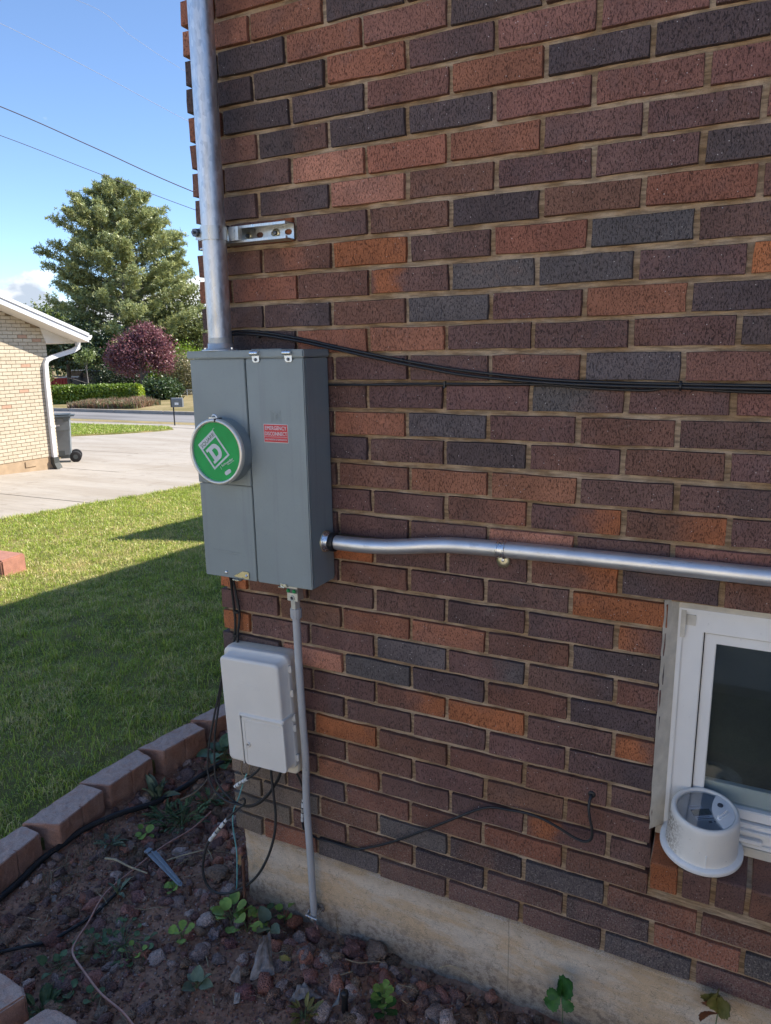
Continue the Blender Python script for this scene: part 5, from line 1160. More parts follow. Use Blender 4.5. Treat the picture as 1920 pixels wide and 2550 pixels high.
hq = K3(858, 232, 0.0); m = MB(); m.lathe([(0.0095, -0.001), (0.0085, 0.0016), (0.0042, 0.0022)], 14, (hq[0], -0.0005, hq[2]), (0, -1, 0)); m.build('entry_seal', 'black_plastic', bpy.data.objects['wall_cable'])

# ------------------------------------------------------------------ old meter standing on the window sill
MT = Matrix.Translation((1.352, -0.006, 0.628)) @ Matrix.Rotation(math.radians(9), 4, 'X') @ Matrix.Rotation(math.radians(2), 4, 'Y')
met = thing('electric_meter', 'white round electric meter with grime, standing on the window sill', 'meter', (1.352, -0.006, 0.628))
def met_obj(m, name, mat, par=None):
    me = m.mesh(name); o_ = obj(name, me, mat, None); o_.matrix_world = MT
    o_.parent = par or met; o_.matrix_parent_inverse = wmat(o_.parent).inverted(); o_.matrix_basis = MT
    return o_
met_obj(MB().lathe([(0.080, -0.012), (0.0868, -0.012), (0.0878, -0.010), (0.0878, -0.002), (0.0868, 0.0), (0.076, 0.001)], 64), 'flange', 'meter_flange')
body = met_obj(MB().lathe([(0.0762, 0.0), (0.0755, 0.010), (0.0725, 0.070), (0.0715, 0.086), (0.0700, 0.093), (0.0665, 0.097), (0.0620, 0.0965), (0.0600, 0.0935), (0.0596, 0.088)], 64, caps=False), 'body', 'meter_plastic')
met_obj(MB().lathe([(0.0, 0.086), (0.0598, 0.086)], 48, smooth=False), 'face_plate', 'meter_face')
# lens window: circle less the crescent with the reset button
arc = [(0.0594 * math.cos(a), 0.0594 * math.sin(a)) for a in np.linspace(math.radians(75), math.radians(285), 30)]
# crescent edge bulging to the left
cut = [(0.030 - 0.016 * math.sin(t_ * math.pi) + 0.0, -0.0512 + t_ * 0.1024) for t_ in np.linspace(0.0, 1.0, 16)]
th_ = math.radians(12)
rot = lambda q_: (q_[0] * math.cos(th_) - q_[1] * math.sin(th_), q_[0] * math.sin(th_) + q_[1] * math.cos(th_))
arc = [(0.0594 * math.cos(a), 0.0594 * math.sin(a)) for a in np.linspace(math.radians(60), math.radians(300), 30)]
m = MB(); cres = [(0.0597 * math.cos(a), 0.0597 * math.sin(a)) for a in np.linspace(math.radians(-60), math.radians(60), 16)] + cut[::-1]
m.prism([(*rot(q_), 0.0862) for q_ in cres], (0, 0, 0.0085)); crs = met_obj(m, 'crescent', 'meter_flange')
m = MB(); m.prism([(*rot(q_), 0.0915) for q_ in arc + cut], (0, 0, 0.0012)); met_obj(m, 'lens', 'clear_lens')
def fbox(x0, x1, y0, y1, z0, z1, name, mat, par=None, ang=28):
    c_, s_ = math.cos(math.radians(ang)), math.sin(math.radians(ang)); m = MB(); m.box((x0, y0, z0), (x1, y1, z1)); m.v = [(x_ * c_ - y_ * s_, x_ * s_ + y_ * c_, z_) for x_, y_, z_ in m.v]; return met_obj(m, name, mat, par)
fbox(-0.029, 0.012, -0.008, 0.009, 0.0862, 0.0878, 'display_bezel', 'print_dark'); fbox(-0.027, 0.010, -0.006, 0.007, 0.0879, 0.0882, 'display', 'lcd')
fbox(-0.030, 0.000, 0.013, 0.022, 0.0862, 0.0867, 'name_label', 'paper_label'); fbox(-0.027, 0.018, -0.021, -0.010, 0.0862, 0.0867, 'data_label', 'paper_label')
for k, (x0, x1, y0, y1) in enumerate(((-0.027, -0.003, 0.0185, 0.0198), (-0.027, -0.006, 0.0155, 0.0166), (-0.024, 0.004, -0.0145, -0.0128), (-0.024, 0.014, -0.0195, -0.0170))): fbox(x0, x1, y0, y1, 0.08672, 0.0869, 'print', 'print_dark')
fbox(-0.004, 0.003, -0.031, -0.025, 0.0862, 0.0865, 'print', 'print_dark'); fbox(0.008, 0.013, -0.030, -0.026, 0.0862, 0.0865, 'print', 'print_dark')
bxp = rot((0.033, 0.018)); met_obj(MB().lathe([(0.0060, 0.0), (0.0058, 0.0025), (0.0, 0.003)], 20, (bxp[0], bxp[1], 0.0945)), 'port', 'print_dark', crs)
m = MB(); m.box((0.024, -0.026, 0.0935), (0.0305, 0.006, 0.0975)); m.box((0.024, -0.026, 0.0970), (0.0262, 0.006, 0.1040)); c_, s_ = math.cos(-0.55), math.sin(-0.55)
m.v = [(0.036 + (x_ - 0.027) * c_ - (y_ + 0.010) * s_, -0.006 + (x_ - 0.027) * s_ + (y_ + 0.010) * c_, z_) for x_, y_, z_ in m.v]; met_obj(m, 'demand_reset', 'print_white', crs)
for an in (-80, 165): 
    a = math.radians(an); m = MB(); m.box((-0.0012, 0.0735, 0.0), (0.0012, 0.0775, 0.034)); m.v = [(x_ * math.cos(a - math.pi / 2) - y_ * math.sin(a - math.pi / 2), x_ * math.sin(a - math.pi / 2) + y_ * math.cos(a - math.pi / 2), z_) for x_, y_, z_ in m.v]; met_obj(m, 'rib', 'meter_flange')
m = MB()
for sx_ in (-0.03, 0.03):
    for sy_ in (-0.035, 0.035): m.box((sx_ - 0.002, sy_ - 0.009, -0.030), (sx_ + 0.002, sy_ + 0.009, -0.0118))
met_obj(m, 'blade', 'steel_dark')

# ================================================================== GARDEN
def blk_poly(cx, y0, flip=False):
    """edging stone plan: tapered sides, two-part split face towards the bed (+x)"""
    return [(-0.790, y0 - 0.035), (-0.688, y0 + 0.012), (-0.668, y0 + 0.024), (-0.667, y0 + 0.118), (-0.676, y0 + 0.1205), (-0.667, y0 + 0.123), (-0.676, y0 + 0.222), (-0.690, y0 + 0.232), (-0.792, y0 + 0.205)]
def roughen(o_, step=0.011, amp=0.0032):
    me = o_.data; bm = bmesh.new(); bm.from_mesh(me); bmesh.ops.triangulate(bm, faces=bm.faces)
    for _ in range(6):
        ed = [e for e in bm.edges if e.calc_length() > step * 1.6]
        if not ed: break
        bmesh.ops.subdivide_edges(bm, edges=ed, cuts=1); bmesh.ops.triangulate(bm, faces=bm.faces)
    bm.normal_update(); sd_ = random.uniform(0, 50)
    for v_ in bm.verts:
        c_ = v_.co; k_ = amp * (0.7 * mnoise.noise(c_ * 28 + Vector((sd_, 0, 0))) + 0.5 * mnoise.noise(c_ * 75) + 0.35 * mnoise.noise(c_ * 160))
        ch = max(0.0, mnoise.noise(c_ * 18 + Vector((0, sd_, 0))) - 0.35) * amp * 5 if any(e.calc_face_angle(0) > 0.35 for e in v_.link_edges if len(e.link_faces) == 2) else 0.0
        v_.co = c_ + v_.normal * (k_ - ch)
    bm.to_mesh(me); bm.free()
    for p_ in me.polygons: p_.use_smooth = False
    return o_
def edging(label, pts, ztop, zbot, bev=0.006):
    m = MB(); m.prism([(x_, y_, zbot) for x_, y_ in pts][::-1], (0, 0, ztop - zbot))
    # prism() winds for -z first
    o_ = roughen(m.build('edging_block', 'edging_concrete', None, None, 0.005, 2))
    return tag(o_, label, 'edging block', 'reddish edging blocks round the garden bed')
Bq = lambda x_, y_, Z=0.14: at_z(x_ / 2.38, 1750 + y_ / 2.38, Z)[:2]
LB = ['nearest reddish edging block of the lawn row, cut by the photo edge', 'second edging block of the lawn row from the front, with centre groove', 'middle edging block of the five bordering the lawn', 'fourth edging block of the lawn row, beside grey-green weeds', 'farthest edging block of the lawn row, partly behind the utility box']
fronts = [((-0.664, -0.407), (-0.690, -0.206), (-0.783, -0.207), (-0.785, -0.46)),
          ((-0.662, -0.152), (-0.685, 0.062), (-0.797, 0.057), (-0.789, -0.203)),
          ((-0.688, 0.097), (-0.684, 0.312), (-0.786, 0.334), (-0.810, 0.057)),
          ((-0.677, 0.371), (-0.646, 0.589), (-0.746, 0.611), (-0.791, 0.339)),
          ((-0.660, 0.655), (-0.600, 0.865), (-0.700, 0.900), (-0.760, 0.620))]
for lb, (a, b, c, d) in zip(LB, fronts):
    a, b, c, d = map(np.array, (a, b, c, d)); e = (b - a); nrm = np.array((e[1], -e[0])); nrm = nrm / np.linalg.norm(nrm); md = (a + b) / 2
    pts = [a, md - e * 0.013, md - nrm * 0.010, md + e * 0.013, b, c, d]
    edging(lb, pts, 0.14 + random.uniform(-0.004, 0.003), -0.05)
edging('edging block in the bottom left corner beside weeds', [(-0.42, -0.84), (-0.20, -0.84), (-0.158, -0.668), (-0.186, -0.655), (-0.40, -0.640), (-0.45, -0.66)], 0.142, -0.05)
edging('edging block at the bottom edge near the copper wire', [(-0.135, -0.86), (0.11, -0.87), (0.030, -0.668), (0.012, -0.660), (-0.060, -0.658), (-0.085, -0.668)], 0.138, -0.05)
q = at_g(38, 1420, 0.04); 
m = MB(); m.prism([(q[0] - 0.55, q[1] - 0.20, q[2] - 0.14), (q[0] + 0.02, q[1] - 0.13, q[2] - 0.14), (q[0] - 0.02, q[1] + 0.13, q[2] - 0.14), (q[0] - 0.5, q[1] + 0.1, q[2] - 0.14)], (0, 0, 0.26))
simple('sunlit_block', (0.40, 0.185, 0.135), 0.9, 0, 0.16, 22, 0.5, 120, 0.004)
tag(m.build('edging_block', 'sunlit_block', None, None, 0.012, 2), 'sunlit pink-red block lying alone on the lawn at the left edge', 'edging block')

# lava rock --------------------------------------------------------
def ico(sub=1):
    bm = bmesh.new(); bmesh.ops.create_icosphere(bm, subdivisions=sub, radius=1.0); bm.verts.ensure_lookup_table()
    v = np.array([x_.co[:] for x_ in bm.verts]); f = np.array([[l_.index for l_ in p_.verts] for p_ in bm.faces]); bm.free(); return v, f
I1, I2, I3 = ico(1), ico(2), ico(3)
def rock_shape(base, rs_, lump=0.3):
    v, f = base; off = Vector((rs_.uniform(-99, 99), rs_.uniform(-99, 99), rs_.uniform(-99, 99)))
    k = np.array([1 + lump * mnoise.noise(Vector(q_) * 1.3 + off) + lump * 0.75 * mnoise.noise(Vector(q_) * 3.1 + off) + lump * 0.35 * mnoise.noise(Vector(q_) * 7 + off) for q_ in v])
    v = v * k[:, None] * np.array([rs_.uniform(0.75, 1.25), rs_.uniform(0.7, 1.1), rs_.uniform(0.55, 0.9)])
    e = Matrix.Rotation(rs_.uniform(0, 6.28), 3, 'Z') @ Matrix.Rotation(rs_.uniform(-0.6, 0.6), 3, 'X'); return v @ np.array(e).T, f
r2 = random.Random(21)
lib1 = [rock_shape(I2, r2, 0.62) for _ in range(14)]; lib0 = [rock_shape(I1, r2, 0.62) for _ in range(10)]
ROCKC = np.array((3.3, 3.05, 2.85)) * np.array([(0.105, 0.064, 0.058), (0.130, 0.066, 0.055), (0.092, 0.066, 0.062), (0.165, 0.078, 0.056), (0.122, 0.094, 0.086), (0.082, 0.052, 0.046), (0.19, 0.15, 0.135), (0.11, 0.078, 0.056)])
def bed_ok(x_, y_):
    if y_ > -0.004 and x_ > 0.015: return False
    return x_ > -0.665 and y_ > -1.3
VS, FS, TS = [], [], []; nv = 0
def put(shape, x_, y_, s_, sink=0.35, tint=None):
    global nv
    v, f = shape; a = r2.uniform(0, 6.28); c_, sn = math.cos(a), math.sin(a)
    w_ = v * s_ @ np.array(((c_, sn, 0), (-sn, c_, 0), (0, 0, 1))) + np.array((x_, y_, bed_z(x_, y_) + s_ * (0.5 - sink)))
    VS.append(w_); FS.append(f + nv); nv += len(v)
    t_ = tint if tint is not None else ROCKC[r2.randrange(len(ROCKC))] * r2.uniform(0.7, 1.25)
    TS.append(np.tile(t_, (len(v), 1)))
cnt = 0
while cnt < 3300:
    x_, y_ = r2.uniform(-0.66, 1.5), r2.uniform(-0.95, 0.9)
    d_ = vnoise(x_ * 2.6, y_ * 2.6, 4.0) + 0.5 * vnoise(x_ * 8, y_ * 8, 5.0)
    near = 0.25 * math.exp(-((y_ + 0.08) / 0.10) ** 2)
    bare = -0.35 if (x_ > 0.12 and y_ < -0.30) else 0.0
    if not bed_ok(x_, y_) or r2.random() > 0.55 + d_ * 0.8 + near + bare: continue
    u_ = r2.random(); s_ = 0.0040 + 0.025 * u_ ** 4.0
    put(lib1[r2.randrange(14)] if s_ > 0.009 else lib0[r2.randrange(10)], x_, y_, s_); cnt += 1
cnt = 0
while cnt < 19000:
    x_, y_ = r2.uniform(-0.66, 1.5), r2.uniform(-0.95, 0.9)
    if not bed_ok(x_, y_): continue
    put(lib0[r2.randrange(10)], x_, y_, r2.uniform(0.0018, 0.0048), 0.3, ROCKC[r2.randrange(8)] * r2.uniform(0.6, 1.4)); cnt += 1
cnt = 0
while cnt < 700:      # soil clods, half sunk
    x_, y_ = r2.uniform(-0.66, 1.5), r2.uniform(-0.95, 0.9)
    if not bed_ok(x_, y_) or vnoise(x_ * 3, y_ * 3, 11.0) < -0.15: continue
    put(lib1[r2.randrange(14)], x_, y_, 0.008 + 0.022 * r2.random() ** 2, 0.62, np.array((0.36, 0.215, 0.15)) * r2.uniform(0.7, 1.1)); cnt += 1
gv = np_mesh('lava_gravel', np.concatenate(VS), np.concatenate(FS), 'lava_rock', None, np.concatenate(TS), False)
tag(gv, 'purple-brown lava gravel and crumbly soil covering the garden bed', 'gravel', None, 'stuff')
# larger stones, one by one: (photo x, photo y, radius, colour, label)
Q3 = lambda x_, y_: (400 + x_ / 3.471, 2180 + y_ / 3.471)
Q4 = lambda x_, y_: (860 + x_ / 3.471, 2280 + y_ / 3.471)
Q1 = lambda x_, y_: (x_ / 3.471, 2180 + y_ / 3.471)
Q5 = lambda x_, y_: (180 + x_ / 4.384, 1900 + y_ / 4.384)
STN = [(Q3(1250, 665), 0.030, (0.125, 0.108, 0.110), 'grey lava rock below the ground clamp, larger of two'), (Q3(1420, 700), 0.022, (0.17, 0.155, 0.148), 'pale pitted rock just right of the grey lava rock'),
       (Q3(1150, 360), 0.024, (0.15, 0.068, 0.045), 'rusty red lava rock against the foundation by green weeds'), (Q3(1320, 470), 0.022, (0.13, 0.072, 0.066), 'reddish rock under the copper ground wire'),
       (Q3(740, 985), 0.022, (0.12, 0.062, 0.064), 'dark red lava rock beside the crumpled plastic sheet'), (Q3(1050, 940), 0.018, (0.15, 0.125, 0.12), 'pointed grey stone right of the crumpled plastic sheet'),
       (Q3(600, 560), 0.022, (0.115, 0.062, 0.062), 'purple lava rock left of the round-leaf weed'), (Q3(470, 470), 0.023, (0.135, 0.115, 0.118), 'grey cluster rock below the loop cable'),
       (Q4(80, 270), 0.036, (0.095, 0.055, 0.052), 'large dark lava rock leaning on the foundation'), (Q4(265, 275), 0.028, (0.12, 0.095, 0.078), 'brown rock leaning on foundation beside the large dark one'),
       (Q4(1290, 580), 0.016, (0.20, 0.11, 0.085), 'small reddish stone tilted against the foundation at right'), (Q4(660, 730), 0.022, (0.105, 0.072, 0.066), 'brown stone right of the bottom green weed'), (Q4(770, 680), 0.022, (0.115, 0.09, 0.082), 'grey-brown stone in the row along the foundation'),
       (Q4(950, 660), 0.020, (0.12, 0.075, 0.066), 'red-brown stone near the middle of the foundation'), (Q1(875, 1165), 0.016, (0.14, 0.115, 0.095), 'round tan stone below the copper wire'), (Q1(1265, 1150), 0.022, (0.11, 0.088, 0.086), 'dark angular stone near the bottom edge'),
       (Q1(900, 900), 0.020, (0.13, 0.105, 0.095), 'smooth brown stone touching the copper wire bend'), (Q5(1460, 790), 0.014, (0.16, 0.115, 0.095), 'round pinkish pebble left of the taped splice'), (Q5(1200, 1060), 0.022, (0.125, 0.105, 0.105), 'grey lava rock right of the plastic stake'),
       (Q5(850, 920), 0.022, (0.12, 0.10, 0.105), 'grey rock above the plastic stake head'), (Q5(1580, 1240), 0.034, (0.105, 0.082, 0.066), 'soil-crusted brown lump inside the wide cable loop'), (Q1(1200, 210), 0.022, (0.12, 0.07, 0.068), 'dull red rock between hose and bare soil')]
for (pp_, s_, c_, lb) in STN:
    p_ = at_z(pp_[0], pp_[1], 0.012); v, f = rock_shape(I3, r2, 0.55); v = v * s_
    y_ = min(p_[1], -0.006 - s_ * 0.75) if p_[0] > 0.02 else p_[1]
    loc_ = np.array((p_[0], y_, max(bed_z(p_[0], y_), -0.01) + s_ * 0.22))
    o_ = np_mesh('stone', v + loc_, f, 'lava_rock', None, np.tile(np.array(c_) * (2.9, 2.55, 2.3), (len(v), 1)), True); tag(o_, lb, 'stone', 'stones lying in the garden bed')

# hoses, wires, sticks ---------------------------------------------
def ground_path(pts, lift): return [(p_[0], p_[1], max(bed_z(p_[0], p_[1]), -0.02) + lift) for p_ in pts]
Bz = lambda x_, y_: at_z(x_ / 2.38, 1750 + y_ / 2.38, 0.04)
hs_ = [Bz(1330, 355), Bz(1230, 410), Bz(1060, 500), Bz(900, 590), Bz(700, 690), Bz(500, 785), Bz(380, 860), Bz(250, 950), Bz(120, 1060), Bz(0, 1180), Bz(-160, 1330)]
m = MB(); m.tube(spline(ground_path(hs_, 0.020), 6), 0.0105, 14); tag(m.build('garden_hose', 'hose_black'), 'black irrigation pipe lying along the foot of the edging blocks', 'pipe')
hs2 = [Bz(-60, 1475), Bz(0, 1455), Bz(140, 1420), Bz(280, 1370), Bz(420, 1300), Bz(560, 1215), Bz(650, 1150), Bz(760, 1050)]
m = MB(); m.tube(spline(ground_path(hs2, 0.012), 6), 0.0052, 10); tag(m.build('drip_line', 'hose_black'), 'thin black drip line crossing the bed at left', 'pipe')
cu_ = [Bz(840, 1960), Bz(790, 1904), Bz(720, 1820), Bz(600, 1720), Bz(500, 1590), Bz(430, 1480), Bz(455, 1400), Bz(520, 1300), Bz(620, 1130), Bz(770, 1000), Bz(960, 850), Bz(1140, 740), Bz(1250, 640)]
m = MB(); m.tube(spline([p_ + V(0, 0, 0.0) for p_ in [np.array((a[0], a[1], max(bed_z(a[0], a[1]) + 0.016, 0.036))) for a in cu_]], 6), 0.0033, 10); tag(m.build('copper_wire', 'copper'), 'bare copper wire bent across the garden bed', 'wire')
# grey plastic stake
a, b = at_z(*Q5(870, 985), 0.045), at_z(*Q5(1180, 1330), 0.045); d = b - a; ln = np.linalg.norm(d); d = d / ln; sd = np.array((-d[1], d[0], 0))
m = MB()
for (w0, w1, h_) in ((0.016, 0.008, 0.004),):
    m.prism([a - sd * w0, b - sd * w1, b + d * 0.012, b + sd * w1, a + sd * w0], (0, 0, h_))
m.prism([a - sd * 0.0035 + V(0, 0, 0.004), b - sd * 0.0025 + V(0, 0, 0.004), b + sd * 0.0025 + V(0, 0, 0.004), a + sd * 0.0035 + V(0, 0, 0.004)], (0, 0, 0.006))
m.box(tuple(a + V(-0.026, -0.012, 0.0)), tuple(a + V(-0.006, 0.012, 0.008))); tag(m.build('plastic_stake', 'grey_plastic', None, None, 0.0012, 1), 'flat blue-grey plastic stake lying on the gravel', 'stake')
# rebar by the corner and a short broken rod
q0, q1 = L(625, 1235, -0.055), L(655, 1900, -0.075)
m = MB(); m.tube([q0, (q0 + q1) / 2, q1, q1 + (q1 - q0) * 0.4], 0.0050, 10); tag(m.build('rebar_stake', 'rust'), 'rusty steel rod standing in soil at the house corner', 'rod')
q = at_z(*Q5(1290, 1400), 0.02); m = MB(); m.tube([(q[0], q[1], -0.03), (q[0] - 0.002, q[1] + 0.002, 0.022), (q[0] - 0.003, q[1] + 0.003, 0.040)], 0.0052, 10); tag(m.build('rod_stub', 'rust'), 'short brown rod stub poking out of bare soil', 'rod')
# black riser at the bottom edge with a clipped tube
q = at_z(*Q3(1590, 1160), 0.0); m = MB(); m.cyl((q[0], q[1], -0.05), (q[0] + 0.002, q[1], 0.048), 0.0088, 18); m.lathe([(0.0105, 0.0), (0.0112, 0.006), (0.0095, 0.013), (0.0, 0.015)], 18, (q[0] + 0.002, q[1], 0.046)); rz = m.build('sprinkler_riser', 'black_plastic')
m = MB(); m.tube(spline([(q[0] - 0.010, q[1] - 0.004, 0.066), (q[0] - 0.012, q[1] - 0.004, 0.05), (q[0] - 0.017, q[1] - 0.006, 0.032), (q[0] - 0.030, q[1] - 0.010, 0.006)], 5), 0.0022, 8); m.prism([(q[0] - 0.010, q[1] - 0.009, 0.045), (q[0] - 0.032, q[1] - 0.012, 0.008), (q[0] - 0.014, q[1] - 0.009, 0.018)], (0, 0.004, 0)); m.build('side_tube', 'grey_plastic', rz)
tag(rz, 'black plastic sprinkler riser at the bottom edge of the bed', 'sprinkler')

# twigs and straw (uncountable litter) ------------------------------
m = MB(); m2 = MB()
for k in range(420):
    x_, y_ = r2.uniform(-0.64, 1.2), r2.uniform(-0.75, 0.6)
    if not bed_ok(x_, y_ + 0.03): continue
    a = r2.uniform(0, 3.14) if r2.random() < 0.5 else r2.gauss(0.5, 0.5); ln = r2.uniform(0.012, 0.075) * (1.3 if x_ < 0 else 0.8); z0 = bed_z(x_, y_) + r2.uniform(0.004, 0.018)
    p_ = [np.array((x_ + math.cos(a) * ln * s_ + r2.uniform(-0.03, 0.03) * ln, min(y_ + math.sin(a) * ln * s_ + r2.uniform(-0.03, 0.03) * ln, -0.005 if x_ > 0 else 9), z0 + r2.uniform(-0.004, 0.006))) for s_ in (-0.5, -0.15, 0.2, 0.5)]
    (m if r2.random() < 0.45 else m2).tube(spline(p_, 3), r2.uniform(0.0006, 0.0015), 4, False)
tag(m.build('twig_litter', 'twig'), 'scattered brown twig litter over the garden bed', 'twigs', None, 'stuff')
tag(m2.build('straw_litter', 'straw'), 'scattered pale straw stems over the garden bed', 'straw', None, 'stuff')
def stick(label, pts, r, mat='twig'):
    m = MB(); P_ = spline(pts, 5); m.tube(P_, [r * (1 - 0.5 * i / len(P_)) for i in range(len(P_))], 7); tag(m.build('stick', mat), label, 'stick')
stick('pale forked dry stem left of the grey plastic stake', [at_z(*Q5(360, 1040), 0.05), at_z(*Q5(480, 1060), 0.055), at_z(*Q5(620, 1130), 0.05), at_z(*Q5(820, 1205), 0.045)], 0.0045, 'straw')
stick('pale straight stem reaching from stake to the loop cable', [at_z(*Q5(1030, 1065), 0.04), at_z(*Q5(1200, 1010), 0.045), at_z(*Q5(1450, 945), 0.05)], 0.0028, 'straw')
stick('brown bent twig below the black irrigation pipe', [at_z(*Q5(1180, 400), 0.05), at_z(*Q5(1310, 340), 0.055), at_z(*Q5(1420, 250), 0.06), at_z(*Q5(1490, 160), 0.07), at_z(*Q5(1560, 110), 0.08)], 0.0038)
stick('pale stem leaning up past the hanging cables', [at_z(*Q5(1430, 550), 0.03), at_z(*Q5(1530, 380), 0.05), at_z(*Q5(1640, 220), 0.08)], 0.0022, 'straw')
stick('short brown twig with green tip right of the plastic sheet', [at_z(*Q3(1505, 878), 0.02), at_z(*Q3(1590, 850), 0.022), at_z(*Q3(1660, 830), 0.024)], 0.0032)
stick('thin brown root lying by the pale pitted rock', [at_z(*Q4(0, 375), 0.03), at_z(*Q4(120, 408), 0.03), at_z(*Q4(260, 398), 0.03), at_z(*Q4(350, 408), 0.03)], 0.0024)
stick('pale straw arching against the foundation', [at_y(*Q4(815, 450), -0.02), at_y(*Q4(900, 435), -0.012), at_y(*Q4(980, 460), -0.012), at_y(*Q4(1085, 560), -0.03)], 0.0016, 'straw')

# leaves and weeds --------------------------------------------------
def leaf_mesh(kind):
    """one leaf, unit length along +y, in the xy plane with a folded midrib"""
    if kind == 'round': out = [(0.0, 0.0), (0.22, 0.02), (0.42, 0.20), (0.48, 0.48), (0.36, 0.80), (0.12, 0.97), (0.0, 0.93)]
    elif kind == 'heart': out = [(0.0, 0.08), (0.16, -0.02), (0.36, 0.05), (0.44, 0.28), (0.36, 0.58), (0.16, 0.86), (0.0, 1.0)]
    elif kind == 'serrate': out = [(0.0, 0.0), (0.13, 0.18), (0.26, 0.30), (0.24, 0.38), (0.36, 0.48), (0.33, 0.56), (0.42, 0.66), (0.35, 0.74), (0.36, 0.86), (0.22, 0.88), (0.16, 0.97), (0.0, 1.0)]
    elif kind == 'lance': out = [(0.0, 0.0), (0.10, 0.15), (0.16, 0.40), (0.13, 0.70), (0.05, 0.92), (0.0, 1.0)]
    else: out = [(0.0, 0.0), (0.05, 0.1), (0.17, 0.2), (0.05, 0.28), (0.2, 0.42), (0.05, 0.48), (0.17, 0.62), (0.04, 0.68), (0.11, 0.82), (0.0, 1.0)]
    n_ = len(out); vs = []
    for x_, y_ in out: vs.append((0, y_, -0.05 + 0.16 * math.sin(y_ * 2.6) ))
    for x_, y_ in out: vs.append((x_, y_, 0.16 * math.sin(y_ * 2.6) + 0.28 * x_ - 0.25 * x_ * x_))
    for x_, y_ in out: vs.append((-x_, y_, 0.16 * math.sin(y_ * 2.6) + 0.25 * x_ - 0.28 * x_ * x_))
    fs = []
    for i in range(n_ - 1): fs += [(i, n_ + i, n_ + i + 1, i + 1), (2 * n_ + i, i, i + 1, 2 * n_ + i + 1)]
    m = MB(); m.add(vs, fs, True)
    m.add([(x_, y_, z_ - 0.012) for x_, y_, z_ in vs], [tuple(reversed(f_)) for f_ in fs], True)
    return m
LEAF = {}
def leaf(kind, mat, parent, base, direction, size, roll=0.0):
    k = (kind, mat)
    if k not in LEAF:
        me = leaf_mesh(kind).mesh('leaf_' + kind); me.materials.append(MATS[mat]); LEAF[k] = me
    o_ = bpy.data.objects.new('leaf', LEAF[k]); col.objects.link(o_); o_.parent = parent; o_.matrix_parent_inverse = wmat(parent).inverted()
    y_ = Vector(direction).normalized(); x_ = y_.cross(Vector((0, 0, 1)));
    if x_.length < 1e-3: x_ = Vector((1, 0, 0))
    x_.normalize(); z_ = x_.cross(y_)
    R_ = Matrix((x_, y_, z_)).transposed().to_4x4() @ Matrix.Rotation(roll, 4, 'Y')
    o_.matrix_basis = Matrix.Translation([float(q_) for q_ in base]) @ R_ @ Matrix.Scale(size, 4)
    return o_
def weed(label, pos, items, stems=None, name='weed', cat='plant', smat='weed_stem'):
    """items: (kind, material, tip/base offset, direction, size)"""
    t_ = thing(name, label, cat, tuple(float(q_) for q_ in pos))
    m = MB(); P0 = np.array(pos, float)
    for kind, mat, off, dr, sz, *ro in items:
        b_ = P0 + np.array(off, float); leaf(kind, mat, t_, b_, dr, sz, ro[0] if ro else r2.uniform(-0.4, 0.4))
        if stems is not False: m.tube(spline([P0 + V(0, 0, -0.006), P0 + np.array(off) * 0.5 + V(0, 0, 0.25 * np.linalg.norm(off)), b_], 3), 0.0011, 5, False)
    if m.v: m.build('stem', smat, t_)
    return t_
def rosette(label, px, n_, kind, mat, s0, s1, rad, hgt, zc=0.02, name='weed', lift=0.6):
    p_ = at_z(px[0], px[1], zc); y_ = min(p_[1], -0.02) if p_[0] > 0 else p_[1]; z_ = bed_z(p_[0], y_) + 0.004
    it = []
    for k in range(n_):
        a = k * 2.4 + r2.uniform(-0.4, 0.4); rr = rad * math.sqrt(r2.uniform(0.05, 1)); s_ = r2.uniform(s0, s1)
        it.append((kind, mat, (rr * math.cos(a), rr * math.sin(a), hgt * r2.uniform(0.3, 1.0)), (math.cos(a), math.sin(a), r2.uniform(-0.1, lift)), s_))
    return weed(label, (p_[0], y_, z_), it, name=name)
rosette('round-leaf green weed at the house corner beneath the loop cable', Q3(620, 330), 11, 'round', 'weed_leaf', 0.030, 0.044, 0.055, 0.05)
rosette('lower sprig of round green leaves beside crumpled plastic', Q3(745, 430), 7, 'round', 'weed_leaf', 0.026, 0.036, 0.035, 0.045)
rosette('small weed in the shade at the foundation, right of the corner', Q3(930, 265), 7, 'heart', 'weed_leaf_dark', 0.022, 0.032, 0.04, 0.035)
rosette('bright pair of leaves against the foundation', Q3(1085, 255), 4, 'round', 'weed_leaf', 0.022, 0.030, 0.018, 0.05)
rosette('sage-green leaf behind the crumpled plastic', Q3(930, 430), 3, 'heart', 'weed_leaf_blue', 0.036, 0.050, 0.016, 0.035)
rosette('feathery thistle patch beside the irrigation pipe', Q5(1190, 590), 46, 'lobed', 'weed_leaf_dark', 0.028, 0.055, 0.085, 0.035, 0.03, lift=0.9)
rosette('second feathery thistle clump nearer the hose', Q5(1010, 540), 30, 'lobed', 'weed_leaf_dark', 0.028, 0.052, 0.055, 0.03, 0.03, lift=0.9)
rosette('blue-green thistle seedling left of the stake', Q5(400, 900), 9, 'lobed', 'weed_leaf_blue', 0.04, 0.065, 0.016, 0.02, 0.03)
rosette('yellow-green seedling above the plastic stake', Q5(770, 770), 6, 'round', 'weed_leaf', 0.022, 0.034, 0.03, 0.03, 0.03)
rosette('tiny bright leaf tuft at the tip of the stake', Q5(1100, 1345), 5, 'serrate', 'weed_leaf', 0.020, 0.032, 0.012, 0.012, 0.03)
rosette('upright sage seedling beside the copper wire', Q5(500, 1430), 6, 'lance', 'weed_leaf_blue', 0.03, 0.05, 0.014, 0.035, 0.03, lift=1.5)
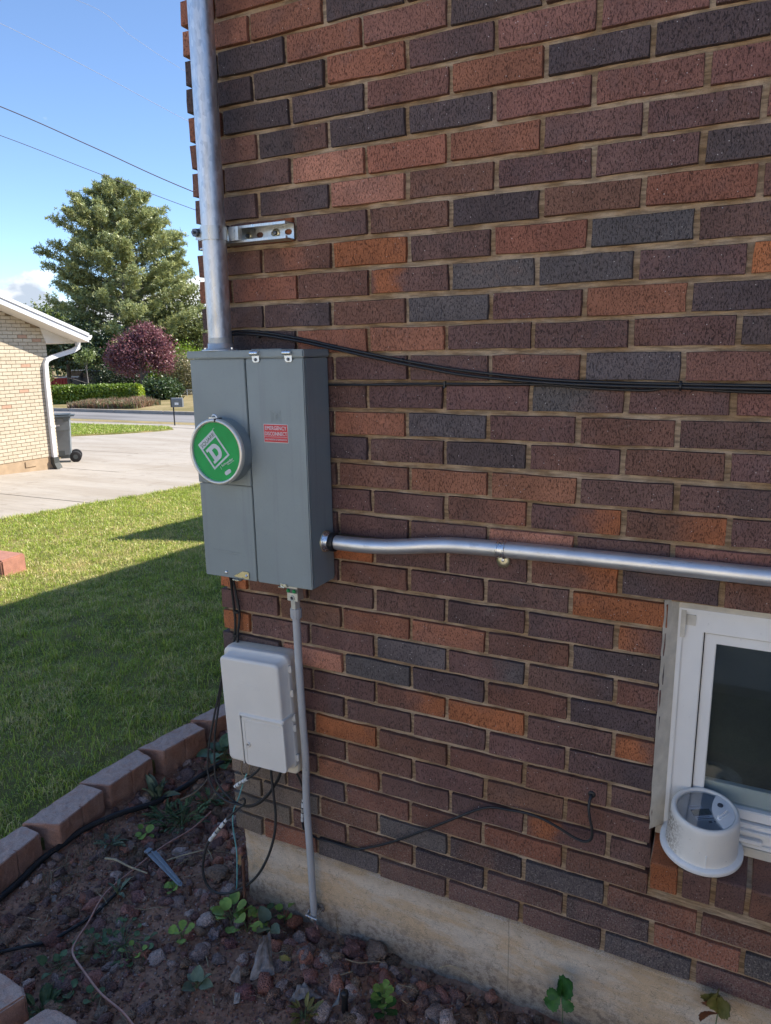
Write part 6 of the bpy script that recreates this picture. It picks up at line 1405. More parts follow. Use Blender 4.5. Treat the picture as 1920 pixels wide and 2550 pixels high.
rosette('patch of small round leaves in the copper wire bend', Q1(1060, 560), 24, 'round', 'weed_leaf_dark', 0.013, 0.024, 0.085, 0.016)
rosette('second patch of small leaves touching the copper wire', Q1(800, 570), 16, 'round', 'weed_leaf_dark', 0.013, 0.022, 0.05, 0.016)
rosette('yellowish sprout right of the small-leaf patch', Q1(1160, 650), 6, 'round', 'weed_leaf', 0.014, 0.024, 0.03, 0.03)
rosette('lobed dandelion-like weed above the corner edging block', Q1(520, 960), 7, 'serrate', 'weed_leaf_dark', 0.026, 0.042, 0.022, 0.018)
rosette('broad leaf weed between drip line and edging block', Q1(510, 760), 7, 'heart', 'weed_leaf_dark', 0.022, 0.036, 0.05, 0.018)
rosette('grassy green tuft between the two bottom edging blocks', Q1(350, 1130), 30, 'lance', 'weed_leaf_dark', 0.025, 0.05, 0.04, 0.012, lift=1.0)
rosette('sage leaf sprout on bare soil in the lower bed', Q3(310, 935), 5, 'heart', 'weed_leaf_blue', 0.030, 0.048, 0.014, 0.015)
rosette('small sprout below the corner edging blocks', Q1(800, 1040), 4, 'round', 'weed_leaf_dark', 0.018, 0.026, 0.018, 0.016)
rosette('thin green sprout with forked leaves on bare soil', Q3(180, 520), 6, 'serrate', 'weed_leaf', 0.022, 0.038, 0.02, 0.03, lift=1.0)
rosette('thin grass tuft at the bottom edge beside riser', Q3(1240, 1180), 16, 'lance', 'olive_leaf', 0.025, 0.05, 0.02, 0.008, lift=1.0)
rosette('leafy weeds growing behind the hanging cables at house corner', (560, 1900), 16, 'heart', 'weed_leaf_dark', 0.045, 0.075, 0.07, 0.07, 0.03)
rosette('green weed sprawling under the utility box by the edging', (520, 1985), 18, 'lobed', 'weed_leaf_dark', 0.03, 0.055, 0.06, 0.03, 0.03)
rosette('pale tall grass tuft beside the third edging block', Q5(930, 330), 14, 'lance', 'weed_leaf_blue', 0.05, 0.10, 0.02, 0.01, 0.04, lift=2.2)
# bright nettle-like weed at the bottom centre
p_ = at_z(*Q4(330, 880), 0.0)
it = []
for k in range(22):
    a = k * 2.4; h_ = 0.012 + k * 0.0038; it.append(('serrate', 'weed_leaf' if k > 9 else 'creeper_leaf', (0.006 * math.cos(a), 0.006 * math.sin(a), h_), (math.cos(a), math.sin(a), 0.35), 0.038 - 0.0007 * k))
weed('upright bright green nettle-like weed at the bottom edge', (p_[0], p_[1], 0.0), it)
# five-leaf creeper against the foundation
p_ = at_z(*(1340 + 210 / 3.332, 2330 + 670 / 3.332), 0.02)
base = V(p_[0], -0.030, bed_z(p_[0], -0.03))
ctr = at_y(1340 + 195 / 3.332, 2330 + 492 / 3.332, -0.038)
tips = [(160, 365), (295, 385), (70, 460), (75, 575), (290, 620)]
cr_ = thing('creeper', 'five-leaf green creeper sprig in front of the foundation', 'plant', tuple(float(q_) for q_ in base))
for (x_, y_) in tips:
    tp_ = at_y(1340 + x_ / 3.332, 2330 + y_ / 3.332, -0.048); leaf('serrate', 'creeper_leaf', cr_, ctr, tp_ - ctr, float(np.linalg.norm(tp_ - ctr)) * 1.02, 1.2 if x_ > 195 else -1.2)
m = MB(); m.tube(spline([base - V(0, 0, 0.02), (base + ctr) / 2 + V(0.002, 0.004, 0), ctr], 5), 0.0014, 6); m.build('stem', 'weed_stem', cr_)
ctr = at_y(1340 + 1490 / 3.332, 2330 + 640 / 3.332, -0.036); bs = V(ctr[0] - 0.01, -0.035, 0.0)
cr2 = thing('creeper', 'olive and red creeper sprig at the right end of the foundation', 'plant', tuple(float(q_) for q_ in bs))
for (x_, y_, mt) in ((1410, 500, 'olive_leaf'), (1500, 490, 'olive_leaf'), (1605, 575, 'olive_leaf'), (1380, 560, 'red_leaf'), (1350, 720, 'red_leaf'), (1560, 650, 'olive_leaf')):
    tp_ = at_y(1340 + x_ / 3.332, 2330 + y_ / 3.332, -0.05); leaf('serrate', mt, cr2, ctr, tp_ - ctr, float(np.linalg.norm(tp_ - ctr)), 1.2)
m = MB(); m.tube(spline([bs, (bs + ctr) / 2, ctr], 4), 0.0014, 6); m.build('stem', 'weed_stem', cr2)
# dead spiky sprig by the ground clamp
p0 = at_y(*Q3(1560, 610), -0.04); p1 = at_y(*Q3(1515, 330), -0.03)
m = MB(); m.tube(spline([p0, (p0 + p1) / 2 + V(-0.004, 0, 0), p1], 6), 0.0012, 6)
for k in range(46):
    c_ = p0 + (p1 - p0) * (0.35 + 0.65 * r2.random()); m.tube([c_, c_ + V(r2.uniform(-0.014, 0.014), r2.uniform(-0.010, 0.004), r2.uniform(0.0, 0.012))], 0.0005, 3, False)
tag(m.build('dead_sprig', 'twig'), 'dry spiky sprig standing before the foundation by the clamp', 'plant')
# crumpled plastic / dead leaves
def crumple(label, quad, hgt, mat, nx_=9, amp=0.012, name='plastic_scrap', cat='litter', seed=1.0):
    A_, B_, C_, D_ = [np.array(q_, float) for q_ in quad]; m = MB(); vs = []
    for j in range(nx_):
        for i in range(nx_):
            u_, v_ = i / (nx_ - 1), j / (nx_ - 1); p_ = (A_ * (1 - u_) + B_ * u_) * (1 - v_) + (D_ * (1 - u_) + C_ * u_) * v_
            p_ = p_ + V(0, 0, 1) * (hgt * math.sin(math.pi * u_) * math.sin(math.pi * v_) + amp * vnoise(u_ * 3.3 + seed, v_ * 3.3, seed)) + V(1, 0.3, 0) * amp * 0.5 * vnoise(u_ * 4, v_ * 4 + seed, 2)
            vs.append(p_)
    fs = [(j * nx_ + i, j * nx_ + i + 1, (j + 1) * nx_ + i + 1, (j + 1) * nx_ + i) for j in range(nx_ - 1) for i in range(nx_ - 1)]
    m.add(vs, fs); m.add([v_ - V(0, 0, 0.0012) for v_ in vs], [tuple(reversed(f_)) for f_ in fs])
    return tag(m.build(name, mat), label, cat)
Zq = lambda x_, y_, z_: at_z(*Q3(x_, y_), z_)
crumple('crumpled grey plastic sheet standing in the middle of the bed', [Zq(770, 900, 0.012), Zq(985, 860, 0.02), Zq(945, 490, 0.055), Zq(855, 560, 0.07)], 0.012, 'plastic_sheet', 10, 0.010, seed=2.0)
crumple('triangular grey plastic scrap left of the larger sheet', [Zq(585, 900, 0.012), Zq(690, 940, 0.012), Zq(690, 790, 0.038), Zq(660, 775, 0.04)], 0.006, 'plastic_sheet', 7, 0.006, seed=3.0)
crumple('pale flattened plastic film near the sprinkler riser', [Zq(1110, 1080, 0.012), Zq(1400, 1060, 0.012), Zq(1260, 940, 0.024), Zq(1190, 950, 0.02)], 0.010, 'plastic_sheet', 9, 0.012, seed=5.0)
crumple('dry cream leaf behind the round-leaf weed', [Zq(820, 330, 0.03), Zq(890, 390, 0.03), Zq(930, 340, 0.035), Zq(870, 310, 0.035)], 0.006, 'dry_leaf', 6, 0.005, 'dead_leaf', 'leaf', 7.0)
crumple('curled tan leaf touching the copper wire bend', [at_z(*Q1(680, 750), 0.012), at_z(*Q1(790, 730), 0.012), at_z(*Q1(780, 685), 0.02), at_z(*Q1(690, 690), 0.02)], 0.010, 'dry_leaf', 6, 0.004, 'dead_leaf', 'leaf', 8.0)
crumple('small yellow-brown leaf beside the grey lava rocks', [Zq(1020, 740, 0.012), Zq(1130, 740, 0.012), Zq(1100, 690, 0.02), Zq(1030, 690, 0.02)], 0.010, 'olive_leaf', 6, 0.005, 'dead_leaf', 'leaf', 9.0)
crumple('small grey plastic scrap low in the bed', [Zq(630, 1110, 0.012), Zq(680, 1100, 0.012), Zq(690, 1010, 0.022), Zq(640, 1010, 0.022)], 0.004, 'plastic_sheet', 6, 0.004, seed=11.0)
crumple('white plastic scrap by the thistle seedling at left', [at_z(*Q1(420, 240), 0.02), at_z(*Q1(480, 230), 0.02), at_z(*Q1(490, 170), 0.03), at_z(*Q1(425, 175), 0.03)], 0.006, 'plastic_sheet', 6, 0.006, seed=12.0)
crumple('dried brown leaves hanging at the chipped house corner', [L(545, 1320, -0.045), L(600, 1330, -0.045), L(600, 1180, -0.04), L(560, 1190, -0.04)], 0.004, 'dry_leaf', 6, 0.006, 'dead_leaf', 'leaf', 13.0)
# dry grass tufts along the edging foot and bed margin
n = 1500; q = np.stack([rng.uniform(-0.62, -0.30, n), rng.uniform(-0.62, 0.1, n), np.zeros(n)], 1); kk = np.array([vnoise(x_ * 6, y_ * 6, 8.0) for x_, y_, _ in q]) > 0.12; q = q[kk]; q[:, 2] = [bed_z(x_, y_) for x_, y_, _ in q]
tag(blades('dry_grass_tufts', q, rng.uniform(0.02, 0.06, len(q)), np.full(len(q), 0.0016), np.array([0.20, 0.17, 0.09]) * rng.uniform(0.5, 1.3, (len(q), 1)), 1.3), 'thin dry grass tufts at the left side of the bed', 'grass', None, 'stuff')

# ================================================================== NEIGHBOUR AND STREET
XN = -11.0
NC0 = at_x(151, 1166, XN); NY = NC0[1] - 0.01; NZ = gz(XN, NY)
CH = 0.0667; BLn = 0.2005
FZN = NZ + 0.27
nb = thing('tan_brick_house', 'cream brick neighbouring house with white eaves across the driveway', 'house', (XN, NY, NZ))
RSL = -0.362                                           # rake slope dz/dy
SOF = at_x(735 / 5.95, 700 + 920 / 5.95, XN)[2]          # soffit level at the eave corner
rk0 = at_x(700 / 5.95, 700 + 730 / 5.95, XN)             # wall top at the corner, under the rake
def rake_z(y): return rk0[2] + (rk0[1] - y) * -RSL
RY_ = 3.4                                               # ridge
m = MB(); m.prism([(XN - 0.010, NY - 0.006, FZN), (XN - 0.010, -2.0, FZN), (XN - 0.010, -2.0, rake_z(RY_) - (RY_ + 2.0) * -RSL), (XN - 0.010, RY_, rake_z(RY_)), (XN - 0.010, NY - 0.006, rake_z(NY))], (-9.0, 0, 0)); m.build('wall', 'tan_mortar', nb)
m = MB(); m.box((XN - 9.2, -2.0, NZ - 0.5), (XN - 0.006, NY - 0.004, FZN)); nf = m.build('foundation', 'tan_foundation', nb)
fq = at_x(470 / 5.95, 960 + 1160 / 5.95, XN); m = MB(); m.box((XN - 0.02, fq[1] - 0.14, FZN - 0.14), (XN + 0.012, fq[1] + 0.10, FZN - 0.03)); m.build('vent_patch', 'tan_foundation', nf, None, 0.004)
# bricks: one object each, shared meshes
full = MB(); full.box((-0.02, -BLn / 2 + 0.0045, -CH / 2 + 0.0045), (0.006, BLn / 2 - 0.0045, CH / 2 - 0.0045)); fm_ = full.mesh('tan_brick'); fm_.materials.append(MATS['tan_brick'])
halfm = MB(); halfm.box((-0.02, -BLn / 4 + 0.0045, -CH / 2 + 0.0045), (0.006, BLn / 4 - 0.0045, CH / 2 - 0.0045)); hm_ = halfm.mesh('tan_brick_half'); hm_.materials.append(MATS['tan_brick'])
rest = MB(); nb_cnt = 0
for r in range(60):
    zc = FZN + CH * (r + 0.5); y = NY
    if r % 2: lst = [(NY - BLn / 4, hm_, 0.5)]; y = NY - BLn / 2
    else: lst = []
    while y > 0.0: lst.append((y - BLn / 2, fm_, 1.0)); y -= BLn
    for yc, me, k in lst:
        if zc + CH / 2 > rake_z(min(yc + BLn * k / 2, NY)) + 0.05: continue
        if yc > NY - 1.55 and nb_cnt < 290:
            o_ = bpy.data.objects.new('brick', me); col.objects.link(o_); o_.parent = nb; o_.matrix_parent_inverse = wmat(nb).inverted(); o_.location = (XN, yc, zc); nb_cnt += 1
        else:
            L_ = BLn * k / 2 - 0.0045; rest.box((XN - 0.02, yc - L_, zc - CH / 2 + 0.0045), (XN + 0.006, yc + L_, zc + CH / 2 - 0.0045))
print('neighbour bricks', nb_cnt)
ro_ = rest.build('brickwork', 'tan_brick', nb); ro_['kind'] = 'stuff'
# roof with rake overhang (towards us) and eave overhang (towards the street)
OV = 0.37; XF = XN + OV
e_top = at_x(1305 / 5.95, 700 + 785 / 5.95, XF); e_bot = at_x(1310 / 5.95, 700 + 905 / 5.95, XF); l_top = at_x(0, 700 + 205 / 5.95, XF); l_bot = at_x(0, 700 + 340 / 5.95, XF)
sl_ = (l_bot[2] - e_bot[2]) / (l_bot[1] - e_bot[1]); EY = e_bot[1]
def fb(y): return e_bot[2] + sl_ * (y - EY)
def ft(y): return e_top[2] + sl_ * (y - EY)
m = MB(); m.prism([(XF, EY, fb(EY) + 0.02), (XF, RY_, fb(RY_) + 0.02), (XF, RY_, ft(RY_) + 0.012), (XF, EY, ft(EY) + 0.012)], (-10, 0, 0)); m.prism([(XF, RY_, fb(RY_) + 0.02), (XF, RY_ - (EY - RY_), fb(EY) + 0.02), (XF, RY_ - (EY - RY_), ft(EY) + 0.012), (XF, RY_, ft(RY_) + 0.012)], (-10, 0, 0)); nr = m.build('roof', 'shingle', nb)
m = MB(); y2 = RY_ - (EY - RY_)
m.prism([(XF + 0.022, EY, fb(EY)), (XF + 0.022, RY_, fb(RY_)), (XF + 0.022, y2, fb(EY)), (XF + 0.022, y2, ft(EY) - 0.05), (XF + 0.022, RY_, ft(RY_) - 0.05), (XF + 0.022, EY, ft(EY) - 0.05)], (-0.02, 0, 0)); m.build('fascia', 'white_trim', nr)
m = MB(); m.prism([(XF + 0.042, EY + 0.004, ft(EY) - 0.048), (XF + 0.042, RY_, ft(RY_) - 0.048), (XF + 0.042, y2, ft(EY) - 0.048), (XF + 0.042, y2, ft(EY) + 0.016), (XF + 0.042, RY_, ft(RY_) + 0.016), (XF + 0.042, EY + 0.004, ft(EY) + 0.016)], (-0.04, 0, 0)); m.build('drip_edge', 'white_trim', nr)
m = MB()
m.prism([(XF + 0.001, EY, fb(EY) + 0.002), (XF + 0.001, RY_, fb(RY_) + 0.002), (XN - 0.3, RY_, fb(RY_) + 0.002), (XN - 0.3, EY, fb(EY) + 0.002)], (0, 0, 0.016)); m.build('soffit', 'soffit', nr)
ey = at_x(1100 / 5.95, 700 + 915 / 5.95, XN)[1]
m = MB(); m.prism([(XN + 0.012, NY + 0.001, SOF), (XN + 0.012, EY - 0.03, SOF), (XN + 0.012, EY - 0.03, fb(EY - 0.03)), (XN + 0.012, NY + 0.001 - 0.10, fb(NY - 0.1))], (-0.02, 0, 0)); m.box((XN - 9, NY + 0.002, SOF - 0.004), (XN - 0.009, EY, SOF + 0.012)); m.build('eave_return', 'soffit', nr)
m = MB(); m.box((XN - 9, EY, fb(EY)), (XF - 0.002, EY + 0.02, ft(EY) - 0.01)); m.build('eave_fascia', 'white_trim', nr)
m = MB(); m.prism([(XF - 0.02, EY + 0.022, ft(EY) - 0.02), (XF - 0.02, EY + 0.022, ft(EY) - 0.11), (XF - 0.02, EY + 0.08, ft(EY) - 0.11), (XF - 0.02, EY + 0.125, ft(EY) - 0.05), (XF - 0.02, EY + 0.125, ft(EY) - 0.02)], (-9, 0, 0)); m.build('gutter', 'white_trim', nr)
# downspout
DXs = XN + 0.045; dq = lambda x_, y_: at_x(x_ / 5.95, 700 + y_ / 5.95, DXs); dq3 = lambda x_, y_: at_x(x_ / 5.95, 960 + y_ / 5.95, DXs)
pth = [dq(1150, 905), dq(1150, 985), dq(1080, 1030), dq(760, 1130), dq(690, 1170), dq(672, 1230), dq(690, 1500), dq3(810, 1060)]
def rect_tube(pts, w_, d_):
    m = MB(); pts = spline(pts, 1) if False else pts; rings = []
    for i, p_ in enumerate(pts):
        tg = np.array(pts[min(i + 1, len(pts) - 1)]) - np.array(pts[max(i - 1, 0)]); tg /= np.linalg.norm(tg); sd = np.cross(tg, (1, 0, 0)); sd /= np.linalg.norm(sd)
        rings.append([p_ + sd * w_ / 2 + V(d_ / 2, 0, 0), p_ + sd * w_ / 2 - V(d_ / 2, 0, 0), p_ - sd * w_ / 2 - V(d_ / 2, 0, 0), p_ - sd * w_ / 2 + V(d_ / 2, 0, 0)])
    n_ = 4; vs = [q_ for r_ in rings for q_ in r_]; m.add(vs, [(i * n_ + k, i * n_ + (k + 1) % n_, (i + 1) * n_ + (k + 1) % n_, (i + 1) * n_ + k) for i in range(len(rings) - 1) for k in range(n_)]); return m
dsp = rect_tube(pth, 0.082, 0.065).build('downspout', 'white_trim', nb)
a = dq3(775, 605); m = MB(); m.box((XN + 0.006, a[1] - 0.05, a[2] - 0.018), (XN + 0.085, a[1] + 0.05, a[2] + 0.018)); m.build('strap', 'soffit', dsp)
a, b = dq3(810, 1062), dq3(835, 1225); rect_tube([a, (a + b) / 2, b + V(0.04, 0.02, 0)], 0.125, 0.10).build('drain_boot', 'drain_boot', nb)

# wheelie bin ---------------------------------------------------------
bq = at_g((1120) / 5.95, 960 + 1145 / 5.95)
BX, BY, BZ = bq[0] - 0.05, bq[1] + 0.02, bq[2]
rb = math.radians(47); Rb = np.array(((math.cos(rb), -math.sin(rb), 0), (math.sin(rb), math.cos(rb), 0), (0, 0, 1)))
kz = 1.10 / 1.06
bin_ = thing('wheelie_bin', 'grey wheeled rubbish bin standing at the corner of cream house', 'bin', (BX, BY, BZ))
# local: x to the right (wheels at +x), y depth; origin at right-front base
def bobj(m, name, mat, par=None, bev=0.0):
    m.v = [tuple(np.array((BX, BY, BZ)) + Rb @ np.array(q_)) for q_ in m.v]; return m.build(name, mat, par or bin_, None, bev)
def taper(x0, x1, y0, y1, z0, X0, X1, Y0, Y1, z1):
    vs = [(x0, y0, z0), (x1, y0, z0), (x1, y1, z0), (x0, y1, z0), (X0, Y0, z1), (X1, Y0, z1), (X1, Y1, z1), (X0, Y1, z1)]
    return vs, [(0, 3, 2, 1), (4, 5, 6, 7), (0, 1, 5, 4), (1, 2, 6, 5), (2, 3, 7, 6), (3, 0, 4, 7)]
m = MB(); m.add(*taper(-0.52, -0.06, 0, 0.48, 0.16, -0.60, -0.015, -0.03, 0.54, 0.98)); bb_ = bobj(m, 'tub', 'bin_plastic', None, 0.02)
m = MB(); m.box((-0.61, -0.042, 0.70), (-0.022, -0.03, 0.98)); bobj(m, 'collar', 'bin_plastic', bb_, 0.01)
m = MB(); m.box((-0.64, -0.06, 0.96), (0.01, 0.58, 1.005)); m.box((-0.63, 0.1, 1.005), (0.0, 0.57, 1.03)); m.box((0.0, 0.1, 0.985), (0.085, 0.5, 1.01)); lidb = bobj(m, 'lid', 'bin_lid', None, 0.008)
m = MB()
for x_ in (-0.52, -0.30, -0.08): m.box((x_ - 0.045, -0.066, 0.90), (x_ + 0.045, -0.0605, 0.97))
bobj(m, 'lid_tab', 'bin_lid', lidb)
m = MB(); m.box((-0.46, -0.0445, 0.80), (-0.42, -0.0425, 0.83)); 
for k in range(5): m.box((-0.38 + k * 0.035, -0.0445, 0.80), (-0.353 + k * 0.035, -0.0425, 0.83))
bobj(m, 'print', 'print_white', bb_)
m = MB(); m.box((-0.42, -0.012, 0.16), (-0.17, 0.0, 0.27)); m.box((-0.52, 0.01, 0.10), (-0.08, 0.3, 0.16)); m.box((-0.54, -0.01, 0.0), (-0.08, 0.10, 0.04)); bobj(m, 'base_bar', 'bin_lid')
m = MB(); m.box((-0.40, -0.02, 0.105), (-0.26, -0.008, 0.13)); bobj(m, 'reflector', 'zinc_yellow')
for y_ in (0.06, 0.44):
    m = MB(); m.lathe([(0.05, -0.035), (0.10, -0.035), (0.12, -0.028), (0.12, 0.028), (0.10, 0.035), (0.05, 0.035)], 28, (0.03, y_, 0.12), (0, 1, 0)); wh = bobj(m, 'wheel', 'tyre')
    m = MB(); m.cyl((0.03, y_ - 0.036, 0.12), (0.03, y_ + 0.036, 0.12), 0.05, 16); bobj(m, 'rim', 'bin_lid', wh)

# mailbox on the kerb -----------------------------------------------------
mq = at_g(435.5, 1060); MD = float(np.dot(mq - CAM, FWD)); pxm = MD / FPX
mb = thing('mailbox', 'grey metal mailbox on a thin black post by the street', 'mailbox', tuple(mq))
zt = mq[2] + 46 * pxm; zh = mq[2] + 69 * pxm
m = MB(); m.cyl((mq[0], mq[1], mq[2] - 0.05), (mq[0], mq[1], zt + 0.04), 0.028, 10); m.build('post', 'post_black', mb)
dr_ = RIGHT.copy(); dr_[2] = 0; dr_ /= np.linalg.norm(dr_)
m = MB(); wv = np.cross((0, 0, 1), dr_); ra = 0.10
prof = [(-ra, 0.0), (-ra, zh - zt - ra * 0.9)] + [(ra * math.cos(a), zh - zt - ra * 0.9 + ra * 0.9 * math.sin(a)) for a in np.linspace(math.pi * 0.9, math.pi * 0.1, 8)] + [(ra, zh - zt - ra * 0.9), (ra, 0.0)]
P0 = V(mq[0], mq[1], zt) - dr_ * 0.06
m.prism([P0 + wv * u_ + V(0, 0, v_) for u_, v_ in prof], dr_ * 28 * pxm); bx2 = m.build('box', 'mailbox_metal', mb)
m = MB(); m.prism([P0 + wv * u_ * 1.04 + V(0, 0, v_ * 1.02) - dr_ * 0.02 for u_, v_ in prof], dr_ * 0.04); m.build('door', 'post_black', mb)
m = MB(); q_ = P0 + dr_ * 9 * pxm - wv * 0.103; m.prism([q_ + V(0, 0, 0.09), q_ + dr_ * 0.16 + V(0, 0, 0.09), q_ + dr_ * 0.16 + V(0, 0, 0.19), q_ + V(0, 0, 0.19)], -wv * 0.004); m.build('number_plate', 'print_white', bx2)

# foliage ------------------------------------------------------------
def leaf_quads(C, size, cols, flat=0.0):
    n_ = len(C); a = rng.normal(0, 1, (n_, 3)); a[:, 2] *= (1 - flat); a /= np.linalg.norm(a, axis=1)[:, None]
    b = np.cross(a, rng.normal(0, 1, (n_, 3))); b /= np.linalg.norm(b, axis=1)[:, None]
    s_ = np.asarray(size)[:, None]
    vs = np.stack([C - a * s_, C + b * s_ * 0.55, C + a * s_, C - b * s_ * 0.55], 1).reshape(-1, 3)
    return vs, np.arange(n_ * 4).reshape(-1, 4), np.repeat(cols, 4, 0)
def tree(name, label, base, hgt, clumps, leafn, lsize, c1, c2, trunk_r, cat='tree', bark='bark', group=None, flat=0.0):
    """clumps: list of (offset from base, radius xyz) ellipsoids filled with small leaf clusters"""
    t_ = thing(name, label, cat, tuple(base), group); base = np.array(base, float)
    m = MB(); top = base + V(0, 0, hgt * 0.75)
    m.tube([base - V(0, 0, 0.2), base + V(0.03 * hgt * 0.2, 0, hgt * 0.3), top], [trunk_r, trunk_r * 0.8, trunk_r * 0.25], 9)
    vol = np.array([r_[0] * r_[1] * r_[2] for _, r_ in clumps]) ** 0.75; vol /= vol.sum(); CC, KK = [], []
    for (o_, r_), v_ in zip(clumps, vol):
        c_ = base + np.array(o_); st_ = base + V(0, 0, min(hgt * 0.55, max(0.2 * hgt, o_[2] * 0.6)))
        m.tube(spline([st_, (st_ + c_) / 2 + V(0, 0, 0.06 * hgt), c_], 3), [trunk_r * 0.42 * (1 - 0.8 * k / 6) for k in range(7)], 6)
        nsub = max(4, int(leafn * v_ / 26)); d_ = rng.normal(0, 1, (nsub, 3)); d_ /= np.linalg.norm(d_, axis=1)[:, None]; rad = rng.uniform(0.35, 1.0, nsub) ** 0.5
        sub = c_ + d_ * rad[:, None] * np.array(r_)
        k = 26; pts = np.repeat(sub, k, 0) + rng.normal(0, 1, (nsub * k, 3)) * (0.17 * np.mean(r_) + lsize * 0.8)
        lit = np.clip(0.5 + 0.5 * (d_[:, 2] * 0.5), 0, 1); br = rng.uniform(0.72, 1.25, nsub)
        cl = (np.array(c1) + (np.array(c2) - np.array(c1)) * rng.random((nsub, 1))) * br[:, None]
        CC.append(pts); KK.append(np.repeat(cl, k, 0) * rng.uniform(0.8, 1.2, (nsub * k, 1)))
    m.build('trunk', bark, t_)
    C = np.concatenate(CC); K = np.concatenate(KK); vs, fs, tt = leaf_quads(C, lsize * rng.uniform(0.6, 1.3, len(C)), K, flat)
    np_mesh('crown', vs, fs, 'foliage', t_, tt); return t_
def gpos(px, py, D): # ground point below the photo position at camera depth D
    p_ = at_d(px, py, D); return V(p_[0], p_[1], gz(p_[0], p_[1]))
def gp_(px, D): return gpos(px, 1000, D)
# blue-green pine: whorled limbs with needle tufts
def pine(label, px, D, ytop, halfw):
    b_ = gpos(px, 680, D); pp_ = D / FPX; top = at_d(px + 15, ytop, D); H = top[2] - b_[2]
    t_ = thing('pine_tree', label, 'tree', tuple(b_)); m = MB()
    m.tube([b_ - V(0, 0, 0.3), b_ + V(0.1, 0, H * 0.4), b_ + V(0.05, 0, H * 0.97)], [0.42, 0.27, 0.04], 9)
    T, TC = [], []; z_ = 0.10 * H; k = 0
    def env(f): return float(np.interp(f, [0, 0.1, 0.27, 0.545, 0.73, 0.87, 0.96, 1.0], [6.6, 7.2, 7.6, 6.4, 4.5, 2.7, 1.3, 0.6])) * halfw / 7.1
    while z_ < 0.985 * H:
        f = z_ / H; nl_ = 7 if f < 0.8 else 5
        for j in range(nl_):
            a = k * 0.9 + j * 2 * math.pi / nl_ + rng.uniform(-0.35, 0.35); ln = env(f) * rng.uniform(0.55, 1.12); rise = 0.12 + 0.42 * f
            d_ = V(math.cos(a), math.sin(a), rise + rng.uniform(-0.12, 0.12)); st_ = b_ + V(0.05, 0, z_)
            tip = st_ + d_ * ln; mid = st_ + d_ * ln * 0.5 - V(0, 0, 0.05 * ln)
            m.tube(spline([st_, mid, tip], 2), [0.075 * (1 - f) + 0.02, 0.06 * (1 - f) + 0.018, 0.04 * (1 - f) + 0.014, 0.018, 0.010], 5)
            nt = int(26 + 62 * ln / 4)
            for q_ in range(nt):
                u_ = 0.30 + 0.72 * math.sqrt(rng.random()); c_ = st_ + (tip - st_) * u_ + rng.normal(0, 1, 3) * np.array((0.26, 0.26, 0.15)) * (0.36 + 0.12 * ln)
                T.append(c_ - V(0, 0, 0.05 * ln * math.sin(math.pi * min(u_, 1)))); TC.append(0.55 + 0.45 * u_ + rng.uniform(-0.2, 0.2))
        z_ += H * 0.030 * (1.15 - 0.45 * f); k += 1
    m.build('trunk', 'bark_grey', t_)
    T = np.array(T); TC = np.array(TC); n_ = len(T); ns = 12
    d_ = rng.normal(0, 1, (n_, ns, 3)); d_[:, :, 2] += 0.55; d_ /= np.linalg.norm(d_, axis=2)[:, :, None]
    s_ = rng.normal(0, 1, (n_, ns, 3)); s_ = np.cross(d_, s_); s_ /= np.linalg.norm(s_, axis=2)[:, :, None]
    ln = rng.uniform(0.15, 0.30, (n_, ns, 1)); wd = 0.027; c_ = T[:, None, :]
    vs = np.stack([c_ - s_ * wd * 0.6 + 0 * d_, c_ + s_ * wd * 0.6 + 0 * d_, c_ + d_ * ln + s_ * wd, c_ + d_ * ln - s_ * wd], 2).reshape(-1, 3)
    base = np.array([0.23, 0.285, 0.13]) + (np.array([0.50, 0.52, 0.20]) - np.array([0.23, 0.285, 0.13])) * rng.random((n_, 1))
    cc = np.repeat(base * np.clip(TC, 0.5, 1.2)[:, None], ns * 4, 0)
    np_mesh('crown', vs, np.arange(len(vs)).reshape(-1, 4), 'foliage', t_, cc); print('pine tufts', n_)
    return t_
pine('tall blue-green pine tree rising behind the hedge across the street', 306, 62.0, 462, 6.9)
tree('broadleaf_tree', 'light green tree just above the white eaves of cream house', gpos(112, 800, 70), 7.6, [((0, 0, 6.0), (1.8, 1.8, 1.5)), ((-1.8, 0.5, 4.9), (1.6, 1.8, 1.3)), ((1.8, 0, 5.0), (1.6, 1.8, 1.5))], 9000, 0.16, (0.11, 0.16, 0.03), (0.20, 0.25, 0.06), 0.25)
tree('broadleaf_tree', 'olive green tree behind the purple-leaf plum at right', gpos(455, 800, 66), 9.5, [((0, 0, 6.0), (3.0, 3.0, 2.6)), ((-2.5, 0, 4.6), (2.2, 2.2, 1.8)), ((2.0, 0, 4.2), (2.4, 2.4, 2.0)), ((0.5, 0, 3.0), (2.8, 2.0, 1.4))], 12000, 0.15, (0.10, 0.125, 0.035), (0.19, 0.21, 0.075), 0.25)
tree('broadleaf_tree', 'dark green tree behind the hedge at left', gpos(165, 880, 58), 6.5, [((0, 0, 4.0), (2.6, 2.4, 1.7)), ((2.4, 0, 3.6), (2.0, 2.0, 1.4)), ((-2.0, 0, 3.8), (2.2, 2.0, 1.6))], 9000, 0.14, (0.035, 0.06, 0.02), (0.075, 0.11, 0.035), 0.2)
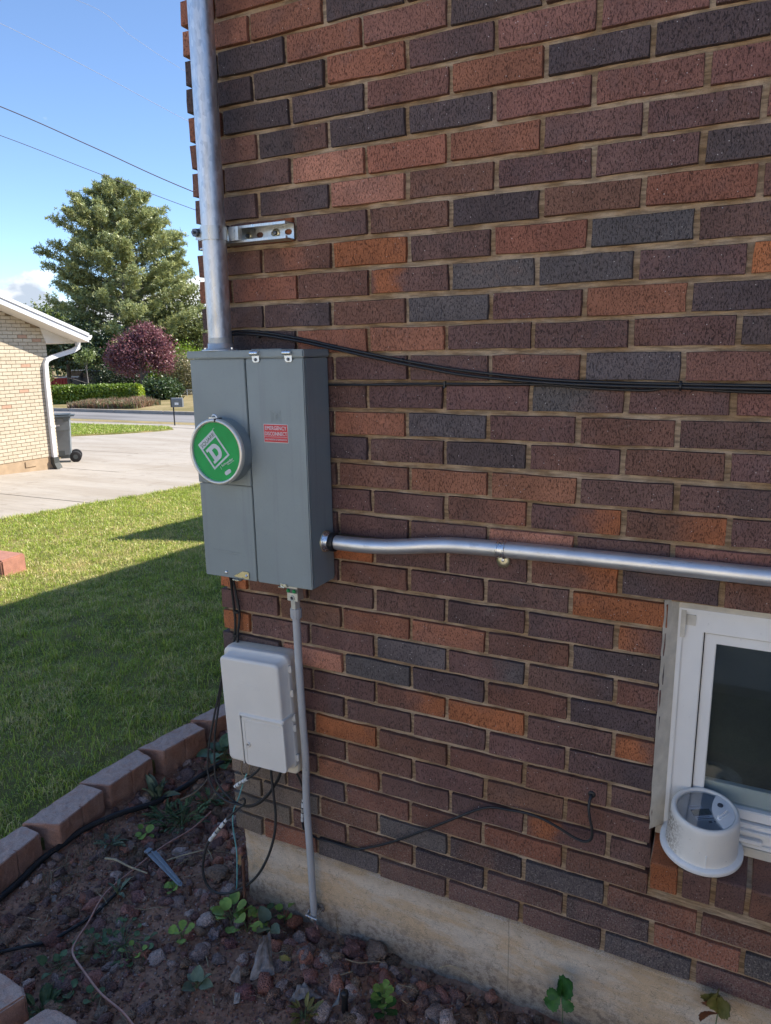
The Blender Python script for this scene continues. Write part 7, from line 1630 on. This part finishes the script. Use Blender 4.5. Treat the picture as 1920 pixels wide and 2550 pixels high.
# plum
pb = gp_(357, 50.5); ps = 50.5 / FPX
def off(px, py): p_ = at_d(px, py, 50.5); return tuple(p_ - pb)
tree('plum_tree', 'purple-leaf plum tree with rounded crown at the end of the hedge', pb, 4.6, [(off(352, 880), (1.5, 1.4, 1.0)), (off(305, 880), (0.95, 1.0, 0.75)), (off(398, 882), (0.95, 1.0, 0.85)), (off(372, 838), (0.85, 0.9, 0.7)), (off(345, 835), (0.75, 0.8, 0.6)), (off(325, 852), (0.7, 0.8, 0.6)), (off(395, 852), (0.8, 0.8, 0.7)), (off(330, 915), (1.2, 0.9, 0.45)), (off(285, 898), (0.6, 0.7, 0.4)), (off(408, 908), (0.7, 0.7, 0.4)), (off(362, 818), (0.45, 0.5, 0.4))], 15000, 0.085, (0.15, 0.050, 0.062), (0.34, 0.145, 0.155), 0.14)
# hedge with rounded end
h0, h1 = at_g(-40, 1012), at_g(352, 1003); hv = (h1 - h0); hv[2] = 0; hl = np.linalg.norm(hv); hv = hv / hl; hn = V(-hv[1], hv[0], 0); HH = 39 * 50 / FPX
hd = thing('clipped_hedge', 'clipped green hedge with sunlit end coloured brighter across the street', 'hedge', tuple((h0 + h1) / 2))
n_ = 30000; u_ = rng.random(n_); side = rng.random(n_); C = np.zeros((n_, 3)); wH = 1.1
for i in range(n_):
    s_ = u_[i] * hl; k = side[i]
    if k < 0.5: a, z_ = -wH / 2, rng.random() * HH
    elif k < 0.8: a, z_ = rng.uniform(-wH / 2, wH / 2), HH
    else: s_, a, z_ = hl, rng.uniform(-wH / 2, wH / 2), rng.random() * HH
    rnd_ = max(0, z_ - HH * 0.8) * 0.5; a = math.copysign(max(abs(a) - rnd_, 0), a)
    C[i] = h0 + hv * (s_ - (rnd_ if k >= 0.8 else 0)) + hn * a + V(0, 0, z_ + 0.06 * vnoise(s_ * 1.5, z_ * 2, a))
C += rng.normal(0, 0.05, C.shape); C[:, 2] += gz(h0[0], h0[1]) - h0[2] + 0
kc = (np.array((0.10, 0.17, 0.018)) + (np.array((0.24, 0.33, 0.03)) - np.array((0.10, 0.17, 0.018))) * rng.random((n_, 1))); kc[(u_ * 0 + (side >= 0.8)).astype(bool)] *= np.array((1.7, 1.5, 0.8))  # end leaves tinted brighter: the sun on them is put into the colour
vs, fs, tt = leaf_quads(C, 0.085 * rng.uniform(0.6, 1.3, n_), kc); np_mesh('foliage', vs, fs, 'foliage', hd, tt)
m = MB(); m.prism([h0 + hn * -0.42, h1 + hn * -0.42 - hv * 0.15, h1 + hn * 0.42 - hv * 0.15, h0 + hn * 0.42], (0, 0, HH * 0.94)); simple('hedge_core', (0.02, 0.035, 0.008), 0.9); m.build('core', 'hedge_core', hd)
# meadow-like planting before the hedge (uncountable)
n_ = 9000; g0, g1 = at_g(165, 1021), at_g(340, 1020); uu = rng.random(n_); q = g0 + (g1 - g0) * uu[:, None] + (V(-0.5, 1.6, 0) / 1.7) * rng.uniform(0.0, 3.0, (n_, 1)); q[:, 2] = [gz(x_, y_) + 0.04 for x_, y_, _ in q]
dn = np.array([vnoise(x_ * 0.6, y_ * 0.6) for x_, y_, _ in q]); hh2 = (0.45 + 0.25 * dn) * rng.uniform(0.6, 1.2, n_); cb = np.where((rng.random(n_) < 0.55 + 0.4 * dn)[:, None], np.array([[0.36, 0.21, 0.13]]), np.array([[0.19, 0.21, 0.09]])) * rng.uniform(0.7, 1.25, (n_, 1))
tag(blades('meadow_planting', q, np.clip(hh2, 0.15, 0.9), np.full(n_, 0.06), cb, 0.5), 'pinkish dry meadow planting in front of the clipped hedge', 'flowers', None, 'stuff')
# shrubs and yard to the right of the plum
def shrub(label, px, py, D, r_, c1, c2, n_=5000, ls=0.09):
    b_ = gp_(px, D); tree('shrub', label, b_, r_[2] * 1.6, [((0, 0, r_[2] * 0.9), r_), ((r_[0] * 0.6, 0.2, r_[2] * 0.7), tuple(0.65 * k for k in r_)), ((-r_[0] * 0.6, 0, r_[2] * 0.65), tuple(0.65 * k for k in r_))], n_, ls, c1, c2, 0.06, 'shrub')
shrub('dark green shrub right of the plum trunk', 392, 975, 49.5, (0.95, 0.8, 0.62), (0.03, 0.06, 0.018), (0.07, 0.115, 0.03))
shrub('second dark shrub nearer the mailbox', 418, 980, 50.5, (0.85, 0.8, 0.62), (0.03, 0.06, 0.018), (0.08, 0.125, 0.03))
shrub('tan and green flowering bush left of the grey panel', 455, 935, 56.0, (1.7, 1.4, 1.55), (0.15, 0.17, 0.06), (0.30, 0.24, 0.13), 8000)
shrub('lime green bush behind the tan flowering bush', 476, 905, 62.0, (1.5, 1.4, 1.9), (0.17, 0.28, 0.02), (0.26, 0.38, 0.03), 6000)
shrub('small yellow-green bush by the pink brick wall', 383, 945, 58.0, (0.62, 0.6, 1.25), (0.15, 0.24, 0.02), (0.24, 0.33, 0.04), 3000)
shrub('dark bush behind the hedge beneath the plum', 300, 935, 56.0, (1.9, 1.2, 1.3), (0.018, 0.035, 0.012), (0.045, 0.075, 0.025), 6000)
tree('young_tree', 'thin young tree standing behind the middle of hedge', gp_(224, 54), 3.2, [(off(224, 936), (0.95, 0.8, 0.38)), ((0.3, 0, 2.95), (0.55, 0.5, 0.35)), ((-0.4, 0, 2.8), (0.5, 0.5, 0.3))], 2200, 0.085, (0.13, 0.19, 0.05), (0.24, 0.30, 0.10), 0.06, 'tree', 'bark_grey')
# chain-link fence
fn = thing('chain_link_fence', 'pale chain-link fence behind the shrubs at right', 'fence', tuple(gp_(450, 54)))
fa_, fb_ = gp_(415, 54), gp_(500, 54); fdir = fb_ - fa_; ftop = at_d(450, 971, 54)[2] - fa_[2]
for s_ in (0.02, 0.40, 0.62, 0.98):
    m = MB(); p_ = fa_ + fdir * s_; m.cyl(p_ - V(0, 0, 0.1), p_ + V(0, 0, ftop + 0.05), 0.035, 8); m.build('post', 'fence_steel', fn)
m = MB(); m.cyl(fa_ + V(0, 0, ftop), fb_ + V(0, 0, ftop), 0.028, 8); m.build('top_rail', 'fence_steel', fn)
m = MB(); fl_ = np.linalg.norm(fdir); fu = fdir / fl_; k = 0.0
while k < fl_ + ftop:
    for sg in (1, -1):
        a_ = k if sg > 0 else fl_ - k; pts = []
        for (s_, z_) in ((a_, 0.0), (a_ - sg * ftop, ftop)): pts.append((min(max(s_, 0), fl_), z_))
        if abs(pts[0][0] - pts[1][0]) > 0.3: m.tube([fa_ + fu * pts[0][0] + V(0, 0, pts[0][1] + 0.05), fa_ + fu * pts[1][0] + V(0, 0, pts[1][1])], 0.006, 3, False)
    k += 0.14
me_ = m.build('mesh', 'fence_steel', fn)
# far house, vehicles, red container
hb = gp_(398, 75); hw = V(*(RIGHT[:2]), 0); hw /= np.linalg.norm(hw); hdp = V(-hw[1], hw[0], 0)
fh = thing('far_house', 'pinkish brick house half hidden behind the shrubs across street', 'house', tuple(hb))
pz = lambda py_: at_d(398, py_, 75)[2]
m = MB(); a_ = hb - hw * 1.5; m.prism([V(a_[0], a_[1], hb[2]), V(*(a_ + hw * 7)[:2], hb[2]), V(*(a_ + hw * 7 + hdp * 6)[:2], hb[2]), V(*(a_ + hdp * 6)[:2], hb[2])], (0, 0, pz(925) - hb[2])); m.build('wall', 'pink_brick', fh)
m = MB(); c_ = a_ - hw * 0.5 - hdp * 0.5; zr = pz(925); m.prism([V(c_[0], c_[1], zr), V(*(c_ + hdp * 7)[:2], zr), V(*(c_ + hdp * 3.5)[:2], zr + 1.5)], hw * 8); m.build('roof', 'shingle', fh)
m = MB(); w0 = a_ + hw * 0.9 - hdp * 0.02; m.prism([V(*w0[:2], pz(950)), V(*(w0 + hw * 0.9)[:2], pz(950)), V(*(w0 + hw * 0.9)[:2], pz(932)), V(*w0[:2], pz(932))], -hdp * 0.03); wn_ = m.build('window', 'white_trim', fh)
m = MB(); w1 = w0 + hw * 0.08 - hdp * 0.035; m.prism([V(*w1[:2], pz(949)), V(*(w1 + hw * 0.74)[:2], pz(949)), V(*(w1 + hw * 0.74)[:2], pz(933)), V(*w1[:2], pz(933))], -hdp * 0.01); m.build('pane', 'car_glass', wn_)
def vehicle(name, label, px, D, ylen, length, height, mat, cat, kind='car', ybase=965):
    b_ = gp_(px, D); t_ = thing(name, label, cat, tuple(b_)); wd_ = 1.8
    if kind == 'car': prof = [(0, 0.30), (0.0, 0.62), (0.20, 0.68), (0.30, 0.98), (0.62, 1.0), (0.76, 0.70), (0.98, 0.62), (1.0, 0.30)]
    else: prof = [(0, 0.25), (0, 0.95), (0.04, 1.0), (0.62, 1.0), (0.66, 0.62), (0.96, 0.58), (1.0, 0.50), (1.0, 0.25)]
    m = MB(); m.prism([b_ + hw * (u_ - 0.5) * length + V(0, 0, v_ * height) for u_, v_ in prof], hdp * wd_); bd = m.build('body', mat, t_, None, 0.05)
    gl_ = [(0.26, 0.70), (0.33, 0.94), (0.60, 0.95), (0.71, 0.70)] if kind == 'car' else [(0.68, 0.62), (0.67, 0.90), (0.70, 0.90), (0.82, 0.62)]
    m = MB(); m.prism([b_ + hw * (u_ - 0.5) * length + V(0, 0, v_ * height) - hdp * 0.012 for u_, v_ in gl_], -hdp * 0.01); m.build('window', 'car_glass', bd)
    for u_ in (0.2, 0.8):
        m = MB(); c_ = b_ + hw * (u_ - 0.5) * length + V(0, 0, 0.32) - hdp * 0.05; m.lathe([(0.18, 0), (0.30, 0.0), (0.33, 0.03), (0.33, 0.22)], 20, c_, hdp); wh = m.build('wheel', 'tyre', t_)
        m = MB(); m.lathe([(0.0, -0.01), (0.17, -0.01), (0.18, 0.02)], 16, c_, hdp); m.build('rim', 'car_silver', wh)
    return t_
vehicle('parked_car', 'dark car parked behind the hedge, roof showing', 240, 60, 0, 4.4, 1.75, 'car_dark', 'car')
vehicle('parked_car', 'silver-grey car behind the hedge beside the dark car', 206, 63, 0, 4.2, 1.80, 'car_silver', 'car')
vehicle('white_truck', 'white truck beyond the plum trunk', 372, 60, 0, 2.6, 1.95, 'truck_white', 'truck', 'truck')
rb0 = gp_(158, 60); rt = thing('red_container', 'red open-top container behind the left end of hedge', 'container', tuple(rb0))
zt_ = at_d(158, 942, 60)[2]; m = MB(); wv_ = 26 * 60 / FPX
o_ = [rb0 - hw * wv_, rb0 + hw * wv_ * 0.95]; m.prism([V(*o_[0][:2], rb0[2] + 0.15), V(*o_[1][:2], rb0[2] + 0.15), V(*o_[1][:2], zt_), V(*o_[0][:2], zt_)], hdp * 2.2); cb_ = m.build('box', 'dumpster_red', rt)
for k in range(6):
    m = MB(); p_ = o_[0] + (o_[1] - o_[0]) * (k + 0.3) / 6.2; m.prism([V(*p_[:2], rb0[2] + 0.2), V(*(p_ + hw * 0.07)[:2], rb0[2] + 0.2), V(*(p_ + hw * 0.07)[:2], zt_ - 0.08), V(*p_[:2], zt_ - 0.08)], -hdp * 0.06); m.build('rib', 'dumpster_red', cb_)
m = MB(); m.prism([V(*o_[0][:2], zt_ - 0.08), V(*o_[1][:2], zt_ - 0.08), V(*o_[1][:2], zt_ + 0.02), V(*o_[0][:2], zt_ + 0.02)], -hdp * 0.09); m.build('rim', 'dumpster_red', rt)
# utility wires overhead -------------------------------------------------
def wire(label, pts, r, mat):
    m = MB(); m.tube(spline(pts, 8), r, 5); tag(m.build('overhead_wire', mat), label, 'wire', 'overhead wires crossing the sky')
wire('upper dark overhead wire crossing the sky above the pine', [at_d(-420, 105, 26), at_d(0, 265, 28), at_d(240, 370, 29.5), at_d(480, 477, 31), at_d(900, 640, 34)], 0.022, 'wire_dark')
wire('lower dark overhead wire passing the pine top', [at_d(-420, 190, 32), at_d(0, 337, 34), at_d(240, 430, 35.5), at_d(487, 523, 37), at_d(900, 670, 40)], 0.016, 'wire_dark')
wire('faint high overhead wire nearest the top of sky', [at_d(-300, -130, 55), at_d(190, 0, 60), at_d(330, 92, 62), at_d(452, 172, 64), at_d(800, 380, 68)], 0.014, 'wire_pale')
wire('faint middle overhead wire between the high and dark wires', [at_d(-300, -70, 50), at_d(0, 58, 54), at_d(240, 180, 57), at_d(475, 305, 60), at_d(800, 470, 64)], 0.018, 'wire_pale')

# far tree belt along the horizon (reads as one mass)
TB, TK = [], []
for k in range(70):
    x_ = -95 + k * 2.6 + rng.uniform(-1, 1); y_ = 88 + rng.uniform(-6, 8) - 0.12 * abs(x_ + 10); h_ = rng.uniform(5, 9.5); n_ = 420
    d_ = rng.normal(0, 1, (n_, 3)); d_ /= np.linalg.norm(d_, axis=1)[:, None]; c_ = V(x_, y_, gz(x_, y_) + h_ * 0.5)
    TB.append(c_ + d_ * rng.uniform(0.5, 1.0, (n_, 1)) * np.array((2.4, 2.4, h_ * 0.5))); TK.append(np.tile(np.array((0.10, 0.14, 0.05)) * rng.uniform(0.7, 1.5), (n_, 1)) * rng.uniform(0.7, 1.3, (n_, 1)))
C = np.concatenate(TB); vs, fs, tt = leaf_quads(C, 0.45 * rng.uniform(0.6, 1.3, len(C)), np.concatenate(TK))
tag(np_mesh('distant_wood', vs, fs, 'foliage', None, tt), 'far-off belt of green trees along the horizon', 'trees', None, 'stuff')
